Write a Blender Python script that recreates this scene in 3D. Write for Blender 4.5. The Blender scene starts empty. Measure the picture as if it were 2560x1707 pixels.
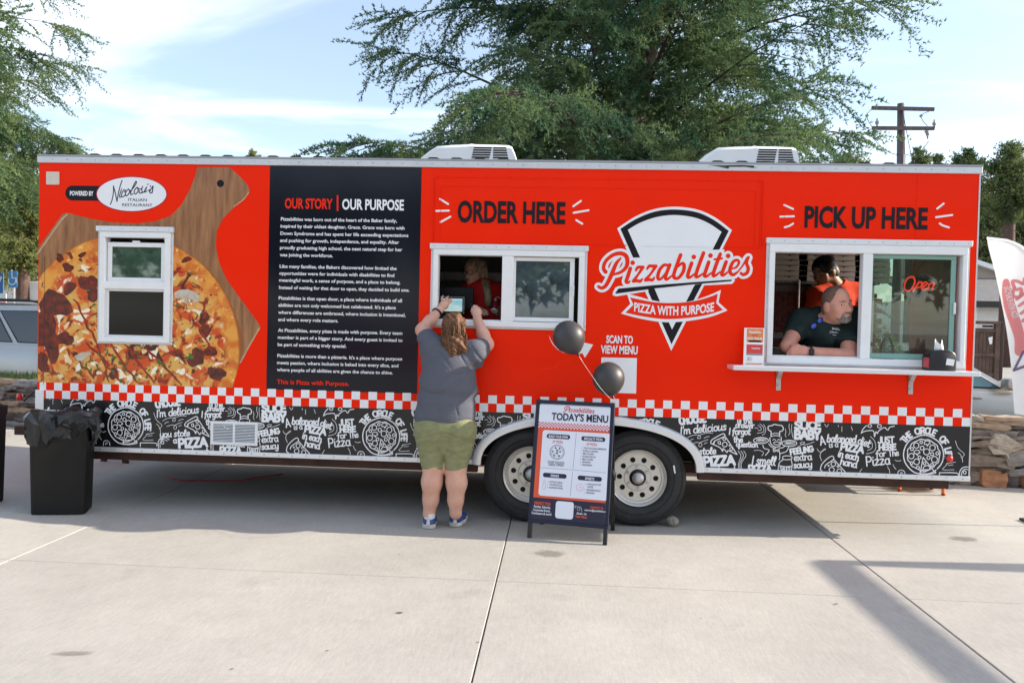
import bpy, bmesh, math, random
import numpy as np
from mathutils import Vector, Matrix
from mathutils.geometry import tessellate_polygon
random.seed(7); RNG = np.random.default_rng(7)
SC = bpy.context.scene
COL = SC.collection
rad = math.radians

# ---------------------------------------------------------------- camera
F_PX, IMG_W, IMG_H = 1953.9, 2560.0, 1707.0
CAM = np.array([4.1975, -6.0793, 1.558])
YAW, PITCH, ROLL = -0.0589, -0.0229, 0.0237
_f = np.array([math.sin(YAW)*math.cos(PITCH), math.cos(YAW)*math.cos(PITCH), math.sin(PITCH)])
_r = np.array([math.cos(YAW), -math.sin(YAW), 0.0])
_d = -np.cross(_r, _f)
_r, _d = math.cos(ROLL)*_r - math.sin(ROLL)*_d, math.sin(ROLL)*_r + math.cos(ROLL)*_d
cam_data = bpy.data.cameras.new('camera')
cam_data.sensor_fit = 'HORIZONTAL'; cam_data.sensor_width = 36.0
cam_data.lens = F_PX / IMG_W * 36.0
cam_data.clip_start = 0.05; cam_data.clip_end = 3000
cam = bpy.data.objects.new('camera', cam_data); COL.objects.link(cam)
cam.matrix_world = Matrix(((_r[0], -_d[0], -_f[0], CAM[0]), (_r[1], -_d[1], -_f[1], CAM[1]),
                           (_r[2], -_d[2], -_f[2], CAM[2]), (0, 0, 0, 1)))
SC.camera = cam

# ---------------------------------------------------------------- sky, sun, exposure
SUN_EL, SUN_AZ = rad(25.0), rad(4.3)       # azimuth measured from +X towards +Y
SUN_DIR = Vector((math.cos(SUN_EL)*math.cos(SUN_AZ), math.cos(SUN_EL)*math.sin(SUN_AZ), math.sin(SUN_EL)))
world = bpy.data.worlds.new('World'); SC.world = world; world.use_nodes = True
nt = world.node_tree; nt.nodes.clear()
def wn(t, **k):
    n = nt.nodes.new(t)
    for a, b in k.items(): setattr(n, a, b)
    return n
sky = wn('ShaderNodeTexSky', sky_type='NISHITA', sun_disc=False)
sky.sun_elevation = SUN_EL; sky.sun_rotation = math.pi/2 - SUN_AZ
sky.air_density = 1.0; sky.dust_density = 1.2; sky.ozone_density = 1.5
tc = wn('ShaderNodeTexCoord'); sep = wn('ShaderNodeSeparateXYZ'); nt.links.new(tc.outputs['Generated'], sep.inputs[0])
zz = wn('ShaderNodeMath', operation='ADD'); zz.inputs[1].default_value = 0.10; nt.links.new(sep.outputs['Z'], zz.inputs[0])
zm = wn('ShaderNodeMath', operation='MAXIMUM'); zm.inputs[1].default_value = 0.05; nt.links.new(zz.outputs[0], zm.inputs[0])
dx = wn('ShaderNodeMath', operation='DIVIDE'); nt.links.new(sep.outputs['X'], dx.inputs[0]); nt.links.new(zm.outputs[0], dx.inputs[1])
dy = wn('ShaderNodeMath', operation='DIVIDE'); nt.links.new(sep.outputs['Y'], dy.inputs[0]); nt.links.new(zm.outputs[0], dy.inputs[1])
cmb = wn('ShaderNodeCombineXYZ'); nt.links.new(dx.outputs[0], cmb.inputs[0]); nt.links.new(dy.outputs[0], cmb.inputs[1])
mp = wn('ShaderNodeMapping'); mp.inputs['Scale'].default_value = (0.5, 1.15, 1); mp.inputs['Rotation'].default_value = (0, 0, 0.5)
mp.inputs['Location'].default_value = (3.3, 1.2, 0)
nt.links.new(cmb.outputs[0], mp.inputs[0])
n1 = wn('ShaderNodeTexNoise'); n1.inputs['Scale'].default_value = 1.1; n1.inputs['Detail'].default_value = 7; n1.inputs['Roughness'].default_value = 0.55
n1.inputs['Distortion'].default_value = 1.1
nt.links.new(mp.outputs[0], n1.inputs['Vector'])
cr = wn('ShaderNodeMapRange', interpolation_type='SMOOTHSTEP'); cr.inputs['From Min'].default_value = 0.40; cr.inputs['From Max'].default_value = 0.74
cr.inputs['To Min'].default_value = 0.17; cr.inputs['To Max'].default_value = 0.85
nt.links.new(n1.outputs[0], cr.inputs['Value'])
mx = wn('ShaderNodeMix', data_type='RGBA'); nt.links.new(cr.outputs[0], mx.inputs['Factor'])
nt.links.new(sky.outputs[0], mx.inputs['A']); mx.inputs['B'].default_value = (5.2, 5.5, 6.0, 1)
bg = wn('ShaderNodeBackground'); bg.inputs['Strength'].default_value = 0.142
out = wn('ShaderNodeOutputWorld'); nt.links.new(mx.outputs['Result'], bg.inputs['Color']); nt.links.new(bg.outputs[0], out.inputs[0])
sun_data = bpy.data.lights.new('sun', 'SUN'); sun_data.energy = 4.3; sun_data.angle = rad(0.55); sun_data.color = (1.0, 0.90, 0.76)
sun = bpy.data.objects.new('sun', sun_data); COL.objects.link(sun)
sun.rotation_euler = SUN_DIR.to_track_quat('Z', 'Y').to_euler(); sun.location = (30, 2, 20)
SC.view_settings.view_transform = 'Standard'; SC.view_settings.look = 'None'
SC.view_settings.exposure = 1.0; SC.view_settings.gamma = 1.0; SC.view_settings.use_curve_mapping = False
SC.cycles.max_bounces = 8; SC.cycles.transparent_max_bounces = 12

# ---------------------------------------------------------------- pixels of the photograph -> points of the place
def ray(u, v): return _f + (u-IMG_W/2)/F_PX*_r + (v-IMG_H/2)/F_PX*_d
def on_y(u, v, Y=0.0):
    k = ray(u, v); return Vector(CAM + (Y-CAM[1])/k[1]*k)
def on_z(u, v, Z=0.0):
    k = ray(u, v); return Vector(CAM + (Z-CAM[2])/k[2]*k)
CR = {'O': (0, 0, 2560/2352), 'A': (0, 380, 700/1770), 'B': (650, 400, 450/1176), 'C': (1030, 420, 450/1604), 'D': (1450, 480, 470/1365),
      'E': (1820, 460, 740/2149), 'F': (0, 920, 660/2352), 'G': (600, 940, 660/2352), 'H': (1180, 940, 580/2067), 'I': (1680, 960, 880/2352),
      'J': (1300, 980, 270/1058), 'K': (1020, 700, 240/1045), 'L': (1020, 1020, 240/1176), 'M': (1900, 600, 280/1372), 'N': (2140, 600, 420/1829),
      'P': (1480, 610, 410/2352), 'Q': (240, 430, 190/2352), 'R': (1060, 640, 220/1916), 'S': (1370, 1060, 370/2231), 'T': (1340, 780, 300/1680),
      'U': (1690, 1040, 370/2352), 'V': (2040, 1050, 390/2352), 'X': (230, 990, 330/2352), 'AC': (1000, 330, 400/2352), 'AD': (1660, 330, 400/2352),
      'Z': (2380, 560, 180/564), 'Y': (2380, 900, 180/784), 'TR': (2100, 200, 460/1639), 'TL': (0, 0, 420/941), 'LL': (0, 640, 120/285)}
def W(c, x, y, Y=0.0):
    o = CR[c]; return on_y(o[0]+x*o[2], o[1]+y*o[2], Y)
def G(c, x, y, Z=0.0):
    o = CR[c]; return on_z(o[0]+x*o[2], o[1]+y*o[2], Z)

# ---------------------------------------------------------------- objects and tags
def obj(name, me, m=None, parent=None):
    o = bpy.data.objects.new(name, me); COL.objects.link(o)
    if m is not None and me is not None:
        me.materials.clear(); me.materials.append(m)
    if parent is not None:
        o.parent = parent
        if parent.location.length > 0 or any(parent.rotation_euler):
            o.matrix_parent_inverse = Matrix.LocRotScale(parent.location, parent.rotation_euler, None).inverted()
    return o
def tag(o, label, cat, group=None):
    o['label'] = label; o['category'] = cat
    if group: o['group'] = group
    return o
def thing(name, label, cat, loc=(0, 0, 0), group=None):
    o = bpy.data.objects.new(name, None); COL.objects.link(o); o.location = loc; o.empty_display_size = 0.1
    return tag(o, label, cat, group)
def structure(o): o['kind'] = 'structure'; return o
def stuff(o): o['kind'] = 'stuff'; return o

# ---------------------------------------------------------------- materials
def mat(name, col, rough=0.5, metal=0.0, var=0.0, vscale=4.0, col2=None, bump=0.0, bscale=40.0, coat=0.0, spec=0.5, emit=0.0, stretch=None, rvar=0.0, dirt=0.0, sss=0.0, alpha=None):
    m = bpy.data.materials.new(name); m.use_nodes = True; t = m.node_tree; b = t.nodes['Principled BSDF']
    c4 = (*col, 1)
    b.inputs['Base Color'].default_value = c4; b.inputs['Roughness'].default_value = rough; b.inputs['Metallic'].default_value = metal
    b.inputs['Coat Weight'].default_value = coat; b.inputs['Coat Roughness'].default_value = 0.06; b.inputs['Specular IOR Level'].default_value = spec
    if sss: b.inputs['Subsurface Weight'].default_value = sss; b.inputs['Subsurface Radius'].default_value = (0.02, 0.008, 0.005); b.inputs['Subsurface Scale'].default_value = 0.4
    if emit: b.inputs['Emission Color'].default_value = c4; b.inputs['Emission Strength'].default_value = emit
    if alpha is not None: b.inputs['Alpha'].default_value = alpha
    co = t.nodes.new('ShaderNodeTexCoord'); vec = co.outputs['Object']
    if stretch:
        mpn = t.nodes.new('ShaderNodeMapping'); mpn.inputs['Scale'].default_value = stretch; t.links.new(vec, mpn.inputs[0]); vec = mpn.outputs[0]
    def noise(sc, det=5):
        n = t.nodes.new('ShaderNodeTexNoise'); n.inputs['Scale'].default_value = sc; n.inputs['Detail'].default_value = det; n.inputs['Roughness'].default_value = 0.6
        t.links.new(vec, n.inputs['Vector']); return n.outputs[0]
    if var or col2:
        mixn = t.nodes.new('ShaderNodeMix'); mixn.data_type = 'RGBA'
        a = c4 if col2 else tuple(max(0, x*(1-var)) for x in col)+(1,)
        bb = (*col2, 1) if col2 else tuple(min(1, x*(1+var)) for x in col)+(1,)
        mixn.inputs['A'].default_value = a; mixn.inputs['B'].default_value = bb
        mr = t.nodes.new('ShaderNodeMapRange'); mr.inputs['From Min'].default_value = 0.32; mr.inputs['From Max'].default_value = 0.68
        t.links.new(noise(vscale), mr.inputs[0]); t.links.new(mr.outputs[0], mixn.inputs['Factor'])
        t.links.new(mixn.outputs['Result'], b.inputs['Base Color'])
    if rvar:
        mr = t.nodes.new('ShaderNodeMapRange'); mr.inputs['To Min'].default_value = max(0.02, rough-rvar); mr.inputs['To Max'].default_value = min(1, rough+rvar)
        mr.inputs['From Min'].default_value = 0.3; mr.inputs['From Max'].default_value = 0.7
        t.links.new(noise(vscale*1.7), mr.inputs[0]); t.links.new(mr.outputs[0], b.inputs['Roughness'])
    if bump:
        bn = t.nodes.new('ShaderNodeBump'); bn.inputs['Strength'].default_value = bump; bn.inputs['Distance'].default_value = 0.01
        t.links.new(noise(bscale), bn.inputs['Height']); t.links.new(bn.outputs[0], b.inputs['Normal'])
    return m
def glass(name, tint=(0.8, 0.85, 0.85), through=0.8, rough=0.02, refl=1.0, film=None):
    m = bpy.data.materials.new(name); m.use_nodes = True; t = m.node_tree; t.nodes.clear()
    tr = t.nodes.new('ShaderNodeBsdfTransparent'); tr.inputs[0].default_value = (*[through*c for c in tint], 1)
    gl = t.nodes.new('ShaderNodeBsdfGlossy'); gl.inputs['Roughness'].default_value = rough
    fr = t.nodes.new('ShaderNodeFresnel'); fr.inputs[0].default_value = 1.52
    ml = t.nodes.new('ShaderNodeMath'); ml.operation = 'MULTIPLY_ADD'; ml.inputs[1].default_value = 1.7*refl; ml.inputs[2].default_value = 0.02; ml.use_clamp = True
    mx = t.nodes.new('ShaderNodeMixShader'); o = t.nodes.new('ShaderNodeOutputMaterial')
    base = tr.outputs[0]
    if film:     # thin uneven dust film; its tint also paints in the pane's coloured reflection
        df = t.nodes.new('ShaderNodeBsdfDiffuse'); df.inputs[0].default_value = (*film[0], 1); m2 = t.nodes.new('ShaderNodeMixShader'); co = t.nodes.new('ShaderNodeTexCoord'); nz = t.nodes.new('ShaderNodeTexNoise'); nz.inputs['Scale'].default_value = 7; nz.inputs['Detail'].default_value = 6; nz.inputs['Distortion'].default_value = 1.5
        mr = t.nodes.new('ShaderNodeMapRange'); mr.inputs[1].default_value = .3; mr.inputs[2].default_value = .75; mr.inputs[3].default_value = film[1]*.5; mr.inputs[4].default_value = film[1]*1.4; t.links.new(co.outputs['Object'], nz.inputs['Vector']); t.links.new(nz.outputs[0], mr.inputs[0]); t.links.new(mr.outputs[0], m2.inputs[0]); t.links.new(base, m2.inputs[1]); t.links.new(df.outputs[0], m2.inputs[2]); base = m2.outputs[0]
    t.links.new(fr.outputs[0], ml.inputs[0]); t.links.new(ml.outputs[0], mx.inputs[0]); t.links.new(base, mx.inputs[1]); t.links.new(gl.outputs[0], mx.inputs[2])
    t.links.new(mx.outputs[0], o.inputs[0]); return m

# ---------------------------------------------------------------- mesh building
def mesh_np(name, V, tris=None, quads=None, smooth=False):
    V = np.asarray(V, np.float32).reshape(-1, 3)
    loops = []; starts = []; tot = []
    n = 0
    if tris is not None and len(tris):
        tr = np.asarray(tris, np.int32).reshape(-1, 3); loops.append(tr.ravel()); starts.append(np.arange(len(tr))*3); tot.append(np.full(len(tr), 3)); n += tr.size
    if quads is not None and len(quads):
        q = np.asarray(quads, np.int32).reshape(-1, 4); loops.append(q.ravel()); starts.append(n+np.arange(len(q))*4); tot.append(np.full(len(q), 4))
    me = bpy.data.meshes.new(name)
    L = np.concatenate(loops).astype(np.int32); st = np.concatenate(starts).astype(np.int32); tt = np.concatenate(tot).astype(np.int32)
    me.vertices.add(len(V)); me.vertices.foreach_set('co', V.ravel())
    me.loops.add(len(L)); me.loops.foreach_set('vertex_index', L)
    me.polygons.add(len(st)); me.polygons.foreach_set('loop_start', st); me.polygons.foreach_set('loop_total', tt)
    me.polygons.foreach_set('use_smooth', np.full(len(st), smooth))
    me.update(calc_edges=True); me.validate(); return me
def cr_spline(pts, n=6, closed=False):
    P = [np.array(p, float) for p in pts]
    if len(P) < 3: return P
    out = []; N = len(P); segs = N if closed else N-1
    for i in range(segs):
        if closed: p0, p1, p2, p3 = P[i-1], P[i], P[(i+1) % N], P[(i+2) % N]
        else: p0, p1, p2, p3 = P[max(i-1, 0)], P[i], P[i+1], P[min(i+2, N-1)]
        for k in range(n):
            t = k/n; out.append(0.5*((2*p1)+(-p0+p2)*t+(2*p0-5*p1+4*p2-p3)*t*t+(-p0+3*p1-3*p2+p3)*t**3))
    if not closed: out.append(P[-1])
    return out
class MB:
    def __init__(s): s.v = []; s.f = []
    def add(s, vs, fs):
        o = len(s.v); s.v += [tuple(map(float, p)) for p in vs]; s.f += [tuple(o+i for i in f) for f in fs]; return s
    def box(s, x0, x1, y0, y1, z0, z1):
        return s.add([(x0, y0, z0), (x1, y0, z0), (x1, y1, z0), (x0, y1, z0), (x0, y0, z1), (x1, y0, z1), (x1, y1, z1), (x0, y1, z1)],
                     [(0, 3, 2, 1), (4, 5, 6, 7), (0, 1, 5, 4), (1, 2, 6, 5), (2, 3, 7, 6), (3, 0, 4, 7)])
    def bbox(s, x0, x1, y0, y1, z0, z1, b=0.006, seg=2):
        bm = bmesh.new(); bmesh.ops.create_cube(bm, size=1)
        for v in bm.verts: v.co = Vector(((x0+x1)/2+v.co.x*(x1-x0), (y0+y1)/2+v.co.y*(y1-y0), (z0+z1)/2+v.co.z*(z1-z0)))
        bmesh.ops.bevel(bm, geom=bm.edges[:], offset=b, segments=seg, affect='EDGES', profile=0.5)
        bm.verts.index_update(); s.add([v.co for v in bm.verts], [[v.index for v in f.verts] for f in bm.faces]); bm.free(); return s
    def beam(s, a, b, w, h, up=(0, 0, 1)):
        a, b = Vector(a), Vector(b); d = (b-a).normalized(); sd = d.cross(Vector(up))
        if sd.length < 1e-4: sd = d.cross(Vector((0, 1, 0)))
        sd.normalize(); u = sd.cross(d).normalized()
        vs = [p+sd*(w/2)*i+u*(h/2)*j for p in (a, b) for i, j in ((-1, -1), (1, -1), (1, 1), (-1, 1))]
        return s.add(vs, [(0, 3, 2, 1), (4, 5, 6, 7), (0, 1, 5, 4), (1, 2, 6, 5), (2, 3, 7, 6), (3, 0, 4, 7)])
    def tube(s, pts, r, n=8, caps=True):
        P = [Vector(p) for p in pts]; rs = r if hasattr(r, '__len__') else [r]*len(P); o = len(s.v); prev = None
        for i, p in enumerate(P):
            t = (P[min(i+1, len(P)-1)]-P[max(i-1, 0)]).normalized()
            if prev is None: a = t.orthogonal().normalized()
            else:
                a = prev-t*prev.dot(t); a = a.normalized() if a.length > 1e-6 else t.orthogonal().normalized()
            prev = a; b = t.cross(a)
            for k in range(n):
                an = 2*math.pi*k/n; s.v.append(tuple(p+(a*math.cos(an)+b*math.sin(an))*rs[i]))
        for i in range(len(P)-1):
            for k in range(n): s.f.append((o+i*n+k, o+i*n+(k+1) % n, o+(i+1)*n+(k+1) % n, o+(i+1)*n+k))
        if caps: s.f.append(tuple(o+k for k in reversed(range(n)))); s.f.append(tuple(o+(len(P)-1)*n+k for k in range(n)))
        return s
    def lathe(s, prof, c=(0, 0, 0), axis='z', n=24):
        o = len(s.v); c = Vector(c)
        for r, h in prof:
            for k in range(n):
                a = 2*math.pi*k/n; x, y = r*math.cos(a), r*math.sin(a)
                p = (x, y, h) if axis == 'z' else ((x, h, y) if axis == 'y' else (h, x, y)); s.v.append(tuple(c+Vector(p)))
        for i in range(len(prof)-1):
            for k in range(n):
                q = (o+i*n+k, o+i*n+(k+1) % n, o+(i+1)*n+(k+1) % n, o+(i+1)*n+k); s.f.append(q if axis != 'y' else q[::-1])
        return s
    def flat(s, loops, y, plane='xz'):
        """filled polygon with holes; loops of (x, z) points at depth y"""
        L = [[Vector((p[0], p[1], 0)) for p in lp] for lp in loops]; tri = tessellate_polygon(L); pts = [p for lp in L for p in lp]
        fs = []
        for t in tri:
            a, b, c = (pts[i] for i in t)
            cr_ = (b-a).cross(c-a).z
            if abs(cr_) < 1e-12: continue
            fs.append(tuple(t) if cr_ > 0 else tuple(t)[::-1])
        return s.add([(p.x, y, p.y) for p in pts], fs)
    def prism(s, loop, y0, y1):
        """closed outline (x, z) extruded from y0 (front) to y1"""
        n = len(loop); ar = sum(loop[i][0]*loop[(i+1) % n][1]-loop[(i+1) % n][0]*loop[i][1] for i in range(n))
        lp = list(loop) if ar > 0 else list(loop)[::-1]
        s.flat([lp], y0); o = len(s.f); b = MB().flat([lp], y1); s.add(b.v, [f[::-1] for f in b.f])
        o = len(s.v); s.v += [(p[0], y0, p[1]) for p in lp]+[(p[0], y1, p[1]) for p in lp]
        for i in range(n): j = (i+1) % n; s.f.append((o+j, o+i, o+n+i, o+n+j))
        return s
    def stroke(s, pts, w, y, closed=False, rise=0.0004, cap=5):
        """flat brush stroke in the (x, z) plane, round ends; rises a hair along its length"""
        P = [np.array(p[:2], float) for p in pts]
        Q = [P[0]]
        for p in P[1:]:
            if np.linalg.norm(p-Q[-1]) > 1e-5: Q.append(p)
        P = Q; N = len(P)
        ws = list(w) if hasattr(w, '__len__') else [w]*N
        if len(ws) != N: ws = list(np.interp(np.linspace(0, 1, N), np.linspace(0, 1, len(ws)), ws))
        if N == 1:
            return s.add([(P[0][0]+ws[0]/2*math.cos(a), y, P[0][1]+ws[0]/2*math.sin(a)) for a in np.linspace(0, 2*math.pi, 13)[:-1]], [tuple(range(12))])
        o = len(s.v); up = []
        def tang(i):
            if closed: d = P[(i+1) % N]-P[i-1]
            else: d = P[min(i+1, N-1)]-P[max(i-1, 0)]
            l = np.linalg.norm(d); return d/l if l > 1e-9 else np.array([1., 0])
        idx = list(range(N))+([0] if closed else [])
        for q, i in enumerate(idx):
            d = tang(i); nrm = np.array([-d[1], d[0]]); h = ws[i]/2; yy = y-rise*q/len(idx)
            for sg in (1, -1): p = P[i]+nrm*h*sg; s.v.append((p[0], yy, p[1]))
        for q in range(len(idx)-1): a = o+2*q; s.f.append((a, a+1, a+3, a+2))
        if not closed:
            for i, sg, k0 in ((0, -1, 0), (N-1, 1, 2*(N-1))):
                d = tang(i)*sg; nrm = np.array([-d[1], d[0]]); h = ws[i]/2; yy = s.v[o+k0][1]
                arc = [P[i]+h*(math.cos(a)*nrm+math.sin(a)*d) for a in np.linspace(0, math.pi, cap+2)]
                oo = len(s.v); s.v += [(p[0], yy, p[1]) for p in arc]; s.f.append(tuple(oo+k for k in reversed(range(len(arc)))))
        return s
    def mesh(s, name='m', smooth=False, angle=None):
        me = bpy.data.meshes.new(name); me.from_pydata(s.v, [], s.f); me.update()
        if smooth:
            me.polygons.foreach_set('use_smooth', np.ones(len(me.polygons), bool))
            if angle: me.set_sharp_from_angle(angle=rad(angle))
        return me
    def build(s, name, m, parent=None, smooth=False, angle=None):
        return obj(name, s.mesh(name, smooth, angle), m, parent)

# lettering from the built-in typeface: mesh of one line, baseline at 0, cap height 1
_CAP = {}
def text_mesh(body, weight=0.0, shear=0.0, spacing=1.0):
    cu = bpy.data.curves.new('text', 'FONT'); cu.body = body; cu.size = 1.0; cu.offset = weight; cu.shear = shear; cu.space_character = spacing
    cu.resolution_u = 3; cu.fill_mode = 'FRONT'
    o = bpy.data.objects.new('text', cu); COL.objects.link(o)
    me = bpy.data.meshes.new_from_object(o.evaluated_get(bpy.context.evaluated_depsgraph_get()))
    V = np.zeros(len(me.vertices)*3, np.float32); me.vertices.foreach_get('co', V); V = V.reshape(-1, 3)[:, :2].astype(float)
    Fc = [tuple(p.vertices) for p in me.polygons]
    bpy.data.objects.remove(o); bpy.data.meshes.remove(me); bpy.data.curves.remove(cu)
    return V, Fc
def cap_h(weight):
    if weight not in _CAP:
        V, _ = text_mesh('H', weight); _CAP[weight] = (V[:, 1].min(), V[:, 1].max()-V[:, 1].min())
    return _CAP[weight]
def put_text(mb, body, x0, x1, z0, cap, y, weight=0.0, shear=0.0, bend=None, spacing=1.0):
    V, Fc = text_mesh(body, weight, shear, spacing); lo, ch = cap_h(weight)
    X = (V[:, 0]-V[:, 0].min())/max(1e-6, V[:, 0].max()-V[:, 0].min()); Z = (V[:, 1]-lo)/ch
    xs = x0+X*(x1-x0); zs = z0+Z*cap
    if bend: zs = zs+np.array([bend(t) for t in X])
    fs = []
    for f in Fc:
        a = sum(xs[f[i]]*zs[f[(i+1) % len(f)]]-xs[f[(i+1) % len(f)]]*zs[f[i]] for i in range(len(f))); fs.append(f if a > 0 else f[::-1])
    mb.add([(a, y, b) for a, b in zip(xs, zs)], fs); return mb
def wall_text(mb, c, body, xl, yb, xr, cap, y=-0.003, weight=0.02, **k):
    p = W(c, xl, yb); q = W(c, xr, yb); t = W(c, xl, yb-cap)
    return put_text(mb, body, p.x, q.x, p.z, t.z-p.z, y, weight, **k)
def wp(c, pts): return [(W(c, *p).x, W(c, *p).z) for p in pts]

# ---------------------------------------------------------------- a hand-lettered stroke alphabet (cap height 1, x-height .62)
def arc(cx, cy, rx, ry, a0, a1, n=10): return [(cx+rx*math.cos(rad(a)), cy+ry*math.sin(rad(a))) for a in np.linspace(a0, a1, n)]
GL = {
 'A': (.74, [[(0.02, 0), (.34, 1)], [(.34, 1), (.66, 0)], [(.14, .33), (.54, .33)]]),
 'B': (.62, [[(.05, 0), (.05, 1)], [(.05, 1)]+arc(.26, .77, .22, .22, 80, -80)+[(.05, .53)], [(.05, .53)]+arc(.28, .27, .26, .26, 80, -80)+[(.05, 0)]]),
 'C': (.62, [arc(.36, .5, .33, .5, 55, 310, 14)]), 'E': (.54, [[(.46, 1), (.05, 1)], [(.05, 1), (.05, 0)], [(.05, 0), (.46, 0)], [(.05, .52), (.4, .52)]]),
 'F': (.52, [[(.46, 1), (.05, 1)], [(.05, 1), (.05, 0)], [(.05, .5), (.4, .5)]]), 'G': (.68, [arc(.36, .5, .33, .5, 50, 330, 14)+[(.66, .45)], [(.66, .45), (.42, .45)]]),
 'H': (.64, [[(.05, 0), (.05, 1)], [(.55, 0), (.55, 1)], [(.05, .5), (.55, .5)]]), 'I': (.22, [[(.08, 0), (.08, 1)]]),
 'J': (.5, [[(.4, 1), (.4, .25)]+arc(.22, .22, .19, .22, 0, -160, 8)]), 'L': (.5, [[(.05, 1), (.05, 0)], [(.05, 0), (.45, 0)]]),
 'N': (.66, [[(.05, 0), (.05, 1)], [(.05, 1), (.56, 0)], [(.56, 0), (.56, 1)]]), 'O': (.78, [arc(.38, .5, .34, .5, 90, 450, 18)]),
 'P': (.6, [[(.05, 0), (.05, 1)], [(.05, 1)]+arc(.26, .72, .27, .28, 80, -80)+[(.05, .44)]]),
 'R': (.64, [[(.05, 0), (.05, 1)], [(.05, 1)]+arc(.26, .74, .25, .26, 80, -80)+[(.05, .48)], [(.25, .48), (.56, 0)]]),
 'S': (.58, [[(.48, .88), (.3, 1), (.08, .85), (.12, .62), (.38, .44), (.48, .2), (.28, 0), (.04, .12)]]),
 'T': (.6, [[(.02, 1), (.54, 1)], [(.28, 1), (.28, 0)]]), 'U': (.64, [[(.05, 1), (.05, .3)]+arc(.3, .27, .25, .27, 180, 360, 9)+[(.55, .3), (.55, 1)]]),
 'Y': (.6, [[(.02, 1), (.28, .5)], [(.55, 1), (.28, .5)], [(.28, .5), (.28, 0)]]), 'Z': (.62, [[(.05, 1), (.54, 1)], [(.54, 1), (.04, 0)], [(.04, 0), (.56, 0)]]),
 'M': (.84, [[(.05, 0), (.1, 1)], [(.1, 1), (.4, .3)], [(.4, .3), (.7, 1)], [(.7, 1), (.76, 0)]]), 'W': (.9, [[(.02, 1), (.22, 0)], [(.22, 0), (.42, .8)], [(.42, .8), (.62, 0)], [(.62, 0), (.82, 1)]]),
 'D': (.66, [[(.05, 0), (.05, 1)], [(.05, 1)]+arc(.2, .5, .38, .5, 80, -80)+[(.05, 0)]]), 'V': (.6, [[(.02, 1), (.28, 0)], [(.28, 0), (.55, 1)]]),
 'K': (.6, [[(.05, 0), (.05, 1)], [(.5, 1), (.06, .45)], [(.2, .58), (.54, 0)]]),
 'a': (.54, [arc(.26, .3, .21, .3, 60, 400, 14), [(.46, .6), (.44, .12), (.54, .02)]]), 'b': (.52, [[(.08, 1.05), (.06, .1), (.2, 0)], arc(.24, .28, .2, .28, 120, -170, 12)]),
 'c': (.44, [arc(.26, .3, .21, .3, 60, 310, 10)]), 'd': (.56, [arc(.26, .3, .21, .3, 60, 400, 14), [(.48, 1.05), (.45, .12), (.56, .02)]]),
 'e': (.48, [[(.07, .3), (.4, .34), (.36, .56), (.2, .6), (.06, .4), (.08, .12), (.24, 0), (.46, .12)]]),
 'f': (.4, [[(.42, 1.0), (.28, 1.05), (.18, .85), (.14, .2), (.1, -.25)], [(.0, .58), (.36, .58)]]), 'g': (.54, [arc(.26, .32, .21, .28, 60, 400, 14), [(.46, .6), (.44, -.1), (.3, -.36), (.08, -.25)]]),
 'h': (.54, [[(.08, 1.05), (.06, 0)], [(.07, .4), (.24, .6), (.42, .5), (.43, .1), (.52, .0)]]), 'i': (.26, [[(.1, .6), (.09, .1), (.2, 0)], [(.12, .86), (.12, .87)]]),
 'l': (.32, [[(.04, .12), (.24, .75), (.2, 1.05), (.09, .8), (.1, .12), (.26, 0)]]), 'm': (.8, [[(.06, .62), (.06, 0)], [(.06, .4), (.2, .6), (.34, .5), (.35, 0)], [(.35, .4), (.5, .6), (.64, .5), (.65, .1), (.76, 0)]]),
 'n': (.54, [[(.06, .62), (.06, 0)], [(.06, .4), (.22, .6), (.4, .5), (.41, .1), (.52, 0)]]), 'o': (.52, [arc(.26, .3, .21, .3, 90, 450, 14)]),
 'p': (.54, [[(.08, .62), (.06, -.35)], arc(.26, .3, .21, .3, 150, -150, 12)]), 'q': (.54, [arc(.26, .32, .21, .28, 60, 400, 14), [(.46, .6), (.45, -.35), (.56, -.2)]]),
 'r': (.38, [[(.06, .62), (.06, 0)], [(.06, .36), (.18, .58), (.34, .56)]]), 's': (.42, [[(.36, .5), (.22, .62), (.08, .48), (.2, .33), (.34, .16), (.2, 0), (.04, .1)]]),
 't': (.4, [[(.18, .95), (.15, .15), (.26, 0), (.38, .08)], [(.02, .62), (.36, .64)]]), 'u': (.56, [[(.06, .6), (.07, .12), (.22, 0), (.4, .2)], [(.44, .6), (.42, .1), (.54, 0)]]),
 'w': (.74, [[(.04, .6), (.1, .05), (.22, .05), (.34, .5)], [(.34, .5), (.38, .05), (.52, .05), (.62, .6)]]), 'x': (.48, [[(.04, .6), (.42, 0)], [(.4, .6), (.04, 0)]]),
 'y': (.52, [[(.06, .6), (.08, .15), (.22, .02), (.4, .2)], [(.44, .6), (.42, -.1), (.28, -.36), (.06, -.26)]]), 'z': (.5, [[(.06, .58), (.2, .62), (.4, .58)], [(.4, .58), (.05, .02)], [(.05, .02), (.24, .02), (.44, .06)]]),
 '1': (.3, [[(.02, .8), (.16, 1)], [(.16, 1), (.16, 0)]]), "'": (.16, [[(.08, 1.05), (.06, .82)]]), '!': (.2, [[(.1, 1), (.09, .3)], [(.09, .03), (.09, .04)]]), ' ': (.3, []), ',': (.2, [[(.1, .05), (.04, -.15)]]),
}
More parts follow.
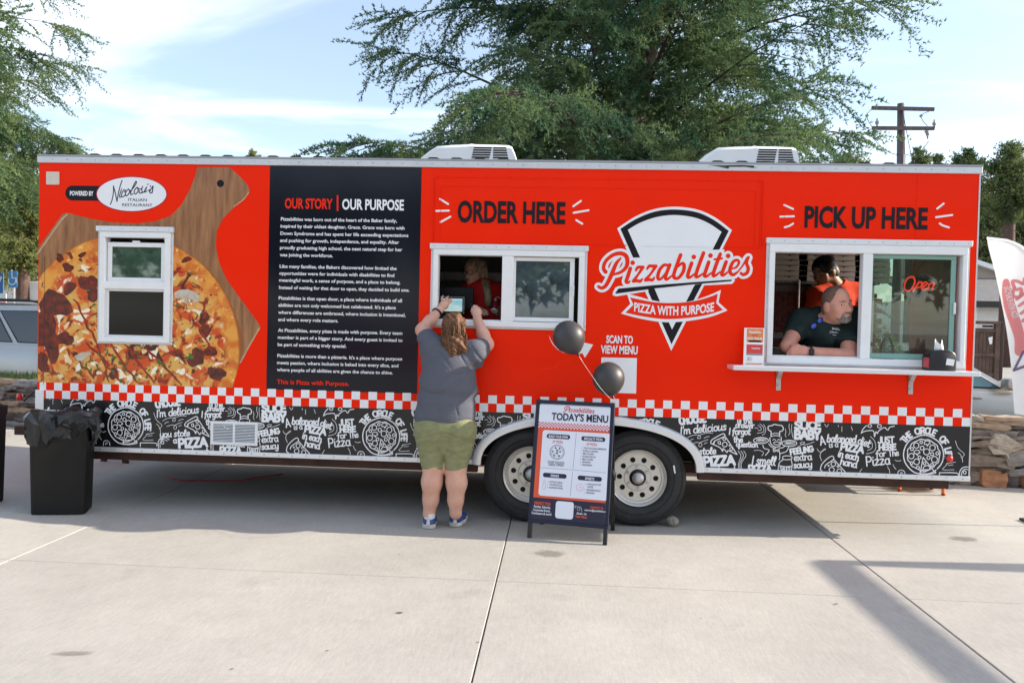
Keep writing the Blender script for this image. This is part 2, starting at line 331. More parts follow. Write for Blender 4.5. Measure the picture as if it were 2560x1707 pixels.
# in the doodles "i" inside capitals is the dotted capital
GL['ı'] = (.24, [[(.09, .66), (.09, 0)], [(.1, .93), (.1, .95)]])
def hand(mb, s, x0, z0, x1, z1, size, w, y, slant=0.0, arcs=None, k=[0]):
    """letter a string along the line (x0,z0)->(x1,z1) (or a circle arcs=(cx,cz,r,a0,a1)); size = cap height"""
    tot = sum(GL[c][0] for c in s); d = np.array([x1-x0, z1-z0], float); L = np.linalg.norm(d) if arcs is None else abs(rad(arcs[4]-arcs[3]))*arcs[2]
    sx = L/tot; pos = 0.0
    for c in s:
        adv, st = GL[c]
        for pl in st:
            pts = cr_spline(pl, 4) if len(pl) > 2 else pl
            out = []
            for (gx, gz) in pts:
                lx = pos*sx+(gx*sx if arcs is None else gx*sx)+slant*gz*size; lz = gz*size
                if arcs is None:
                    e = d/np.linalg.norm(d); out.append((x0+e[0]*lx-e[1]*lz, z0+e[1]*lx+e[0]*lz))
                else:
                    cx, cz, r, a0, a1 = arcs; a = rad(a0+(a1-a0)*lx/L); out.append((cx+(r+lz)*math.cos(a), cz+(r+lz)*math.sin(a)))
            k[0] += 1
            mb.stroke(out, w, y-0.00002*(k[0] % 40), rise=0.0003)
        pos += adv
    return mb
def clip_mesh(mb, planes):
    bm = bmesh.new(); me = bpy.data.meshes.new('t'); me.from_pydata(mb.v, [], mb.f); bm.from_mesh(me); bpy.data.meshes.remove(me)
    for co, no in planes:
        bmesh.ops.bisect_plane(bm, geom=bm.verts[:]+bm.edges[:]+bm.faces[:], plane_co=co, plane_no=no, clear_outer=True)
    r = MB(); bm.verts.index_update(); r.add([v.co for v in bm.verts], [[v.index for v in f.verts] for f in bm.faces]); bm.free(); return r
def clip_poly(poly, xmin, zmin, xmax=1e9, zmax=1e9):
    for ax, lim, sg in ((0, xmin, 1), (1, zmin, 1), (0, xmax, -1), (1, zmax, -1)):
        out = []; n = len(poly)
        for i in range(n):
            a, b = poly[i], poly[(i+1) % n]; ia, ib = sg*(a[ax]-lim) >= 0, sg*(b[ax]-lim) >= 0
            if ia: out.append(tuple(a))
            if ia != ib:
                t = (lim-a[ax])/(b[ax]-a[ax]); out.append((a[0]+(b[0]-a[0])*t, a[1]+(b[1]-a[1])*t))
        poly = out
    return poly

# ---------------------------------------------------------------- shared materials
M = {}
M['alu'] = mat('brushed_aluminium', (.62, .63, .64), .42, .55, var=.05, vscale=5, rvar=.06)
M['alu_bright'] = mat('bright_aluminium', (.76, .77, .79), .36, .5, var=.03, vscale=3, rvar=.04)
M['orange'] = mat('orange_vinyl', (.90, .020, .0004), .36, 0, var=.03, vscale=1.3, rvar=.05, spec=.10, coat=.035, bump=.04, bscale=2.2)
M['white_vinyl'] = mat('white_vinyl', (.82, .83, .85), .35, 0, var=.02, spec=.4)
M['black_vinyl'] = mat('black_vinyl', (.010, .010, .013), .22, 0, coat=.15, rvar=.05, spec=.4)
M['navy_panel'] = mat('navy_black_gloss_vinyl', (.006, .007, .015), .12, 0, spec=.3)
M['ink'] = mat('black_print', (.010, .009, .013), .45, spec=.2)
M['red_ink'] = mat('red_orange_print', (.86, .024, .002), .4, spec=.2)
M['white_frame'] = mat('white_window_vinyl', (.80, .80, .80), .35, 0, var=.03, vscale=10)
M['steel'] = mat('galvanised_steel', (.5, .5, .5), .4, .8, var=.2, vscale=20)
M['dark_steel'] = mat('rusty_brown_frame_steel', (.045, .016, .009), .7, .1, var=.4, vscale=9)
M['black_rubber'] = mat('tyre_rubber', (.017, .017, .019), .62, 0, var=.25, vscale=14, bump=.12, bscale=60)
M['black_metal'] = mat('black_painted_steel', (.015, .015, .018), .38, .1, var=.2, vscale=12)
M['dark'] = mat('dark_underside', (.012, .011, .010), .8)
M['rim'] = mat('cream_wheel_paint', (.62, .60, .55), .3, .35, var=.06, vscale=8, coat=.3)
M['white_plastic'] = mat('white_plastic', (.78, .79, .80), .4, 0, var=.03)
M['glass'] = glass('window_glass', (.72, .84, .82), .62)
M['screen'] = glass('insect_screen_glass', (.5, .5, .5), .12, .12, .5)
M['red_lens'] = mat('red_lens', (.6, .01, .006), .12, coat=.6)
M['skin'] = mat('skin', (.55, .27, .19), .5, 0, var=.12, vscale=7, sss=.12, bump=.05, bscale=90)

# ================================================================ FOOD TRAILER
TL, ZT, ZB, TD = 7.32, 2.759, .452, 2.06
ZC2, ZC1 = .866, .994
trailer = thing('food_trailer', 'long orange food trailer with printed pizza artwork and two serving windows', 'food trailer')
def rect(c, x0, y0, x1, y1):
    a = W(c, (x0+x1)/2, y0); b = W(c, (x0+x1)/2, y1); l = W(c, x0, (y0+y1)/2); r = W(c, x1, (y0+y1)/2)
    return l.x, r.x, b.z, a.z
WIN1 = rect('A', 625, 490, 1090, 1212); WIN2 = rect('C', 172, 710, 1548, 1432); WIN3 = rect('E', 272, 425, 1735, 1328)
# wheel arch
ax0, ax1 = W('H', 8, 790).x, W('H', 2065, 860).x; azt = ZC2-.004; azb = ZB
def arch_pts(off=0.0, n=40):
    cx, a, b = (ax0+ax1)/2, (ax1-ax0)/2-off, (azt-azb)-off; out = []
    for i in range(n+1):
        t = math.pi*(1-i/n); c, s_ = math.cos(t), math.sin(t); e = 2/2.35
        out.append((cx+a*math.copysign(abs(c)**e, c), azb+b*abs(s_)**e))
    return out
inner = arch_pts(.05)
outline = [(0, ZB), *[(p[0], max(p[1], ZB)) for p in inner], (TL, ZB), (TL, ZT), (0, ZT)]
holes = [[(x0+.03, z0+.03), (x1-.03, z0+.03), (x1-.03, z1-.03), (x0+.03, z1-.03)] for x0, x1, z0, z1 in (WIN1, WIN2, WIN3)]
MB().flat([outline]+holes, 0.0).build('side_wall', M['orange'], trailer)
M['inner_wall'] = mat('interior_panel', (.16, .16, .17), .5, .1, var=.1)
MB().flat([[(p[0], p[1]) for p in outline]]+holes, 0.035).build('inner_lining', M['inner_wall'], trailer)
# black band under the checks
band = [(0.004, ZB+.002), *[(p[0], max(p[1], ZB+.002)) for p in inner], (TL-.002, ZB+.002), (TL-.002, ZC2), (0.004, ZC2)]
MB().flat([band], -.0008).build('black_band', M['black_vinyl'], trailer)
# end walls, roof, floor, back
DY0, DY1, DZ0, DZ1 = 1.02, 1.9, .56, 2.45      # open service door in the right end
endR = MB()
for (y0, y1, z0, z1) in ((0.0, DY0, ZB, ZT), (DY1, TD, ZB, ZT), (DY0, DY1, DZ1, ZT), (DY0, DY1, ZB, DZ0)):
    endR.box(TL-.03, TL+.002, y0+.001, y1, z0, z1)
endR.build('end_wall', M['white_plastic'], trailer)
MB().box(-.002, .03, .001, TD, ZB, ZT).build('end_wall', M['orange'], trailer)
MB().box(.03, TL-.03, TD-.03, TD, ZB, ZT).build('back_wall', M['orange'], trailer); MB().box(.035, TL-.035, TD-.034, TD-.031, ZB+.06, ZT-.05).build('back_lining', M['inner_wall'], trailer); MB().box(.031, .034, .04, TD-.035, ZB+.06, ZT-.05).build('back_lining', M['inner_wall'], trailer)
MB().box(.03, TL-.03, .46, TD-.03, ZB, ZB+.05).build('floor', M['dark'], trailer); MB().box(.03, ax0+.02, .04, .46, ZB, ZB+.05).build('floor', M['dark'], trailer); MB().box(ax1-.02, TL-.03, .04, .46, ZB, ZB+.05).build('floor', M['dark'], trailer)
M['roof'] = mat('roof_membrane', (.35, .35, .36), .5, .3)
roof = MB().box(-.015, TL+.02, -.012, TD+.012, ZT+.052, ZT+.066); roof.build('roof', M['roof'], trailer)
MB().box(.03, TL-.03, .04, TD-.03, ZT-.04, ZT-.02).build('ceiling', M['inner_wall'], trailer)
# top rail with screws, bottom rail with rivets, corner angles
MB().bbox(-.012, TL+.014, -.014, .02, ZT, ZT+.05, .004).build('top_rail', M['alu'], trailer)
r = MB(); x = .12
while x < TL-.05:
    r.lathe([(0.0, -.0185), (.0045, -.0175), (.006, -.0142)], (x, 0, ZT+.027), 'y', 8); x += .118
stuff(r.build('rail_screw', M['steel'], trailer))
M['black_trim'] = mat('black_roof_sealant', (.02, .02, .02), .6)
r = MB(); x = .05
while x < TL:
    r.add([(x, -.013, ZT+.066), (x+.02, -.013, ZT+.077), (x+.075, -.013, ZT+.077), (x+.1, -.013, ZT+.066), (x, .5, ZT+.066), (x+.02, .5, ZT+.079), (x+.075, .5, ZT+.079), (x+.1, .5, ZT+.066)],
          [(0, 3, 2, 1), (0, 1, 5, 4), (1, 2, 6, 5), (2, 3, 7, 6)]); x += .182
stuff(r.build('roof_seam', M['black_trim'], trailer))
for a, b in ((0.0, ax0+.02), (ax1-.02, TL+.006)):
    MB().bbox(a, b, -.016, .02, ZB-.002, ZB+.036, .004).build('bottom_rail', M['alu_bright'], trailer)
r = MB(); x = .1; i = 0
while x < TL:
    if not (ax0-.02 < x < ax1+.02): r.lathe([(0.0, -.020), (.005, -.0192), (.0065, -.0162)], (x, 0, ZB+.018+.004*math.sin(i*5.1)), 'y', 8)
    x += .112+.01*math.sin(i*3.3); i += 1
stuff(r.build('rail_rivet', M['steel'], trailer))
MB().bbox(-.012, .056, -.012, .1, ZB+.0, ZC1-.062, .004).build('corner_post', M['white_plastic'], trailer)
MB().box(TL-.004, TL+.007, -.004, .02, ZB+.036, ZT).build('corner_edge', M['alu'], trailer)
# frame rails, axles, wheel well
MB().box(.35, ax0+.03, .05, .12, ZB-.075, ZB-.004).build('frame_rail', M['dark_steel'], trailer); MB().box(ax1-.03, TL-.12, .05, .12, ZB-.075, ZB-.004).build('frame_rail', M['dark_steel'], trailer); MB().box(ax0-.2, ax1+.2, .36, .41, ZB-.075, ZB-.004).build('frame_rail', M['dark_steel'], trailer)
MB().box(.35, TL-.12, TD-.14, TD-.07, ZB-.075, ZB-.004).build('frame_rail', M['dark_steel'], trailer)
MB().box(ax0+.02, ax1-.02, .42, .44, .47, 1.0).build('wheel_well', M['dark'], trailer)
MB().box(ax0-.05, ax1+.05, .036, .44, .88, .9).build('wheel_well', M['dark'], trailer)
for k in range(6):
    MB().box(.6+k*1.2, .66+k*1.2, .13, TD-.15, ZB-.07, ZB-.005).build('cross_member', M['dark_steel'], trailer)
# fender trim round the arch
fo, fi = arch_pts(-.004, 56), arch_pts(.062, 56)
fm = MB(); rings = []
for (a, b) in zip(fo, fi):
    mid = ((a[0]+b[0])/2, (a[1]+b[1])/2)
    rings.append([(a[0], -.002, a[1]), (a[0], -.018, a[1]), (a[0]*.7+mid[0]*.3, -.034, a[1]*.7+mid[1]*.3), (b[0]*.6+mid[0]*.4, -.044, b[1]*.6+mid[1]*.4), (b[0], -.04, b[1]), (b[0], .02, b[1])])
V = [p for rg in rings for p in rg]; Fq = [(i*6+k, i*6+k+1, (i+1)*6+k+1, (i+1)*6+k) for i in range(len(rings)-1) for k in range(5)]
fm.add(V, Fq).build('fender_trim', M['alu_bright'], trailer, smooth=True, angle=40)

# ---- wheels
def annulus(c, r0, r1, y, hs, n=48):
    cx, cz = c; o = [(cx+r1*math.cos(a), cz+r1*math.sin(a)) for a in np.linspace(0, 2*math.pi, n+1)[:-1]]
    lp = [o, [(cx+r0*math.cos(a), cz+r0*math.sin(a)) for a in np.linspace(0, 2*math.pi, 25)[:-1]]]
    for hx, hz, hr in hs: lp.append([(hx+hr*math.cos(a), hz+hr*math.sin(a)) for a in np.linspace(0, 2*math.pi, 13)[:-1]])
    return lp
WR = .375
xw1 = W('H', 525, 870).x; xw2 = W('H', 1484, 927).x
for wi, xc in enumerate((xw1, xw2)):
    zc = WR+.001
    wh = obj('wheel', None, None, trailer); wh.location = (xc, .12, zc); wh.rotation_euler = (0, .25+wi*.5, 0)
    def wpart(mb, name, m, par=wh, smooth=True, angle=35):
        o = obj(name, mb.mesh(name, smooth, angle), m); o.parent = par; return o
    ty = MB().lathe([(.218, -.06), (.235, -.085), (.262, -.098), (.30, -.103), (.335, -.098), (.358, -.085), (.366, -.075), (.3735, -.07), (.375, -.04), (.375, .04), (.3735, .07), (.358, .085), (.30, .103), (.218, .06)], (0, 0, 0), 'y', 64)
    for rr in (.275, .338): ty.lathe([(rr, -.1035 if rr < .3 else -.0975), (rr+.004, -.1075 if rr < .3 else -.1015), (rr+.008, -.1035 if rr < .3 else -.096)], (0, 0, 0), 'y', 64)
    for k in range(40):   # tread blocks on the shoulder
        a = 2*math.pi*k/40; ca, sa = math.cos(a), math.sin(a)
        ty.beam((.372*ca, -.05, .372*sa), (.372*ca, .05, .372*sa), .03, .008, (ca, 0, sa))
    wpart(ty, 'tyre', M['black_rubber'])
    # raised maker's lettering on the side wall
    def ringtext(body, a0, a1, rad0, capz):
        Vt, Ft = text_mesh(body, .02); lo, ch = cap_h(.02); X = (Vt[:, 0]-Vt[:, 0].min())/(Vt[:, 0].max()-Vt[:, 0].min()); Z = (Vt[:, 1]-lo)/ch
        an = np.radians(a0+(a1-a0)*X); rr = rad0+capz*Z; mb = MB(); mb.add([(q*math.cos(a), -.1045+.05*max(0, q-.31), q*math.sin(a)) for q, a in zip(rr, an)], Ft); return mb
    if wi == 1:
        M['tyre_letter'] = mat('raised_rubber_letter', (.032, .032, .034), .5); wpart(ringtext('X FORCE STR II', 115, 62, .296, .026), 'tyre_lettering', M['tyre_letter'], smooth=False)
        wpart(ringtext('TOURADOR', 232, 305, .325, -.026), 'tyre_lettering', M['tyre_letter'], smooth=False)
        wpart(MB().add([(.115, -.106, .262), (.165, -.106, .225), (.172, -.106, .235), (.122, -.106, .272)], [(0, 1, 2, 3)]), 'tyre_label', M['white_plastic'], smooth=False)
    rim = MB().lathe([(.219, -.068), (.2235, -.080), (.219, -.086), (.212, -.080), (.205, -.074), (.2, -.060), (.188, -.056), (.186, -.045), (.183, -.04)], (0, 0, 0), 'y', 64)
    hs = [(.142*math.cos(a), .142*math.sin(a), .0215) for a in np.arange(10)*math.pi/5+.1]
    for q_ in range(10):
        ac = .1+q_*math.pi/5; a0_, a1_ = ac-math.pi/10, ac+math.pi/10; ob = []
        for t_ in np.linspace(0, 1, 7)[:-1]: ob.append((.183, a0_+(a1_-a0_)*t_))
        for t_ in np.linspace(0, 1, 4)[:-1]: ob.append((.183+(.108-.183)*t_, a1_))
        for t_ in np.linspace(0, 1, 7)[:-1]: ob.append((.108, a1_+(a0_-a1_)*t_))
        for t_ in np.linspace(0, 1, 4)[:-1]: ob.append((.108+(.183-.108)*t_, a0_))
        ov_ = [(r_*math.cos(a_), r_*math.sin(a_)) for r_, a_ in ob]; hx, hz, hr = hs[q_]; ih = []
        for x_, z_ in ov_: dd_ = math.hypot(x_-hx, z_-hz); ih.append((hx+(x_-hx)/dd_*hr, hz+(z_-hz)/dd_*hr))
        no_ = len(ov_); rim.add([(x_, -.04, z_) for x_, z_ in ov_+ih], [(i, (i+1) % no_, no_+(i+1) % no_, no_+i) for i in range(no_)])
    rim.lathe([(.108, -.04), (.1, -.048), (.066, -.05), (.062, -.035)], (0, 0, 0), 'y', 40)
    for hx, hz, hr in hs: rim.lathe([(hr, -.04), (hr*.96, -.028)], (hx, 0, hz), 'y', 12)
    ro = wpart(rim, 'rim', M['rim'])
    wpart(MB().lathe([(.0, -.02), (.2, -.02)], (0, 0, 0), 'y', 32), 'brake_disc', M['dark'], ro)
    hb = MB().lathe([(.06, -.03), (.06, -.062), (.052, -.066), (.046, -.062)], (0, 0, 0), 'y', 32)
    wpart(hb, 'hub', M['black_metal'], ro)
    wpart(MB().lathe([(.046, -.05), (.045, -.085), (.03, -.098), (.012, -.102), (.0, -.102)], (0, 0, 0), 'y', 24), 'hub_cap', M['steel'], ro)
    for a in np.arange(6)*math.pi/3+.3:
        ln = MB().lathe([(.0135, -.05), (.0135, -.056), (.009, -.056), (.008, -.07), (.0, -.071)], (.085*math.cos(a), 0, .085*math.sin(a)), 'y', 8)
        wpart(ln, 'lug_nut', M['steel'], ro)
    MB().box(xc-.04, xc+.04, .2, TD-.2, WR-.04, WR+.04).build('axle', M['dark_steel'], trailer)

# ---- white check squares
sq0 = W('I', 60, 117).x; sq = (W('I', 1877, 168).x-sq0)/30.0; zm_ = (ZC1+ZC2)/2
cb = MB(); k = -200
while k < 200:
    x0 = sq0+k*sq
    if x0 > .05-sq and x0 < TL:
        a, b = max(x0, .06 if k % 2 else .02), min(x0+sq, TL-.001)
        if b-a > .005:
            if k % 2 == 0: cb.add([(a, -.0016, zm_), (b, -.0016, zm_), (b, -.0016, ZC1), (a, -.0016, ZC1)], [(0, 1, 2, 3)])
            else: cb.add([(a, -.0016, ZC2-.002), (b, -.0016, ZC2-.002), (b, -.0016, zm_), (a, -.0016, zm_)], [(0, 1, 2, 3)])
    k += 1
stuff(cb.build('checker_band', M['white_vinyl'], trailer))
cb = MB(); k = -200
while k < 200:     # the red squares of the lower row, laid over the doodles' top edge
    x0 = sq0+k*sq
    if x0 > .05-sq and x0 < TL and k % 2 == 0:
        a, b = max(x0, .06), min(x0+sq, TL-.001)
        if b-a > .005: cb.add([(a, -.0016, ZC2-.002), (b, -.0016, ZC2-.002), (b, -.0016, zm_), (a, -.0016, zm_)], [(0, 1, 2, 3)])
    k += 1
stuff(cb.build('checker_band', M['orange'], trailer))

# ---------------------------------------------------------------- printed artwork on the side wall
# black story panel
px0, px1 = (W('B', 72, 52).x+W('B', 35, 1497).x)/2, (W('B', 1063, 62).x+W('B', 1020, 1525).x)/2
pz0, pz1 = W('B', 35, 1497).z, ZT-.001
MB().add([(px0, -.0009, pz0), (px1, -.0009, pz0), (px1, -.0009, pz1), (px0, -.0009, pz1)], [(0, 1, 2, 3)]).build('story_panel', M['navy_panel'], trailer)
t = MB(); wall_text(t, 'B', 'OUR STORY', 163, 318, 475, 68, weight=.03); t.build('lettering', M['red_ink'], trailer)
a = wp('B', [(502, 231), (513, 231), (513, 334), (502, 334)]); MB().flat([a], -.003).build('lettering', M['red_ink'], trailer)
t = MB(); wall_text(t, 'B', 'OUR PURPOSE', 537, 325, 940, 70, weight=.03); t.build('lettering', M['white_vinyl'], trailer)
STORY = [(397, 137, 895, 'Pizzabilities was born out of the heart of the Baker family,'), (443, 135, 945, 'inspired by their oldest daughter, Grace. Grace was born with'),
 (490, 134, 970, 'Down Syndrome and has spent her life exceeding expectations'), (536, 132, 910, 'and pushing for growth, independence, and equality. After'),
 (583, 131, 930, 'proudly graduating high school, the next natural step for her'), (630, 130, 476, 'was joining the workforce.'),
 (705, 129, 893, 'Like many families, the Bakers discovered how limited the'), (750, 127, 878, 'opportunities were for individuals with disabilities to find'),
 (795, 126, 918, 'meaningful work, a sense of purpose, and a place to belong.'), (843, 125, 977, 'Instead of waiting for that door to open, they decided to build one.'),
 (912, 123, 928, 'Pizzabilities is that open door, a place where individuals of all'), (958, 121, 888, "abilities are not only welcomed but celebrated. It's a place"),
 (1005, 120, 952, 'where differences are embraced, where inclusion is intentional,'), (1052, 119, 512, 'and where every role matters.'),
 (1122, 118, 931, 'At Pizzabilities, every pizza is made with purpose. Every team'), (1168, 117, 932, 'member is part of a bigger story. And every guest is invited to'),
 (1215, 116, 565, 'be part of something truly special.'), (1288, 114, 930, 'Pizzabilities is more than a pizzeria. It\'s a place where purpose'),
 (1333, 112, 905, 'meets passion, where inclusion is baked into every slice, and'), (1379, 111, 868, 'where people of all abilities are given the chance to shine.')]
t = MB()
for yb, xl, xr, s_ in STORY: wall_text(t, 'B', s_, xl, yb, xr, 22, weight=.022)
t.build('story_text', M['white_vinyl'], trailer)
t = MB(); wall_text(t, 'B', 'This is Pizza with Purpose.', 111, 1462, 583, 29, weight=.022); t.build('lettering', M['red_ink'], trailer)
t = MB(); wall_text(t, 'C', 'ORDER HERE', 405, 487, 1365, 196, weight=.035); t.build('lettering', M['ink'], trailer)
t = MB(); wall_text(t, 'E', 'PICK UP HERE', 553, 318, 1447, 158, weight=.035); t.build('lettering', M['ink'], trailer)
t = MB(); wall_text(t, 'D', 'SCAN TO', 190, 1097, 383, 58, weight=.035); t.build('lettering', M['white_vinyl'], trailer); t = MB(); wall_text(t, 'D', 'VIEW MENU', 150, 1172, 418, 60, weight=.035); t.build('lettering', M['white_vinyl'], trailer)
t = MB(); wall_text(t, 'K', "IT'S", 240, 622, 358, 36, weight=.03); t.build('lettering', M['ink'], trailer); t = MB(); wall_text(t, 'K', '!', 648, 640, 664, 40, weight=.03, shear=.2); t.build('lettering', M['ink'], trailer)
t = MB()
for c, w_, segs in (('C', 17, [((250, 278), (322, 322)), ((213, 384), (328, 381)), ((255, 483), (342, 435)), ((1437, 342), (1505, 295)), ((1440, 400), (1573, 378)), ((1463, 465), (1518, 498))]),
                    ('E', 14, [((408, 153), (472, 182)), ((380, 238), (478, 235)), ((410, 315), (445, 305), (472, 288)), ((1518, 180), (1565, 143)), ((1510, 242), (1627, 226)), ((1537, 287), (1560, 302), (1603, 316))])):
    wd = W(c, w_, 300).x-W(c, 0, 300).x
    for sg in segs: MB().stroke(cr_spline(wp(c, sg)), wd, -.0012).build('burst_mark', M['white_vinyl'], trailer)
# white scan panel (its code is left out) and the swoosh arrow
MB().flat([wp('D', [(155, 1200), (413, 1205), (407, 1462), (148, 1455)])], -.0012).build('scan_panel', M['white_vinyl'], trailer)
sw = wp('T', [(180, 320), (195, 380), (235, 455), (300, 520), (380, 568), (470, 590), (560, 590), (650, 575), (685, 640), (800, 455), (640, 420), (668, 470), (600, 520), (500, 555), (410, 560), (320, 520), (250, 460), (205, 385)])
MB().flat([sw], -.0012).build('swoosh_arrow', M['white_vinyl'], trailer)

# cutting board and pizza print
M['board'] = mat('walnut_board_print', (.20, .075, .024), .35, 0, col2=(.40, .185, .072), vscale=4, stretch=(9, 1, 1.6), coat=.12)
_t = M['board'].node_tree; _mp = [n for n in _t.nodes if n.type == 'MAPPING'][0]; _mp.inputs['Rotation'].default_value = (0, rad(-32), 0); _mp.inputs['Scale'].default_value = (7, 1, .8)
brd = wp('A', [(1247, 97), (1450, 97), (1510, 150), (1560, 200), (1578, 240), (1570, 270), (1480, 350), (1410, 420), (1370, 500), (1365, 600), (1385, 700), (1430, 800), (1500, 900), (1648, 1102), (1510, 1340), (1470, 1492),
               (225, 1470), (235, 620), (300, 525), (380, 415), (395, 392), (415, 385), (440, 388), (560, 420), (700, 445), (860, 452), (980, 440), (1080, 405), (1150, 330), (1200, 240), (1235, 150)])
brd = clip_poly(brd, .004, ZC1+.0005, TL, ZT-.001)
w1 = [(WIN1[0]+.01, WIN1[2]+.01), (WIN1[1]-.01, WIN1[2]+.01), (WIN1[1]-.01, WIN1[3]-.01), (WIN1[0]+.01, WIN1[3]-.01)]
MB().flat([brd, w1], -.0009).build('board_print', M['board'], trailer)
hc = W('A', 1394, 200); MB().flat([[(hc.x+.029*math.cos(a), hc.z+.029*math.sin(a)) for a in np.linspace(0, 6.283, 25)[:-1]]], -.0014).build('board_hole_print', M['ink'], trailer)
# light bevelled edge of the printed board
M['board_edge'] = mat('board_edge_print', (.5, .33, .2), .35, var=.2, vscale=20);
for pts_, w_ in (([(240, 640), (300, 555), (385, 435), (425, 395)], .014), ([(1640, 1112), (1570, 1235), (1520, 1330)], .012), ([(1572, 255), (1540, 300), (1478, 345)], .008)): MB().stroke(cr_spline(wp('A', pts_)), w_, -.0012).build('board_edge_print', M['board_edge'], trailer)
pc = W('A', 800, 1250); pr = W('A', 1521, 1250).x-pc.x
def pizza_mat():
    m = bpy.data.materials.new('pizza_print'); m.use_nodes = True; t = m.node_tree; b = t.nodes['Principled BSDF']; b.inputs['Roughness'].default_value = .3; b.inputs['Coat Weight'].default_value = .12
    co = t.nodes.new('ShaderNodeTexCoord')
    def N(sc, det=4, dist=0.0, typ='n'):
        if typ == 'v':
            n = t.nodes.new('ShaderNodeTexVoronoi'); n.feature = 'SMOOTH_F1'; n.inputs['Scale'].default_value = sc; n.inputs['Smoothness'].default_value = .4
        else:
            n = t.nodes.new('ShaderNodeTexNoise'); n.inputs['Scale'].default_value = sc; n.inputs['Detail'].default_value = det; n.inputs['Distortion'].default_value = dist
        t.links.new(co.outputs['Object'], n.inputs['Vector']); return n.outputs[0]
    def ramp(v, lo, hi):
        r = t.nodes.new('ShaderNodeMapRange'); r.interpolation_type = 'SMOOTHSTEP'; r.inputs['From Min'].default_value = lo; r.inputs['From Max'].default_value = hi; t.links.new(v, r.inputs[0]); return r.outputs[0]
    def mix(f, a, c):
        x = t.nodes.new('ShaderNodeMix'); x.data_type = 'RGBA'
        t.links.new(f, x.inputs['Factor'])
        for s_, k in ((a, 'A'), (c, 'B')):
            if isinstance(s_, tuple): x.inputs[k].default_value = (*s_, 1)
            else: t.links.new(s_, x.inputs[k])
        return x.outputs['Result']
    def mul(a, c):
        x = t.nodes.new('ShaderNodeMath'); x.operation = 'MULTIPLY'; t.links.new(a, x.inputs[0]); t.links.new(c, x.inputs[1]); return x.outputs[0]
    cheese = mix(ramp(N(10, 5, .5), .46, .62), (.74, .40, .09), (.76, .19, .012))
    cheese = mix(ramp(N(7, 5, .8), .49, .57), cheese, (.62, .075, .005))
    cheese = mix(ramp(N(17, 4, .6), .54, .63), cheese, (.26, .02, .004))
    cheese = mix(ramp(N(4.5, 5, 1.2), .60, .66), cheese, (.07, .008, .005))
    cheese = mix(ramp(N(8, 5, .9), .585, .63), cheese, (.92, .84, .62))
    sub = t.nodes.new('ShaderNodeVectorMath'); sub.operation = 'DISTANCE'; t.links.new(co.outputs['Object'], sub.inputs[0]); sub.inputs[1].default_value = (pc.x, 0, pc.z)
    wob = t.nodes.new('ShaderNodeMath'); wob.operation = 'MULTIPLY_ADD'; wob.inputs[1].default_value = .16; t.links.new(N(5, 3), wob.inputs[0]); t.links.new(sub.outputs['Value'], wob.inputs[2])
    crust = mix(ramp(N(8, 4, .3), .4, .62), (.80, .34, .05), (.66, .15, .010))
    crust = mix(ramp(N(14, 3, .4), .60, .68), crust, (.16, .02, .006))
    crust = mix(ramp(N(30, 3), .6, .7), crust, (.9, .58, .18))
    fin = mix(ramp(wob.outputs[0], pr*.83+.08, pr*.90+.08), cheese, crust)
    edge = mix(ramp(sub.outputs['Value'], pr*.975, pr*.998), fin, (.33, .09, .015))
    t.links.new(edge, b.inputs['Base Color']); return m
M['pizza'] = pizza_mat()
pcirc = [(pc.x+pr*(1+.012*math.sin(5*a)+.01*math.sin(9*a+1))*math.cos(a), pc.z+pr*(1+.012*math.sin(5*a)+.01*math.sin(9*a+1))*math.sin(a)) for a in np.linspace(0, 2*math.pi, 97)[:-1]]
pcirc = clip_poly(pcirc, .004, ZC1+.0005)
MB().flat([pcirc, w1], -.0016).build('pizza_print', M['pizza'], trailer)
rs = random.Random(3)
def on_pizza(x, z, m=.86): return math.hypot(x-pc.x, z-pc.z) < pr*m and x > .03 and z > ZC1+.03 and not (WIN1[0]-.02 < x < WIN1[1]+.02 and WIN1[2]-.02 < z < WIN1[3]+.02)
def blob(x, z, r, n=12, j=.35, ry=1.0, ang=0.0):
    ph = [rs.uniform(0, 6.28) for _ in range(3)]; o = []
    for k in range(n):
        a = 2*math.pi*k/n; q = r*(1+j*(.6*math.sin(2*a+ph[0])+.4*math.sin(3*a+ph[1])+.3*math.sin(5*a+ph[2]))); dx, dz = q*math.cos(a), q*ry*math.sin(a)
        o.append((x+dx*math.cos(ang)-dz*math.sin(ang), z+dx*math.sin(ang)+dz*math.cos(ang)))
    return o
M['sauce'] = mat('barbecue_sauce_print', (.13, .007, .003), .25, col2=(.42, .028, .004), vscale=18, coat=.25)
M['char'] = mat('charred_print', (.016, .004, .005), .25, col2=(.24, .022, .006), vscale=16, coat=.2)
M['herb'] = mat('herb_print', (.02, .075, .012), .4, col2=(.08, .2, .03), vscale=30)
M['mush'] = mat('mushroom_print', (.62, .56, .47), .4, col2=(.45, .34, .22), vscale=18)
M['cheese'] = mat('melted_cheese_print', (.88, .80, .60), .35, col2=(.85, .45, .10), vscale=16)
lay = [-.0022]
def nexty(): lay[0] -= .000008; return lay[0]
t = MB()
for i in range(38):      # pools of melted cheese
    x, z = pc.x+pr*rs.uniform(-1, .85), pc.z+pr*rs.uniform(-.4, .9)
    r_ = rs.uniform(.012, .04)
    if on_pizza(x, z, .82) and z < pc.z+pr*.75: t.flat([clip_poly(blob(x, z, r_, 12, .5, rs.uniform(.5, 1), rs.uniform(0, 3)), .005, ZC1+.001)], nexty())
stuff(t.build('cheese_print', M['cheese'], trailer))
t = MB()
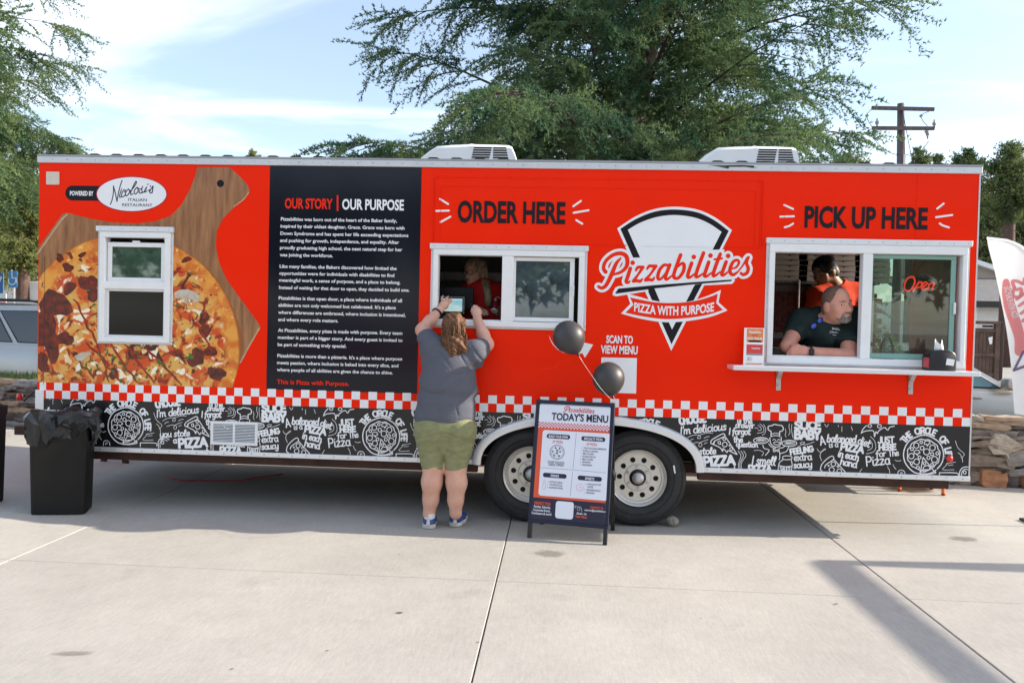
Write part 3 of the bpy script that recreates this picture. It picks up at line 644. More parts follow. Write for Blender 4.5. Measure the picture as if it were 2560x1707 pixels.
for (ax_, ay_, r_) in [(350, 960, 95), (285, 1120, 110), (330, 1230, 90), (560, 830, 60), (590, 900, 50), (1290, 1050, 40), (1300, 1130, 45), (1330, 1260, 45), (1240, 1300, 60), (1370, 1400, 55), (440, 860, 45), (520, 650, 26), (430, 730, 34), (720, 1400, 40), (410, 1180, 60), (1180, 680, 30), (380, 670, 30), (270, 1330, 60)]:
    p = W('A', ax_, ay_); rr = r_*.00125
    if p.x > .02: t.flat([clip_poly(blob(p.x, p.z, rr, 16, .3, rs.uniform(.6, 1), rs.uniform(0, 3)), .005, ZC1+.001)], nexty())
stuff(t.build('char_print', M['char'], trailer))
t = MB()
for i, (x0, y0, x1, y1) in enumerate([(470, 930, 620, 1230), (540, 1200, 800, 1470), (690, 1215, 900, 1480), (790, 1215, 990, 1480), (920, 1225, 1160, 1480), (470, 1290, 600, 1440), (620, 1220, 690, 1480), (1210, 1040, 1350, 1270), (1280, 960, 1295, 1060)]):
    n = 7; pts = [(x0+(x1-x0)*k/n+rs.uniform(-12, 12), y0+(y1-y0)*k/n+rs.uniform(-12, 12)) for k in range(n+1)]
    pw = [p for p in cr_spline(wp('A', pts), 4) if p[1] > ZC1+.012 and p[0] > .02]
    if len(pw) > 3: t.stroke(pw, [.008, .022, .014, .024, .013, .02, .008], nexty()-.0004*0, rise=.0002)
stuff(t.build('sauce_print', M['sauce'], trailer))
t = MB()
for i in range(22):     # red brown toasted spots
    x, z = pc.x+pr*rs.uniform(-1, .95), pc.z+pr*rs.uniform(-.4, .95)
    if on_pizza(x, z, .97): t.flat([clip_poly(blob(x, z, rs.uniform(.008, .024), 10, .4, rs.uniform(.4, .9), rs.uniform(0, 3)), .005, ZC1+.001)], nexty())
stuff(t.build('toast_print', M['sauce'], trailer))
t = MB()
for (cx_, cy_) in [(555, 1340), (715, 1400), (830, 1320), (610, 1090), (1110, 1200), (785, 1365), (580, 930), (890, 1410), (1030, 1330), (1110, 945), (520, 1390), (1220, 1280), (690, 1275), (760, 1450), (1300, 1190), (960, 1390), (640, 1250), (870, 1280), (1070, 1400), (590, 1360)]:
    for j in range(rs.randint(2, 6)):
        p = W('A', cx_+rs.gauss(0, 22), cy_+rs.gauss(0, 22))
        if p.z > ZC1+.02: t.flat([blob(p.x, p.z, rs.uniform(.006, .017), 9, .5, rs.uniform(.5, 1), rs.uniform(0, 3))], nexty())
stuff(t.build('herb_print', M['herb'], trailer))
t = MB()
for pts in ([(1100, 890), (1140, 870), (1190, 868), (1240, 885), (1265, 915), (1255, 945), (1225, 955), (1215, 930), (1190, 935), (1185, 960), (1165, 950), (1170, 925), (1110, 925)], [(470, 1290), (520, 1265), (560, 1262), (585, 1275), (560, 1290), (520, 1320), (490, 1320)]):
    MB().flat([wp('A', pts)], nexty()).build('mushroom_print', M['mush'], trailer)
# restaurant badge
def ellipse(c, cx, cy, rx, ry, n=48): return wp(c, [(cx+rx*math.cos(a), cy+ry*math.sin(a)) for a in np.linspace(0, 2*math.pi, n+1)[:-1]])
p0, p1 = W('A', 459, 213), W('A', 459, 307); pr_ = (p0.z-p1.z)/2; pzc = (p0.z+p1.z)/2; xe = W('A', 660, 260).x
pill = [(p0.x+pr_*math.cos(a), pzc+pr_*math.sin(a)) for a in np.linspace(math.pi/2, 3*math.pi/2, 16)]+[(xe, pzc-pr_), (xe, pzc+pr_)]
MB().flat([pill], -.0012).build('badge_pill', M['ink'], trailer)
t = MB(); wall_text(t, 'A', 'POWERED BY', 443, 276, 592, 29, weight=.035); t.build('lettering', M['white_vinyl'], trailer)
M['crimson'] = mat('crimson_print', (.42, .005, .04), .35)
MB().flat([ellipse('A', 833, 267, 225, 113)], -.0016).build('badge_outline', M['crimson'], trailer)
MB().flat([ellipse('A', 833, 267, 219, 107)], -.0021).build('badge_oval', M['white_vinyl'], trailer)
NIC = [[(450, 1005), (500, 880), (545, 640), (545, 450)], [(545, 440), (600, 640), (655, 920)], [(655, 920), (700, 660), (760, 420), (815, 265)], [(790, 560), (740, 720), (745, 790), (800, 765)], [(800, 522), (803, 522)],
       [(885, 630), (915, 580), (870, 560), (810, 660), (800, 760), (850, 770), (920, 700)], [(1010, 530), (935, 620), (920, 720), (970, 735), (1040, 640), (1045, 570), (1010, 545), (1090, 600)],
       [(1060, 620), (1180, 470), (1255, 340), (1240, 295), (1180, 400), (1080, 640), (1090, 705), (1150, 680)], [(1270, 480), (1195, 580), (1190, 660), (1240, 685), (1310, 590), (1290, 490), (1350, 540), (1420, 520)],
       [(1450, 455), (1420, 540), (1435, 620), (1385, 662), (1340, 640), (1355, 585)], [(1440, 650), (1510, 600), (1580, 465), (1515, 580), (1520, 630), (1580, 590)], [(1605, 395), (1618, 378)], [(1690, 430), (1688, 458)],
       [(1620, 575), (1700, 540), (1772, 440), (1755, 560), (1750, 630), (1695, 655), (1660, 605), (1692, 580)]]
t = MB(); wd = W('Q', 30, 600).x-W('Q', 0, 600).x
for i, s_ in enumerate(NIC): t.stroke(cr_spline(wp('Q', s_), 6), wd, -.0026-.00003*i)
M['navy_ink'] = mat('navy_print', (.012, .01, .04), .4)
wall_text(t, 'Q', 'ITALIAN', 1000, 905, 1575, 88, weight=.008); wall_text(t, 'Q', 'RESTAURANT', 815, 1062, 1752, 88, weight=.008); t.build('lettering', M['navy_ink'], trailer)

# ---- slice logo
def layer(c, loops, y, m, name): return MB().flat([wp(c, l) for l in loops], y).build(name, M[m], trailer)
def sarc(pts, n=8): return [tuple(p) for p in cr_spline(pts, n)]
top_o = sarc([(270, 265), (400, 180), (540, 125), (690, 108), (850, 128), (980, 185), (1103, 278)])
layer('D', [top_o+[(662, 1152)]], -.0012, 'white_vinyl', 'slice_logo')
blk_o = sarc([(293, 268), (410, 195), (545, 143), (690, 128), (845, 147), (965, 200), (1080, 283)]); blk_i = sarc([(347, 275), (440, 222), (560, 182), (690, 168), (830, 186), (935, 228), (1028, 290)])
layer('D', [blk_o+[(664, 1105)], blk_i+[(668, 998)]], -.0018, 'ink', 'slice_logo')
# white field behind the word, word outline, underline
layer('D', [[(330, 478), (437, 476), (470, 440), (960, 420), (1050, 418), (1035, 470), (930, 655), (420, 700)]], -.0024, 'white_vinyl', 'slice_logo')
WORD = [([(195, 400), (165, 345), (195, 250), (290, 165), (400, 135), (480, 165), (508, 240), (490, 330), (420, 400), (310, 438)], [58, 52, 50, 52, 58, 62, 62, 55, 45, 34]), ([(410, 205), (350, 275), (300, 390), (250, 505), (195, 600), (140, 632), (92, 610)], [26, 50, 60, 60, 54, 48, 40]),
 ([(548, 352), (515, 460), (490, 540), (520, 555), (545, 530)], [54, 54, 52, 34, 20]), ([(582, 270), (583, 271)], 66),
 ([(628, 380), (655, 338), (700, 332), (735, 332)], [30, 44, 46, 40]), ([(728, 338), (660, 440), (595, 528)], [48, 34, 46]), ([(592, 535), (650, 528), (690, 535), (722, 500)], [44, 46, 46, 22]),
 ([(790, 360), (820, 318), (870, 318), (920, 315)], [28, 44, 46, 40]), ([(915, 320), (840, 430), (768, 512)], [48, 34, 46]), ([(765, 520), (825, 512), (865, 518), (895, 480)], [44, 46, 46, 22]),
 ([(1085, 305), (1030, 305), (970, 370), (943, 460), (955, 505), (1000, 490), (1060, 410), (1105, 310)], [40, 44, 48, 50, 46, 34, 30, 36]), ([(1115, 300), (1065, 430), (1052, 490), (1080, 505), (1145, 455)], [50, 50, 50, 40, 22]),
 ([(1270, 158), (1210, 320), (1170, 450), (1195, 492), (1250, 478), (1310, 390), (1318, 300), (1285, 280), (1235, 325)], [52, 52, 52, 48, 46, 50, 52, 42, 26]),
 ([(1428, 275), (1382, 410), (1372, 470), (1405, 478), (1475, 425)], [52, 52, 50, 40, 20]), ([(1458, 187), (1459, 188)], 66), ([(1598, 130), (1520, 340), (1488, 455), (1520, 470), (1595, 420)], [52, 52, 52, 40, 20]),
 ([(1672, 262), (1628, 390), (1610, 450), (1640, 465), (1715, 410)], [52, 52, 50, 40, 20]), ([(1697, 167), (1698, 168)], 66), ([(1838, 145), (1775, 310), (1735, 440), (1765, 455), (1835, 400)], [50, 52, 52, 40, 20]), ([(1752, 222), (1810, 215), (1865, 208)], [26, 34, 28]),
 ([(1922, 258), (1880, 370), (1858, 435), (1890, 445), (1960, 390)], [52, 52, 50, 40, 20]), ([(1950, 172), (1951, 173)], 66), ([(1985, 360), (2065, 335), (2105, 270), (2085, 232), (2025, 255), (1980, 350), (1985, 420), (2030, 440), (2095, 395)], [24, 30, 36, 40, 46, 52, 50, 46, 24]),
 ([(2095, 395), (2160, 310), (2215, 220), (2240, 195)], [22, 26, 36, 44]), ([(2235, 200), (2215, 275), (2238, 350), (2220, 415), (2165, 440), (2135, 418)], [44, 44, 50, 50, 46, 38])]
sc = W('P', 1000, 400).x-W('P', 999, 400).x
t = MB()
for i, (pts, w_) in enumerate(WORD):
    ww = [(q+78)*sc for q in (w_ if hasattr(w_, '__len__') else [w_]*2)]
    t.stroke(cr_spline(wp('P', pts), 6), ww if len(pts) > 2 else ww[0], -.0026-.00003*i, rise=.0002, cap=8)
t.build('logo_outline', M['white_vinyl'], trailer)
layer('P', [[(378, 605), (1960, 478), (2040, 495), (2045, 530), (2010, 572), (1500, 600), (900, 660), (350, 750), (295, 735), (300, 690), (335, 625)]], -.0026, 'white_vinyl', 'slice_logo')
layer('P', [[(378, 640), (900, 590), (1500, 545), (1960, 513), (2005, 511), (1995, 534), (1500, 575), (900, 638), (345, 712), (335, 702)]], -.0040, 'ink', 'slice_logo')
for q in ([(490, 700), (540, 700), (580, 795), (535, 795)], [(835, 672), (887, 666), (820, 795), (775, 795)]):
    layer('D', [q], -.0031, 'ink', 'slice_logo')
t = MB()
for i, (pts, w_) in enumerate(WORD):
    ww = [q*sc for q in (w_ if hasattr(w_, '__len__') else [w_]*2)]
    t.stroke(cr_spline(wp('P', pts), 6), ww if len(pts) > 2 else ww[0], -.0044-.00003*i, rise=.0002, cap=8)
t.build('logo_script', M['red_ink'], trailer)
# ribbon
rb_o = sarc([(340, 738), (420, 758), (520, 785), (662, 806), (790, 795), (880, 770), (955, 742), (1022, 711)])+[(1005, 800), (1070, 860)]+sarc([(1070, 860), (950, 905), (800, 934), (662, 945), (560, 940), (420, 915), (297, 882)])[1:]+[(365, 812)]
layer('D', [rb_o], -.0032, 'white_vinyl', 'logo_ribbon')
rb_i = sarc([(362, 765), (440, 782), (540, 800), (662, 806), (790, 798), (880, 780), (950, 758), (1000, 738)])+[(988, 808), (1038, 856)]+sarc([(1038, 856), (930, 890), (800, 912), (662, 922), (560, 918), (430, 898), (330, 876)])[1:]+[(388, 818)]
layer('D', [rb_i], -.0042, 'red_ink', 'logo_ribbon')
t = MB(); zd = W('D', 600, 0).z-W('D', 600, 26).z
wall_text(t, 'D', 'PIZZA WITH PURPOSE', 392, 866, 972, 66, y=-.0048, weight=.03, bend=lambda u: -zd*(1-(2*u-1)**2)*1.15+zd*.5*u); t.build('lettering', M['white_vinyl'], trailer)

# ---- white doodles on the black band: one tile repeated along the side
tile = MB(); DY = -.0011
def dw(c, px_): return px_*(W(c, 1001, 500).x-W(c, 1000, 500).x)
def dh(c, s_, xl, yb, xr, yr, cap, w_, **k):
    a, b = W(c, xl, yb), W(c, xr, yr); tt_ = W(c, xl, yb-cap)
    hand(tile, s_, a.x, a.z, b.x, b.z, tt_.z-a.z, dw(c, w_), DY, **k)
def ds(c, pts, w_, closed=False, sm=True):
    q = wp(c, pts); tile.stroke(cr_spline(q, 5, closed) if sm and len(q) > 2 else q, dw(c, w_), DY-.00002*(len(tile.v) % 37), closed=closed)
def ring(c, cx, cy, rx, ry, w_): ds(c, [(cx+rx*math.cos(a), cy+ry*math.sin(a)) for a in np.linspace(0, 2*math.pi, 13)[:-1]], w_, True)
dh('U', 'CHOOSE', 60, 130, 480, 85, 110, 36); dh('U', "I'm delicious", 70, 290, 800, 215, 118, 20, slant=.15)
dh('U', 'you stole', 120, 620, 635, 595, 100, 20, slant=.12); dh('U', 'a', 350, 715, 410, 715, 100, 20); dh('U', 'PıZZA', 445, 790, 945, 765, 140, 44); dh('U', 'my heart', 470, 925, 950, 905, 110, 20, slant=.1)
dh('U', 'is the', 970, 105, 1210, 118, 80, 17); dh('U', 'answer', 945, 180, 1245, 190, 90, 17); dh('U', 'I forgot', 840, 290, 1180, 292, 100, 20, slant=.1); dh('U', 'the', 915, 412, 1060, 415, 90, 20); dh('U', 'question', 955, 485, 1300, 490, 85, 18)
dh('U', 'I smell', 1200, 765, 1580, 780, 135, 20, slant=.12); dh('U', 'PıZZA', 1150, 890, 1525, 905, 110, 34)
dh('U', 'SLıCE', 1885, 195, 2305, 200, 110, 38); dh('U', 'BABY', 1885, 355, 2290, 365, 130, 42)
dh('U', 'FEELıNG', 1820, 610, 2185, 555, 85, 26); dh('U', 'extra', 1875, 710, 2160, 690, 110, 18); dh('U', 'saucy', 1870, 825, 2165, 805, 100, 20)
dh('V', 'A', 70, 375, 150, 360, 130, 20); dh('V', 'balanced', 160, 325, 600, 340, 105, 22, slant=.12); dh('V', 'diet', 620, 345, 800, 410, 105, 20); dh('V', 'is a', 195, 410, 335, 400, 80, 14); dh('V', 'PıZZA', 370, 440, 715, 495, 100, 32)
dh('V', 'in each', 325, 545, 640, 610, 100, 20); dh('V', 'hand', 360, 665, 610, 715, 100, 20)
dh('V', 'JUST', 935, 345, 1180, 340, 90, 24); dh('V', 'HERE', 950, 450, 1210, 440, 80, 26); dh('V', 'for', 905, 555, 1060, 540, 90, 16); dh('V', 'The', 1095, 545, 1250, 530, 90, 16); dh('V', 'Pizza', 760, 690, 1120, 660, 140, 20)
PCX, PCY = 1620, 520
cpz, rpz = W('V', PCX, PCY), dw('V', 300)
for s_, a0, a1 in (('THE', 148, 122), ('CıRCLE', 112, 62), ('OF', 48, 28), ('LıFE', 18, -10)): hand(tile, s_, 0, 0, 1, 0, dw('V', 90), dw('V', 26), DY, arcs=(cpz.x, cpz.z, rpz*1.10, a0, a1))
ds('V', [(PCX+302*math.cos(rad(a)), PCY+(292+5*math.sin(a*.12))*math.sin(rad(a))) for a in np.linspace(52, 452-45, 28)], 17)
ds('V', [(PCX+(245+8*math.sin(a*.2))*math.cos(rad(a)), PCY+(232+8*math.sin(a*.2))*math.sin(rad(a))) for a in np.linspace(48, 460-48, 30)], 14)
for cx_, cy_, r_ in [(1510, 380, 40), (1665, 475, 45), (1755, 415, 42), (1435, 540, 40), (1515, 625, 42), (1785, 590, 45), (1445, 433, 22), (1585, 330, 20), (1598, 418, 28), (1828, 500, 22), (1748, 510, 24), (1560, 560, 22), (1695, 565, 24), (1440, 645, 20), (1535, 712, 22), (1748, 668, 20), (1635, 650, 20)]: ring('V', cx_, cy_, r_, r_*1.02, 12)
for cx_, cy_ in ((1675, 350), (1520, 490)): ds('V', [(cx_-45, cy_-10), (cx_-20, cy_-38), (cx_+25, cy_-35), (cx_+45, cy_), (cx_+20, cy_+8), (cx_+5, cy_+40), (cx_-10, cy_+10), (cx_-35, cy_+15)], 12, True)
ds('V', [(1615, 560), (1565, 810)], 13, sm=False); ds('V', [(1615, 560), (1800, 795)], 13, sm=False); ds('V', [(1565, 770), (1640, 775), (1730, 735)], 12); ds('V', [(1565, 812), (1680, 815), (1800, 795), (1790, 770)], 13)
ds('V', [(1610, 740), (1640, 690), (1700, 690), (1715, 740), (1670, 745), (1640, 770)], 12, True)
# slices, chef, jar, swirls
ds('U', [(555, 400), (590, 360), (740, 280), (775, 300), (765, 325), (620, 390), (590, 440), (555, 430)], 14, True); ds('U', [(575, 440), (700, 500), (740, 560), (750, 510), (810, 575), (830, 545), (960, 605)], 14); ds('U', [(790, 335), (970, 605)], 14, sm=False); ds('U', [(620, 385), (600, 440)], 12)
ring('U', 765, 362, 22, 22, 11); ring('U', 775, 448, 38, 38, 12); ring('U', 875, 520, 22, 24, 11); ring('U', 850, 465, 10, 10, 9); ds('U', [(665, 420), (680, 395), (705, 405), (700, 430), (715, 440), (690, 445)], 11, True)
ds('V', [(65, 740), (90, 660), (180, 570), (245, 540), (268, 570), (250, 600), (150, 670), (130, 715)], 13); ds('V', [(268, 590), (450, 790)], 13, sm=False); ds('V', [(65, 745), (120, 790)], 13, sm=False); ring('V', 260, 660, 34, 34, 11); ring('V', 235, 745, 38, 36, 11); ring('V', 350, 765, 34, 32, 11); ring('V', 330, 695, 14, 14, 9); ring('V', 188, 685, 10, 10, 9)
ds('V', [(680, 195), (710, 130), (760, 80)], 13); ds('V', [(680, 195), (740, 165), (860, 160), (880, 250), (900, 175), (925, 200), (945, 160), (1030, 110), (1080, 150), (1110, 105), (1180, 90)], 13); ring('V', 810, 85, 28, 22, 11); ring('V', 955, 90, 30, 24, 11)
ds('U', [(1510, 240), (1465, 210), (1470, 160), (1520, 150), (1560, 130), (1620, 140), (1680, 150), (1705, 190), (1690, 230), (1645, 245)], 15); ds('U', [(1510, 240), (1510, 320)], 14, sm=False); ds('U', [(1645, 245), (1645, 320)], 14, sm=False); ds('U', [(1505, 290), (1580, 268), (1650, 285)], 11); ds('U', [(1505, 325), (1580, 305), (1650, 320)], 11)
ds('U', [(1490, 340), (1500, 420), (1540, 470), (1600, 490), (1650, 460), (1670, 400), (1670, 330)], 13); ds('U', [(1535, 380), (1560, 365), (1585, 385)], 9); ds('U', [(1610, 380), (1635, 365), (1655, 385)], 9); ds('U', [(1550, 420), (1600, 405), (1650, 420), (1620, 450), (1580, 450)], 10, True)
for sx, ccx, ccy in ((1, 1350, 385), (1, 1800, 430)): ring('U', ccx, ccy, 118, 48, 13); ring('U', ccx+5, ccy-4, 78, 26, 8)
for i in range(16): ds('U', [(1350+rs.uniform(-60, 60), 380+rs.uniform(-15, 15))]*1+[(1352+rs.uniform(-60, 60), 382+rs.uniform(-15, 15))], 6, sm=False)
for i in range(16): ds('U', [(1800+rs.uniform(-60, 60), 425+rs.uniform(-15, 15)), (1800+rs.uniform(-60, 60), 425+rs.uniform(-15, 15))], 6, sm=False)
ds('U', [(1380, 460), (1400, 510), (1480, 540), (1420, 620)], 12); ds('U', [(1470, 440), (1520, 490), (1580, 510)], 12); ds('U', [(1790, 490), (1750, 560), (1660, 590)], 12); ds('U', [(1735, 470), (1690, 500), (1640, 500)], 12); ds('U', [(1545, 520), (1590, 540), (1635, 520), (1620, 560), (1590, 545), (1555, 565)], 11, True); ds('U', [(1640, 545), (1650, 620), (1640, 690)], 12)
ds('U', [(1700, 640), (1760, 628), (1835, 640), (1830, 680), (1760, 690), (1700, 680)], 12, True); ds('U', [(1700, 690), (1640, 745), (1620, 870)], 12); ds('U', [(1830, 690), (1845, 770), (1830, 870)], 12); ds('U', [(1630, 780), (1730, 800), (1840, 790)], 11); dh('U', 'SAUCE', 1650, 860, 1820, 868, 60, 12)
for dx_ in (0, 45, 90): ds('U', [(985+dx_, 550), (1030+dx_*.9, 620), (1015+dx_*.6, 690), (990+dx_*.5, 760), (1000+dx_*.5, 850)], 8)
for pts in ([(170, 350), (260, 305), (370, 300), (390, 345), (350, 355), (345, 330), (400, 290), (500, 265), (580, 270)], [(240, 440), (330, 415), (400, 430), (410, 470), (380, 485), (360, 460), (400, 410), (510, 370)], [(445, 350), (480, 330), (530, 320)], [(445, 440), (470, 425), (495, 418)], [(205, 395), (240, 372), (275, 362)],
            [(1300, 140), (1345, 180), (1350, 220), (1300, 225)], [(1330, 120), (1390, 180), (1385, 250), (1290, 270)], [(1390, 130), (1425, 200), (1410, 270), (1370, 300)], [(1250, 185), (1305, 190)], [(1735, 200), (1745, 250), (1735, 300), (1750, 330)], [(1800, 120), (1795, 180), (1810, 240), (1790, 300)], [(1840, 130), (1835, 200), (1845, 280), (1855, 340)],
            [(1930, 488), (2000, 450), (2045, 420), (2010, 408), (1970, 430), (2060, 450), (2195, 405)], [(1240, 545), (1320, 540), (1390, 575), (1360, 630)]): ds('U', pts, 7)
for pts in ([(15, 430), (60, 480), (140, 440), (130, 430), (80, 475), (60, 540), (85, 610)], [(820, 245), (880, 310), (900, 410), (860, 480), (755, 505)], [(805, 295), (845, 350), (840, 420), (775, 455)], [(1190, 600), (1230, 615), (1280, 605)], [(1160, 665), (1180, 710), (1205, 740)], [(1075, 700), (1105, 750), (1110, 800)], [(2100, 310), (2130, 400), (2170, 450), (2235, 510), (2205, 560), (2210, 630)], [(2140, 490), (2180, 520), (2190, 570)],
            [(1990, 640), (1950, 690), (1910, 745), (2080, 745)], [(1960, 655), (2100, 630)], [(1990, 680), (2065, 672)], [(390, 95), (388, 170)], [(530, 95), (550, 155)], [(650, 790), (690, 730)], [(335, 75), (338, 100)], [(130, 60), (160, 100), (185, 60)]): ds('V', pts, 7)
ds('V', [(1860, 850), (1860, 800), (1880, 790), (2120, 795), (2140, 840)], 13); ds('V', [(2170, 870), (2165, 780), (2210, 715), (2290, 705), (2350, 740)], 13); ring('V', 2240, 785, 22, 24, 11); ds('V', [(2195, 860), (2200, 780), (2250, 735), (2320, 760)], 11); ds('V', [(1230, 830), (1240, 770), (1290, 750), (1335, 780), (1340, 830)], 10); ds('V', [(1270, 820), (1280, 785), (1305, 800)], 9)
period = W('V', 2150, 240).x-W('U', 70, 200).x
for k, dz_ in ((0, 0.0), (-1, 0.0), (-2, .004), (-3, .022)):
    mb = MB(); mb.add([(p[0]+k*period, p[1], p[2]+dz_) for p in tile.v], tile.f)
    mb = clip_mesh(mb, [((0, 0, ZB+.03), (0, 0, -1)), ((0, 0, ZC2-.003), (0, 0, 1)), ((TL-.004, 0, 0), (1, 0, 0)), ((.06, 0, 0), (-1, 0, 0))])
    cx, aa, bb = (ax0+ax1)/2, (ax1-ax0)/2-.05, (azt-azb)-.05
    keep = []
    for f in mb.f:
        mx_ = sum(mb.v[i][0] for i in f)/len(f); mz_ = sum(mb.v[i][2] for i in f)/len(f)
        if abs((mx_-cx)/aa)**2.35+abs((mz_-azb)/bb)**2.35 > 1.02: keep.append(f)
    mb.f = keep
    # repeat 0 also fills the strip past its own start on the left
    if mb.f: stuff(mb.build('doodle_print', M['white_vinyl'], trailer))

# ---------------------------------------------------------------- windows of the trailer
def ringframe(x0, x1, z0, z1, w_, y0, y1, mb=None, wb=None, wt=None):
    mb = mb or MB(); wb = wb or w_; wt = wt or w_
    mb.bbox(x0, x1, y0, y1, z0, z0+wb, .003, 1); mb.bbox(x0, x1, y0, y1, z1-wt, z1, .003, 1)
    mb.bbox(x0, x0+w_, y0+.0015, y1, z0+wb-.001, z1-wt+.001, .003, 1); mb.bbox(x1-w_, x1, y0+.0015, y1, z0+wb-.001, z1-wt+.001, .003, 1); return mb
def pane(x0, x1, z0, z1, y, th, m, name, parent): return MB().box(x0, x1, y, y+th, z0, z1).build(name, m, parent)
def flange(win, parent):
    x0, x1, z0, z1 = win
    o = ringframe(x0-.006, x1+.006, z0-.004, z1, .034, -.010, .003).build('flange', M['alu'], parent)
    MB().bbox(x0-.014, x1+.014, -.030, .002, z1-.020, z1+.022, .004).build('drip_rail', M['alu_bright'], parent)
    sc_ = MB(); n = int((x1-x0)/.1)
    for k in range(n+1):
        xx = x0+.02+(x1-x0-.04)*k/n
        for zz_ in (z0+.012,): sc_.lathe([(0, -.0125), (.004, -.0118), (.005, -.0102)], (xx, 0, zz_), 'y', 6)
        sc_.lathe([(0, -.0325), (.004, -.0318), (.005, -.0302)], (xx, 0, z1), 'y', 6)
    n = int((z1-z0)/.12)
    for k in range(1, n):
        for xx in (x0+.01, x1-.01): sc_.lathe([(0, -.0125), (.004, -.0118), (.005, -.0102)], (xx, 0, z0+(z1-z0)*k/n), 'y', 6)
    stuff(sc_.build('screw', M['steel'], parent))
def wpart_empty(name):
    e = bpy.data.objects.new(name, None); COL.objects.link(e); e.parent = trailer; return e
# small sash window over the pizza
w_ = wpart_empty('sash_window'); flange(WIN1, w_)
x0, x1, z0, z1 = WIN1; x0 += .014; x1 -= .014; z0 += .012; z1 -= .022
zmid = W('A', 860, 845).z
ringframe(x0, x1, z0, z1, .045, -.024, .06, wb=.04, wt=.045).build('frame', M['white_frame'], w_)
MB().bbox(x0+.04, x1-.04, -.022, .05, zmid-.028, zmid+.03, .004).build('meeting_rail', M['white_frame'], w_)
uz1 = W('A', 860, 572).z
ringframe(x0+.05, x1-.05, zmid+.028, uz1, .036, .004, .03).build('upper_sash', M['white_frame'], w_)
M['glass_green'] = glass('reflective_glass', (.5, .62, .58), .22, .03, 2.0, ((.16, .30, .22), .35))
pane(x0+.07, x1-.07, zmid+.05, uz1-.02, .015, .004, M['glass_green'], 'upper_glass', w_)
ringframe(x0+.044, x1-.044, z0+.036, zmid-.026, .02, .006, .03).build('lower_sash', M['white_frame'], w_)
pane(x0+.06, x1-.06, z0+.05, zmid-.04, .016, .003, M['screen'], 'insect_screen', w_)
MB().bbox((x0+x1)/2-.03, (x0+x1)/2+.03, -.004, .012, uz1-.004, uz1+.014, .004).build('latch', M['white_frame'], w_)
# order window and pick-up window
def slider(win, c, op, sash, gl, m_glass, sash_m, name):
    x0, x1, z0, z1 = win; w_ = wpart_empty(name); flange(win, w_)
    o = rect(c, *op); s_ = rect(c, *sash)
    f = MB(); f.bbox(x0+.014, x1-.014, -.026, .07, z0+.012, o[2], .004, 1); f.bbox(x0+.014, x1-.014, -.026, .07, o[3], z1-.020, .004, 1)
    f.bbox(x0+.014, o[0], -.0245, .07, o[2]-.001, o[3]+.001, .004, 1); f.bbox(s_[1]+.0, x1-.014, -.0245, .07, o[2]-.001, o[3]+.001, .004, 1)
    f.build('frame', M['white_frame'], w_)
    MB().bbox(o[1], s_[0], -.022, .05, o[2]-.001, o[3]+.001, .006, 2).build('mullion', M['white_frame'], w_)
    MB().bbox(o[0]-.001, o[1]+.001, -.002, .05, o[2]-.001, o[2]+.010, .002, 1).build('track', M['white_frame'], w_)
    g = rect(c, *gl)
    ringframe(s_[0]-.02, g[1]+.035, o[2]+.004, o[3]-.004, .036, .012, .04, wb=g[2]-o[2]+.002, wt=max(.02, o[3]-g[3])).build('sash', sash_m, w_)
    pane(s_[0]-.01, g[1]+.01, g[2]-.012, g[3]+.012, .024, .005, m_glass, 'sliding_glass', w_)
    MB().bbox(g[1]+.02, g[1]+.036, -.004, .012, (g[2]+g[3])/2-.05, (g[2]+g[3])/2+.04, .004).build('latch', M['white_plastic'], w_)
    return w_, o, s_, g
M['sash_green'] = mat('tinted_sash_frame', (.22, .40, .34), .35, var=.05)
M['glass_dark'] = glass('tinted_glass', (.6, .72, .72), .45, .02, 1.6, ((.20, .30, .36), .26))
M['glass_clear'] = glass('clear_green_glass', (.74, .88, .80), .78, .02, 1.0, ((.25, .36, .30), .03))
ow, OW, OS_, OG = slider(WIN2, 'C', (233, 780, 800, 1360), (903, 780, 1483, 1370), (905, 825, 1405, 1340), M['glass_dark'], M['white_frame'], 'order_window')
pw_, PO, PS, PG = slider(WIN3, 'E', (327, 500, 963, 1258), (1035, 505, 1685, 1275), (1035, 540, 1620, 1240), M['glass_clear'], M['sash_green'], 'pickup_window')
# counter shelf with brackets
zsh = W('E', 110, 1310).z; xs0, xs1 = W('E', 10, 1310, -.03).x, W('E', 1835, 1370, -.24).x
MB().bbox(W('E', 40, 1345, -.24).x, xs1, -.24, -.012, zsh-.032, zsh, .003, 1).build('counter_shelf', M['alu_bright'], trailer)
for bx in (365, 1325):
    xx = W('E', bx, 1430).x
    b = MB().box(xx-.017, xx+.017, -.008, -.002, zsh-.19, zsh-.033); b.add([(xx-.017, -.008, zsh-.1), (xx+.017, -.008, zsh-.1), (xx+.017, -.07, zsh-.036), (xx-.017, -.07, zsh-.036), (xx-.017, -.008, zsh-.094), (xx+.017, -.008, zsh-.094), (xx+.017, -.066, zsh-.033), (xx-.017, -.066, zsh-.033)], [(0, 1, 2, 3), (4, 7, 6, 5), (0, 3, 7, 4), (1, 5, 6, 2)])
    b.build('shelf_bracket', M['steel'], trailer)
    MB().lathe([(0, -.017), (.01, -.016), (.011, -.008)], (xx, 0, zsh-.15), 'y', 8).build('bolt', M['steel'], trailer)
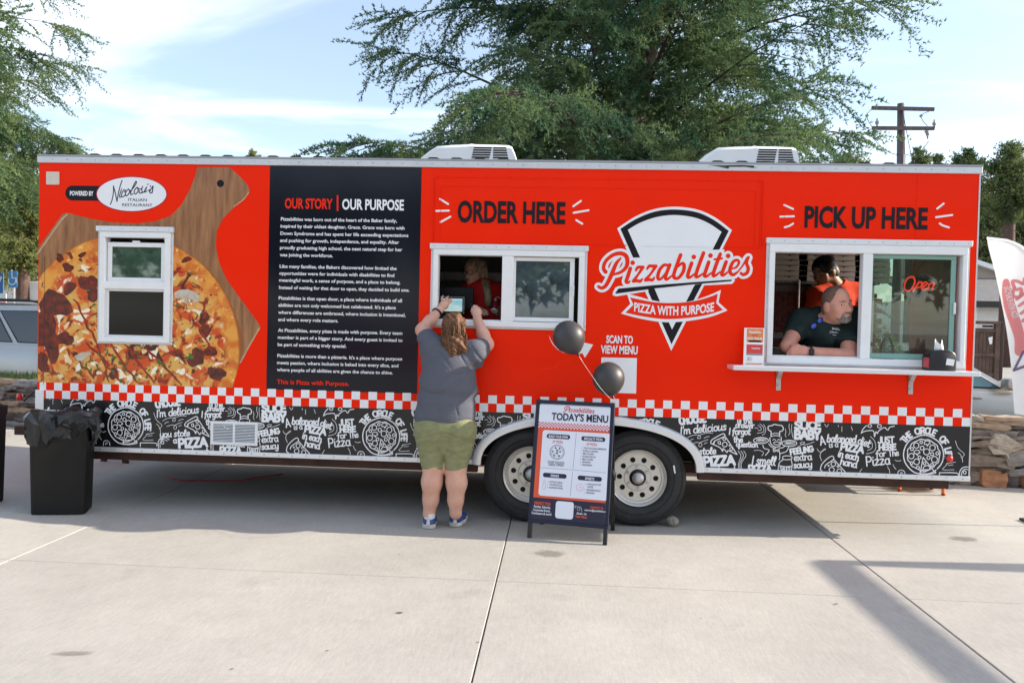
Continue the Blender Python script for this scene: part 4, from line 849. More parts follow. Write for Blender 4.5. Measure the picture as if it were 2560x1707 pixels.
# folded awning panel: raised trim bead round the upper wall
ap = rect('C', 192, 80, 192, 680); axr = W('E', 253, 200).x; az1 = W('C', 700, 85).z; az0 = W('C', 200, 660).z; axl = W('C', 192, 400).x
tr = MB()
lgx0, lgx1 = W('D', 338, 415).x, W('D', 1042, 415).x
for (a, b, c_, d_) in ((axl, axr, az1-.004, az1+.004), (axl, lgx0, az0-.003, az0+.003), (lgx1, axr, az0-.003, az0+.003)): tr.box(a, b, -.0045, -.0005, c_, d_)
MB().box(W('D', 455, 415).x, W('D', 960, 415).x, -.0062, -.0005, az0-.002, az0+.002).build('panel_trim', M['white_vinyl'], trailer)
for xx in (axl, axl+.012, axr, axr-.014): tr.box(xx-.003, xx+.003, -.0055, -.0005, az0, az1)
tr.box(axl+.06, axr-.06, -.003, -.0005, az1-.075, az1-.071); tr.box(axl+.055, axl+.058, -.003, -.0005, az0+.02, az1-.075); tr.box(axr-.058, axr-.055, -.003, -.0005, az0+.02, az1-.075)
for k in range(14):
    tr.lathe([(0, -.009), (.006, -.007), (.008, -.004)], (axl+.03+k*(axr-axl-.06)/13, 0, az1), 'y', 8)
tr.build('panel_trim', M['orange'], trailer)
sm_ = MB()
for c, x_, y0_, y1_ in (('E', 412, 60, 410), ('TR', 688, 840, 1440), ('B', 122, 60, 1490), ('B', 927, 70, 1515), ('A', 290, 660, 1470)):
    p, q = W(c, x_, y0_), W(c, x_-(y1_-y0_)*.022, y1_); xx = (p.x+q.x)/2; (MB().box(xx-.001, xx+.001, -.0032 if c == 'A' else -.0019, -.0005, q.z, p.z)).build('skin_seam', M['navy_panel'] if c in 'BA' else M['orange'], trailer)
# marker lamps, junction cover, vent grille
p0 = rect('A', 296, 126, 378, 209)
jc = MB().bbox(p0[0], p0[1], -.012, .0, p0[2], p0[3], .005); jc.lathe([(0, -.014), (.018, -.0135), (.022, -.012)], ((p0[0]+p0[1])/2, 0, (p0[2]+p0[3])/2), 'y', 16)
for sx in (p0[0]+.014, p0[1]-.014):
    for szz in (p0[2]+.014, p0[3]-.014): jc.lathe([(0, -.0145), (.006, -.0142), (.007, -.012)], (sx, 0, szz), 'y', 8)
M['ivory'] = mat('ivory_plastic', (.62, .55, .46), .4, var=.08, vscale=20); jc.build('socket_cover', M['ivory'], trailer)
lp = W('V', 1998, 575); ml = obj('marker_lamp', MB().lathe([(.030, -.002), (.030, -.012), (.027, -.016)], (lp.x, 0, lp.z), 'y', 20).mesh('m', True, 30), M['black_metal'], trailer)
obj('lens', MB().lathe([(.027, -.012), (.025, -.022), (.016, -.029), (0, -.032)], (lp.x, 0, lp.z), 'y', 20).mesh('m', True), M['red_lens'], ml)
v0 = rect('F', 1878, 475, 2298, 685)
vg = ringframe(v0[0], v0[1], v0[2], v0[3], .022, -.012, .0).build('vent_grille', M['white_plastic'], trailer)
MB().box(v0[0]+.01, v0[1]-.01, -.002, -.0015, v0[2]+.01, v0[3]-.01).build('backing', M['black_vinyl'], vg)
MB().box((v0[0]+v0[1])/2-.008, (v0[0]+v0[1])/2+.008, -.011, -.002, v0[2]+.02, v0[3]-.02).build('divider', M['white_plastic'], vg)
for k in range(12):
    zz_ = v0[2]+.028+k*(v0[3]-v0[2]-.056)/11
    s_ = MB().add([(v0[0]+.02, -.010, zz_-.003), (v0[1]-.02, -.010, zz_-.003), (v0[1]-.02, -.006, zz_+.0022), (v0[0]+.02, -.006, zz_+.0022)], [(0, 1, 2, 3)]); s_.build('slat', M['white_plastic'], vg)
# roof air conditioners
def aircon(c, y0=.62, y1=1.34):
    e = wpart_empty('air_conditioner')
    A = lambda x, y, Y=y0: (W(c, x, y, Y).x, W(c, x, y, Y).z)
    o = 0 if c == 'AC' else 1
    base = [(225, 458), (300, 352), (420, 255), (540, 182), (800, 165), (990, 158), (1050, 147), (1100, 158), (1400, 162), (1600, 172), (1645, 190), (1690, 290), (1745, 470)]
    if o: base = [(430, 495), (520, 400), (640, 300), (800, 205), (1060, 192), (1300, 187), (1340, 178), (1400, 186), (1700, 192), (1920, 203), (1955, 218), (1985, 320), (2010, 515)]
    prof = [A(*p) for p in base]; zb_ = ZT+.06; prof = [(prof[0][0]-.05, zb_)]+prof+[(prof[-1][0]+.015, zb_)]
    cxm = (prof[0][0]+prof[-1][0])/2; rings = []
    for (yy, sc_, dz_) in ((y0, 1.0, -.035), (y0+.035, .995, -.008), (y0+.10, .99, 0), (y1-.10, .99, 0), (y1-.035, .995, -.008), (y1, 1.0, -.035)):
        rings.append([(cxm+(p[0]-cxm)*sc_, yy, p[1]+(dz_ if 0 < i < len(prof)-1 else 0)) for i, p in enumerate(prof)])
    n = len(prof); mb = MB(); V = [p for r_ in rings for p in r_]; Fq = [(i*n+k, (i+1)*n+k, (i+1)*n+k+1, i*n+k+1) for i in range(len(rings)-1) for k in range(n-1)]
    mb.add(V, Fq+[tuple(range(n)), tuple(len(V)-n+k for k in reversed(range(n)))])
    obj('shroud', mb.mesh('shroud', True, 35), M['white_plastic'], e)
    gx = [(1085, 1350, 200, 1030, 1290, 445), (1372, 1562, 203, 1365, 1610, 452)] if not o else [(1395, 1665, 228, 1342, 1610, 480), (1690, 1880, 232, 1675, 1930, 490)]
    for (xa, xb, ya, xc_, xd, yb) in gx:
        for k in range(8):
            u = k/7; l_ = A(xa+(xc_-xa)*u, ya+(yb-ya)*u, y0-.004); r_ = A(xb+(xd-xb)*u, ya+(yb-ya)*u, y0-.004); hh = .0062
            MB().box(l_[0], r_[0], y0-.003, y0+.004, l_[1]-hh-.018, l_[1]+hh-.018).build('grille_slot', M['dark'], e)
aircon('AC'); aircon('AD')
# loose sealant flap hanging over the rail
fl = wp('AD', [(640, 490), (730, 495), (850, 500), (1130, 495), (1320, 505), (1315, 538), (1180, 518), (950, 520), (940, 548), (800, 515)])
MB().flat([fl], -.018).build('sealant_flap', M['black_trim'], trailer)
# interior: floor counter, back wall cladding, shelves
ix = MB().box(.04, TL-.04, .045, .38, 1.16, 1.19); ix.build('serving_counter', M['steel'], trailer)
MB().box(OW[0]-.8, PO[1]+.2, TD-.5, TD-.06, .55, 1.18).build('back_counter', M['steel'], trailer)
M['brick_tile'] = mat('interior_red_tile', (.10, .018, .012), .5, var=.2)
til = MB(); shz = W('M', 500, 480, 1.5).z
for r_i in range(16):
    for c_i in range(20):
        xx = 5.2+c_i*.11+(.055 if r_i % 2 else 0); zz_ = 1.2+r_i*.05
        if zz_ < shz-.1: til.box(xx, xx+.104, TD-.05, TD-.034, zz_, zz_+.045)
stuff(til.build('wall_tile', M['brick_tile'], trailer))
MB().box(4.9, TL-.05, TD-.42, TD-.05, shz-.03, shz-.015).build('rack_shelf', M['black_metal'], trailer)
r = MB()
for k in range(60): r.tube([(4.9+k*.04, TD-.42, shz-.03), (4.91+k*.04, TD-.42, shz-.012), (4.93+k*.04, TD-.42, shz-.03)], .003, 5)
stuff(r.build('rack_wire', M['steel'], trailer))
MB().tube([(W('M', 475, 520, TD-.43).x, TD-.43, shz), (W('M', 475, 520, TD-.43).x, TD-.43, shz-.38)], .012, 10).build('rack_post', M['steel'], trailer)
# partition and open door frame seen through the pick-up glass
M['door_light'] = mat('cream_door_panel', (.45, .42, .33), .5, var=.1)
M['olive'] = mat('olive_panel', (.12, .12, .09), .5)
for (xa, xb, m_) in ((TL-.13, TL-.05, 'door_light'), (TL-.42, TL-.36, 'door_light'), (TL-.62, TL-.45, 'olive')):
    MB().box(xa, xb, TD-.2, TD-.06, .6, 2.6).build('door_frame', M[m_], trailer)
MB().box(TL-.9, TL-.05, TD-.3, TD-.21, 1.42, 1.46).build('door_bar', M['black_metal'], trailer)
MB().box(OW[0]-.3, OW[1]+.5, TD-.35, TD-.06, 1.98, 2.06).build('hood_edge', M['steel'], trailer)
# stabiliser jacks
for jp in (G('F', 1020, 882),):
    xx, yy_ = jp.x, min(jp.y, TD-.3); j = MB(); j.beam((xx-.02, yy_, .38), (xx-.13, yy_, .01), .05, .035, (0, 1, 0)); j.beam((xx+.02, yy_, .38), (xx+.13, yy_, .01), .05, .035, (0, 1, 0)); j.beam((xx-.03, yy_, .385), (xx+.03, yy_, .385), .05, .04); j.beam((xx-.08, yy_, .14), (xx+.08, yy_, .14), .03, .03); j.build('stabiliser_jack', M['dark_steel'], trailer)
# tongue jack crank at the front end
cr_ = MB(); pa = W('F', 300, 215, .3); pb = W('F', 215, 290, .3); pc2 = W('F', 175, 255, .3)
cr_.tube([(0, .3, pa.z), pa, pb, pc2], .008, 8); hn = cr_.build('crank_handle', M['black_metal'], trailer)
MB().lathe([(0, -.03), (.02, -.028), (.026, 0), (.02, .028), (0, .03)], pc2, 'z', 12).build('crank_knob', M['red_lens'], hn)
MB().box(-.9, 0.0, TD/2-.05, TD/2+.05, .40, .48).build('tow_tongue', M['dark_steel'], trailer)

# ================================================================ GROUND
def concrete_mat():
    m = bpy.data.materials.new('brushed_concrete'); m.use_nodes = True; t = m.node_tree; b = t.nodes['Principled BSDF']; b.inputs['Roughness'].default_value = .82; b.inputs['Specular IOR Level'].default_value = .3
    g = t.nodes.new('ShaderNodeNewGeometry')
    def N(sc, det, stretch=(1, 1, 1)):
        mp_ = t.nodes.new('ShaderNodeMapping'); mp_.inputs['Scale'].default_value = stretch; t.links.new(g.outputs['Position'], mp_.inputs[0])
        n = t.nodes.new('ShaderNodeTexNoise'); n.inputs['Scale'].default_value = sc; n.inputs['Detail'].default_value = det; n.inputs['Roughness'].default_value = .62; t.links.new(mp_.outputs[0], n.inputs['Vector']); return n.outputs[0]
    def mr(v, a, b_, c, d):
        r = t.nodes.new('ShaderNodeMapRange'); r.inputs[1].default_value = a; r.inputs[2].default_value = b_; r.inputs[3].default_value = c; r.inputs[4].default_value = d; t.links.new(v, r.inputs[0]); return r.outputs[0]
    def mul(a, c):
        x = t.nodes.new('ShaderNodeMath'); x.operation = 'MULTIPLY'; t.links.new(a, x.inputs[0]); t.links.new(c, x.inputs[1]); return x.outputs[0]
    large = mr(N(.55, 6), .3, .7, .88, 1.1); mid = mr(N(5, 6), .3, .7, .95, 1.04); fine = mr(N(60, 3, (1, .18, 1)), .3, .7, .93, 1.06); grit = mr(N(220, 2), .3, .7, .88, 1.1)
    spots = mr(N(2.3, 6), .60, .74, 1.0, .86)
    f = mul(mul(mul(mul(large, mid), fine), grit), spots)
    v = t.nodes.new('ShaderNodeMix'); v.data_type = 'RGBA'; v.inputs['A'].default_value = (0, 0, 0, 1); v.inputs['B'].default_value = (.41, .387, .350, 1); t.links.new(f, v.inputs['Factor']); v.clamp_factor = False
    t.links.new(v.outputs['Result'], b.inputs['Base Color'])
    bn = t.nodes.new('ShaderNodeBump'); bn.inputs['Strength'].default_value = .25; bn.inputs['Distance'].default_value = .004; t.links.new(mul(N(60, 3, (1, .18, 1)), N(220, 2)), bn.inputs['Height']); t.links.new(bn.outputs[0], b.inputs['Normal'])
    return m
M['concrete'] = concrete_mat()
M['soil'] = mat('ground_earth', (.22, .19, .15), .9, var=.3, vscale=.8)
M['asphalt'] = mat('pale_asphalt', (.30, .28, .25), .9, var=.12, vscale=1.2)
structure(MB().add([(-900, -900, -.06), (900, -900, -.06), (900, 900, -.06), (-900, 900, -.06)], [(0, 1, 2, 3)]).build('ground', M['soil']))
M['joint'] = mat('joint_dirt', (.05, .045, .04), .95)
pav = structure(MB().add([(-13, -22, -.022), (18, -22, -.022), (18, 3.4, -.022), (-13, 3.4, -.022)], [(0, 1, 2, 3)]).build('pavement', M['joint']))
def ground_z(x): return .05*max(0, min(.7915-x, 3.1))   # the apron rises gently past the left joint
XC = [-12.9, -8.4, -5.3, -2.28, .7915, 3.8587, 6.2868, 9.0, 12.0, 15.0, 17.9]; YC = [-21.9, -17.5, -13.2, -8.8, -5.1, -1.3916, 3.38]
for i in range(len(XC)-1):
    for j in range(len(YC)-1):
        g_ = .0035; x0, x1, y0, y1 = XC[i]+g_, XC[i+1]-g_, YC[j]+g_*.6, YC[j+1]-g_*.6; dz_ = random.uniform(-.002, .0)
        sl_ = MB().bbox(x0, x1, y0, y1, -.1, dz_, .004, 1)
        sl_.v = [(p[0], p[1], p[2]+ground_z(p[0])) for p in sl_.v]; sl_.build('slab', M['concrete'], pav)
def stain_mat(name, col, dens):
    m = bpy.data.materials.new(name); m.use_nodes = True; t = m.node_tree; t.nodes.clear()
    b = t.nodes.new('ShaderNodeBsdfDiffuse'); b.inputs[0].default_value = (*col, 1); tr = t.nodes.new('ShaderNodeBsdfTransparent'); mx = t.nodes.new('ShaderNodeMixShader'); o = t.nodes.new('ShaderNodeOutputMaterial')
    co = t.nodes.new('ShaderNodeTexCoord'); ln = t.nodes.new('ShaderNodeVectorMath'); ln.operation = 'LENGTH'; t.links.new(co.outputs['Object'], ln.inputs[0])
    n = t.nodes.new('ShaderNodeTexNoise'); n.inputs['Scale'].default_value = 2.2; n.inputs['Detail'].default_value = 5; t.links.new(co.outputs['Object'], n.inputs['Vector'])
    ad = t.nodes.new('ShaderNodeMath'); ad.operation = 'MULTIPLY_ADD'; ad.inputs[1].default_value = .7; t.links.new(n.outputs[0], ad.inputs[0]); t.links.new(ln.outputs['Value'], ad.inputs[2])
    r = t.nodes.new('ShaderNodeMapRange'); r.interpolation_type = 'SMOOTHSTEP'; r.inputs[1].default_value = .75; r.inputs[2].default_value = 1.2; r.inputs[3].default_value = dens; r.inputs[4].default_value = 0; t.links.new(ad.outputs[0], r.inputs[0])
    t.links.new(r.outputs[0], mx.inputs[0]); t.links.new(tr.outputs[0], mx.inputs[1]); t.links.new(b.outputs[0], mx.inputs[2]); t.links.new(mx.outputs[0], o.inputs[0]); return m
M['stain'] = stain_mat('damp_stain', (.25, .22, .19), .45); M['gum'] = stain_mat('gum_spot', (.06, .06, .06), .7); M['wet'] = stain_mat('wet_patch', (.07, .04, .022), .7)
for (u, v, rx, ry, k) in [(1265, 1271, .15, .11, 'stain'), (2215, 1237, .16, .10, 'stain'), (918, 1407, .03, .018, 'gum'), (1920, 1387, .022, .011, 'gum'), (170, 1500, .13, .035, 'stain'), (752, 1494, .012, .008, 'gum'), (1098, 1475, .014, .009, 'gum'), (918, 1274, .012, .008, 'gum'), (2085, 1122, .38, .26, 'wet'), (533, 1536, .012, .008, 'gum'), (1610, 1420, .009, .006, 'gum'), (640, 1330, .008, .006, 'gum')]:
    p = on_z(u*2560/2352, v*2560/2352); s_ = 1.3
    o = MB().add([(-s_, -s_, 0), (s_, -s_, 0), (s_, s_, 0), (-s_, s_, 0)], [(0, 1, 2, 3)]).build('stain', M[k], pav); o.location = (p.x, p.y, .0025+ground_z(p.x)); o.scale = (rx, ry, 1); o.location.z += .0004*random.random(); o.rotation_euler = (0, 0, random.uniform(-.4, .4))
# dirt-dark cracks along the near joints come from the recessed gaps; road behind the wall
structure(MB().add([(-60, 4.4, -.02), (70, 4.4, -.02), (70, 48, -.02), (-60, 48, -.02)], [(0, 1, 2, 3)]).build('parking_lot', M['asphalt']))
M['conc2'] = mat('pale_driveway', (.47, .43, .37), .9, var=.1, vscale=1)
structure(MB().add([(7.5, 11, -.012), (40, 11, -.012), (40, 21, -.012), (7.5, 21, -.012)], [(0, 1, 2, 3)]).build('driveway', M['conc2']))

# ---------------------------------------------------------------- dry stone retaining wall
WO = Vector((-4.0, 3.25, 0)); WDIR = Vector((17, -1.35, 0)).normalized(); WNRM = Vector((WDIR.y, -WDIR.x, 0))   # normal towards the camera
def wl(s, out, z): return WO+WDIR*s+WNRM*out+Vector((0, 0, z))
wall = thing('stone_wall', 'low retaining wall of stacked brown and grey stones behind the trailer', 'stone wall')
M['mortar'] = mat('wall_mortar', (.17, .14, .115), .95, var=.35, vscale=12, bump=.5, bscale=30)
M['mortar_top'] = mat('wall_cap_mortar', (.5, .46, .40), .9, var=.2, vscale=5, bump=.5, bscale=25)
c_ = MB(); c_.add([wl(0, -.42, -.05), wl(18, -.42, -.05), wl(18, -.06, -.05), wl(0, -.06, -.05), wl(0, -.42, .62), wl(18, -.42, .62), wl(18, -.06, .62), wl(0, -.06, .62)], [(0, 3, 2, 1), (4, 5, 6, 7), (0, 1, 5, 4), (1, 2, 6, 5), (2, 3, 7, 6), (3, 0, 4, 7)]); c_.build('mortar_core', M['mortar'], wall)
SM = [mat('stone_%s' % n, c, .85, var=.32, vscale=9, bump=.6, bscale=22, stretch=(1, 1, 2.4)) for n, c in (('greybrown', (.21, .165, .13)), ('tan', (.33, .235, .165)), ('grey', (.24, .22, .205)), ('dark', (.115, .095, .085)), ('rust', (.36, .165, .085)), ('pale', (.40, .34, .28)))]
def rock(sx, sy, sz, rs_, nx=4, nz=3, j=.16):
    bm = bmesh.new(); bmesh.ops.create_cube(bm, size=1); bmesh.ops.subdivide_edges(bm, edges=bm.edges[:], cuts=2, use_grid_fill=True)
    for v in bm.verts:
        p = v.co.copy(); q = p.normalized()*.72; p = p.lerp(q, .28)
        v.co = Vector((p.x*sx+rs_.gauss(0, j*.35)*sx*.3, p.y*sy+rs_.gauss(0, j)*sy*.4, p.z*sz+rs_.gauss(0, j)*sz*.5))
    r = MB(); bm.verts.index_update(); r.add([v.co for v in bm.verts], [[v.index for v in f.verts] for f in bm.faces]); bm.free(); return r
rw = random.Random(11); mid = MB()
for k in range(3): pass
z = 0.0; row = 0
ang = math.atan2(WDIR.y, WDIR.x)
while z < .66:
    h = rw.uniform(.055, .115) if z > .12 else rw.uniform(.13, .17)
    s_ = rw.uniform(-.2, 0)+.2
    while s_ < 17.6:
        l = rw.uniform(.22, .62) if z > .12 else rw.uniform(.2, .45)
        mb = rock(l*1.03, .2, h*1.06, rw, j=.24); m_ = rw.choices(SM, (5, 4, 4, 3, 1.2 if z > .12 else 3, 1.5))[0]
        c = wl(s_+l/2, -.06+rw.uniform(-.03, .04), z+h/2); tilt = rw.gauss(0, .06)
        X = (WO+WDIR*(s_+l/2)).x
        if (X < .9 or X > 6.3) and -3.5 < X < 12:
            o = mb.build('stone', m_, wall, smooth=True, angle=20); o.location = c; o.rotation_euler = (0, tilt, ang)
        else:
            Rm = Matrix.Rotation(ang, 3, 'Z') @ Matrix.Rotation(tilt, 3, 'Y'); mid.add([Rm @ Vector(v)+c for v in mb.v], mb.f)
        s_ += l+rw.uniform(.0, .03)
    z += h; row += 1
stuff(mid.build('stone_course', SM[0], wall))
cap = MB(); n = 90
for i in range(n+1):
    s_ = 18*i/n
    for out, zz_ in ((.05+.03*math.sin(i*2.3), .655+.012*math.sin(i*1.7)), (.02, .69+.012*math.sin(i*2.9)), (-.25, .70+.01*math.sin(i*3.7)), (-.45, .66)): cap.v.append(tuple(wl(s_, out-.06, zz_)))
for i in range(n):
    for k in range(3): cap.f.append((i*4+k, (i+1)*4+k, (i+1)*4+k+1, i*4+k+1))
cap.build('coping', M['mortar_top'], wall, smooth=True)
for (sx_, sz_, mi, sd_, xx_, yy_, ro_) in ((.30, .2, 5, 5, 560, 930, .5), (.24, .15, 4, 6, 450, 1290, .1), (.26, .13, 2, 8, 720, 1060, -.4)):
    p = W('Y', xx_, yy_, 2.2); o = rock(sx_, .16, sz_, random.Random(sd_)).build('stone', SM[mi], wall, smooth=True, angle=32); c_ = wl((p.x-WO.x)/WDIR.x, .0, p.z); o.location = c_; o.rotation_euler = (0, ro_, ang)
# raised bed with lawn behind the wall
M['bed'] = mat('bed_soil', (.09, .075, .05), .95, var=.4, vscale=5)
bed = MB(); bed.add([wl(0, -.4, -.05), wl(18, -.4, -.05), wl(18, -1.25, -.05), wl(0, -1.25, -.05), wl(0, -.4, .645), wl(18, -.4, .645), wl(18, -1.25, .6), wl(0, -1.25, .6)], [(4, 5, 6, 7), (3, 7, 6, 2), (0, 4, 7, 3), (1, 2, 6, 5)]); structure(bed.build('raised_bed', M['bed']))
M['grass'] = mat('lawn_grass', (.055, .11, .02), .8, col2=(.13, .19, .05), vscale=3)
gr = []; gt = []
for i in range(9000):
    s_ = RNG.uniform(0, 6.5); o_ = -RNG.uniform(.42, 1.22); p = wl(s_, o_, .64); h = RNG.uniform(.05, .13); a = RNG.uniform(0, 6.28); w_ = .006
    d = Vector((math.cos(a), math.sin(a), 0)); k = len(gr); gr += [p-d*w_, p+d*w_, p+Vector((RNG.normal(0, .03), RNG.normal(0, .03), h))]; gt.append((k, k+1, k+2))
stuff(tag(obj('grass', mesh_np('grass', [tuple(v) for v in gr], gt), M['grass']), 'short green grass on the raised bed behind the stone wall', 'grass'))

# ================================================================ THINGS IN FRONT OF AND ON THE TRAILER
# ---- wheeled-out bin with a black liner
def trash_bin(x0, x1, y0, z1, dpt, label, group=None, seed=1, bag=True):
    e = thing('trash_bin', label, 'trash bin', ((x0+x1)/2, y0+dpt/2, 0), group)
    cx, cy = (x0+x1)/2, y0+dpt/2; hw, hd = (x1-x0)/2, dpt/2; tp = 1.0
    mb = MB(); rings = []
    def rr(hx, hy, z_, r=.04, n=4):
        pts = []
        for (sx, sy, a0) in ((1, 1, 0), (-1, 1, 90), (-1, -1, 180), (1, -1, 270)):
            for k in range(n+1): a = rad(a0+90*k/n); pts.append((cx+sx*(hx-r)+r*math.cos(a), cy+sy*(hy-r)+r*math.sin(a), z_))
        return pts
    lv = [(.90, .90, .004), (.92, .92, .0), (.93, .93, .02), (1.0, 1.0, z1*.9), (1.03, 1.03, z1*.91), (1.04, 1.04, z1), (.98, .98, z1), (.97, .97, z1*.93), (.9, .9, .05)]
    R = [rr(hw*a, hd*b, z_) for a, b, z_ in lv]; n = len(R[0]); V = [p for r_ in R for p in r_]
    mb.add(V, [(i*n+k, i*n+(k+1) % n, (i+1)*n+(k+1) % n, (i+1)*n+k) for i in range(len(R)-1) for k in range(n)]+[tuple(reversed(range(n))), tuple((len(R)-1)*n+k for k in range(n))])
    obj('body', mb.mesh('bin', True, 40), M['bin'], e)
    if bag:
        rs_ = random.Random(seed); n = 46; rows = 9; mb = MB()
        ph = [rs_.uniform(0, 6.28) for _ in range(8)]
        for i in range(rows):
            t = i/(rows-1)
            for k in range(n):
                a = 2*math.pi*k/n; ca, sa = math.cos(a), math.sin(a); q = 1/max(abs(ca)**6+abs(sa)**6, 1e-6)**(1/6)
                drop = .21+.05*math.sin(3*a+ph[0])+.035*math.sin(7*a+ph[1])+.02*math.sin(13*a+ph[2])
                fold = .011*math.sin(7*a+ph[3]+3*t)+.007*math.sin(13*a+ph[4]-5*t)
                if t < .25: sc_ = .8+.28*(t/.25); zz_ = z1+.005+.02*math.sin(math.pi*t/.5)+fold*.6+.02*math.sin(5*a+ph[6])
                else:
                    u = (t-.25)/.75; sc_ = 1.07+.07*math.sin(min(1, u*1.3)*math.pi)+.02*u; zz_ = z1+.03-u*drop+fold*.5+.02*math.sin(5*a+ph[6])*(1-u)
                    sc_ += .09*(max(0, math.sin(2*a+ph[7]))**3)*math.sin(math.pi*u)
                rx, ry = hw*sc_*q+fold*2.0*min(1, t*3), hd*sc_*q+fold*2.0*min(1, t*3)
                jj = .0075*min(1, t*3); mb.v.append((cx+rx*ca+rs_.gauss(0, jj), cy+ry*sa+rs_.gauss(0, jj), min(zz_, z1+.05)+rs_.gauss(0, jj)))
        for i in range(rows-1):
            for k in range(n):
                q = (i*n+k, (i+1)*n+k, (i+1)*n+(k+1) % n, i*n+(k+1) % n)
                mb.f += [(q[0], q[1], q[2]), (q[0], q[2], q[3])] if rs_.random() < .5 else [(q[0], q[1], q[3]), (q[1], q[2], q[3])]
        mb.f.append(tuple(range(n)))
        obj('liner_bag', mb.mesh('bag', True, 24), M['bag'], e)
    e.location.z = ground_z((x0+x1)/2)-.004; e.rotation_euler = (0, 0, rad(20) if bag else 0)
    return e
M['bin'] = mat('black_bin_plastic', (.010, .010, .010), .55, var=.15, vscale=8, bump=.06, bscale=120, spec=.25)
M['bag'] = mat('black_liner_film', (.008, .009, .012), .24, 0, bump=.3, bscale=30)
bz = W('F', 500, 365, -.2).z-.035
trash_bin(W('F', 262, 1000, -.33).x, W('F', 715, 1000, -.33).x, -.385, bz-.02, .30, 'tall black trash bin with a crumpled liner bag hanging over its rim', seed=3)
trash_bin(W('F', -500, 1000, -.3).x, W('F', -95, 1000, -.3).x, -.34, bz-.01, .25, 'black box shaped bin without a liner at the left photo edge', seed=9, bag=False)

# ---- pavement menu sign (A-frame)
SG0 = G('J', 68, 1425); SG1 = G('J', 850, 1500)
su = (SG1-SG0); sw_ = su.length; su.normalize(); sb = Vector((-su.y, su.x, 0)); spread = .43
apexR = SG1+sb*(spread/2); pt = W('J', 975, 110, apexR.y); zap = pt.z
sv = (sb*(spread/2)+Vector((0, 0, zap))); slen = sv.length; sv.normalize(); sn = su.cross(sv).normalized()   # su x sv points away/up? fix sign below
if sn.y > 0: sn = -sn
sign = thing('menu_sign', 'black framed folding pavement sign with the printed pizza menu', 'menu sign')
MS = Matrix(((su.x, -sn.x, sv.x, SG0.x), (su.y, -sn.y, sv.y, SG0.y), (su.z, -sn.z, sv.z, SG0.z), (0, 0, 0, 1)))   # local x along width, local z up the slope, local -y out of the face
sign.matrix_world = MS
def spart(mb, name, m, parent=None, **k):
    o = obj(name, mb.mesh(name, k.get('smooth', False), k.get('angle')), m); o.parent = parent or sign; return o
MSI = MS.inverted()
def sp(x, y):
    o = CR['J']; k = Vector(ray(o[0]+x*o[2], o[1]+y*o[2])); c = Vector(CAM); t_ = (SG0-c).dot(sn)/k.dot(sn); q = MSI @ (c+k*t_); return (q.x, q.z)
def spl(pts): return [sp(*p) for p in pts]
fz0 = sp(70, 1270)[1]
for xx in (0.0, sw_-.03):
    spart(MB().bbox(xx, xx+.03, 0.0, .03, 0, fz0+.05, .003, 1), 'leg', M['black_metal'])
M['navy_frame'] = mat('navy_black_frame', (.010, .013, .035), .35, .2)
fr = ringframe(-.004, sw_+.004, fz0, slen, .028, -.004, .026); spart(fr, 'front_frame', M['navy_frame'])
spart(MB().box(.02, sw_-.02, .008, .014, fz0+.02, slen-.02), 'backing_board', M['white_plastic'])
M['paper'] = mat('menu_paper', (.74, .76, .84), .45, var=.02); M['menu_red'] = mat('menu_red_print', (.62, .05, .05), .45); M['menu_orange'] = mat('menu_orange_print', (.72, .085, .025), .45); M['menu_navy'] = mat('menu_navy_print', (.012, .010, .035), .45)
P4 = spl([(215, 118), (945, 160), (850, 1325), (97, 1255)])
pxa, pxb, pza, pzb = (P4[0][0]+P4[3][0])/2, (P4[1][0]+P4[2][0])/2, (P4[2][1]+P4[3][1])/2, (P4[0][1]+P4[1][1])/2
pxa, pxb, pzb = .026, sw_-.026, min(pzb, slen-.027); pza = max(pza, fz0+.027)
poster = spart(MB().box(pxa, pxb, -.0005, .004, pza, pzb), 'menu_poster', M['paper'])
def zJ(x, y): return sp(x, y)[1]
z_chk1, z_chk0 = zJ(560, 310), zJ(560, 365); z_or0 = zJ(500, 1058); z_blk0 = zJ(470, 1268)
def fl(x0, x1, z0, z1, y, m, name): return spart(MB().add([(x0, y, z0), (x1, y, z0), (x1, y, z1), (x0, y, z1)], [(0, 1, 2, 3)]), name, M[m], poster)
fl(pxa, pxb, z_or0, z_chk0, -.0009, 'menu_orange', 'orange_field'); fl(pxa, pxb, z_blk0, z_or0, -.0009, 'menu_navy', 'navy_field')
ck = MB(); ncol = 44; cw = (pxb-pxa)/ncol; ch = (z_chk1-z_chk0)/4
for i in range(ncol):
    for j in range(4):
        if (i+j) % 2: ck.add([(pxa+i*cw, -.0009, z_chk0+j*ch), (pxa+(i+1)*cw, -.0009, z_chk0+j*ch), (pxa+(i+1)*cw, -.0009, z_chk0+(j+1)*ch), (pxa+i*cw, -.0009, z_chk0+(j+1)*ch)], [(0, 1, 2, 3)])
stuff(spart(ck, 'check_row', M['menu_red'], poster))
def rrect(x0, x1, z0, z1, r, n=6):
    o = []
    for cx_, cz_, a0 in ((x1-r, z1-r, 0), (x0+r, z1-r, 90), (x0+r, z0+r, 180), (x1-r, z0+r, 270)):
        for k in range(n+1): a = rad(a0+90*k/n); o.append((cx_+r*math.cos(a), cz_+r*math.sin(a)))
    return o
wx0, wx1 = sp(215, 500)[0], sp(880, 700)[0]; wz1, wz0 = zJ(560, 388), zJ(500, 1035)
spart(MB().flat([rrect(wx0, wx1, wz0, wz1, .022)], -.0014), 'white_card', M['paper'], poster)
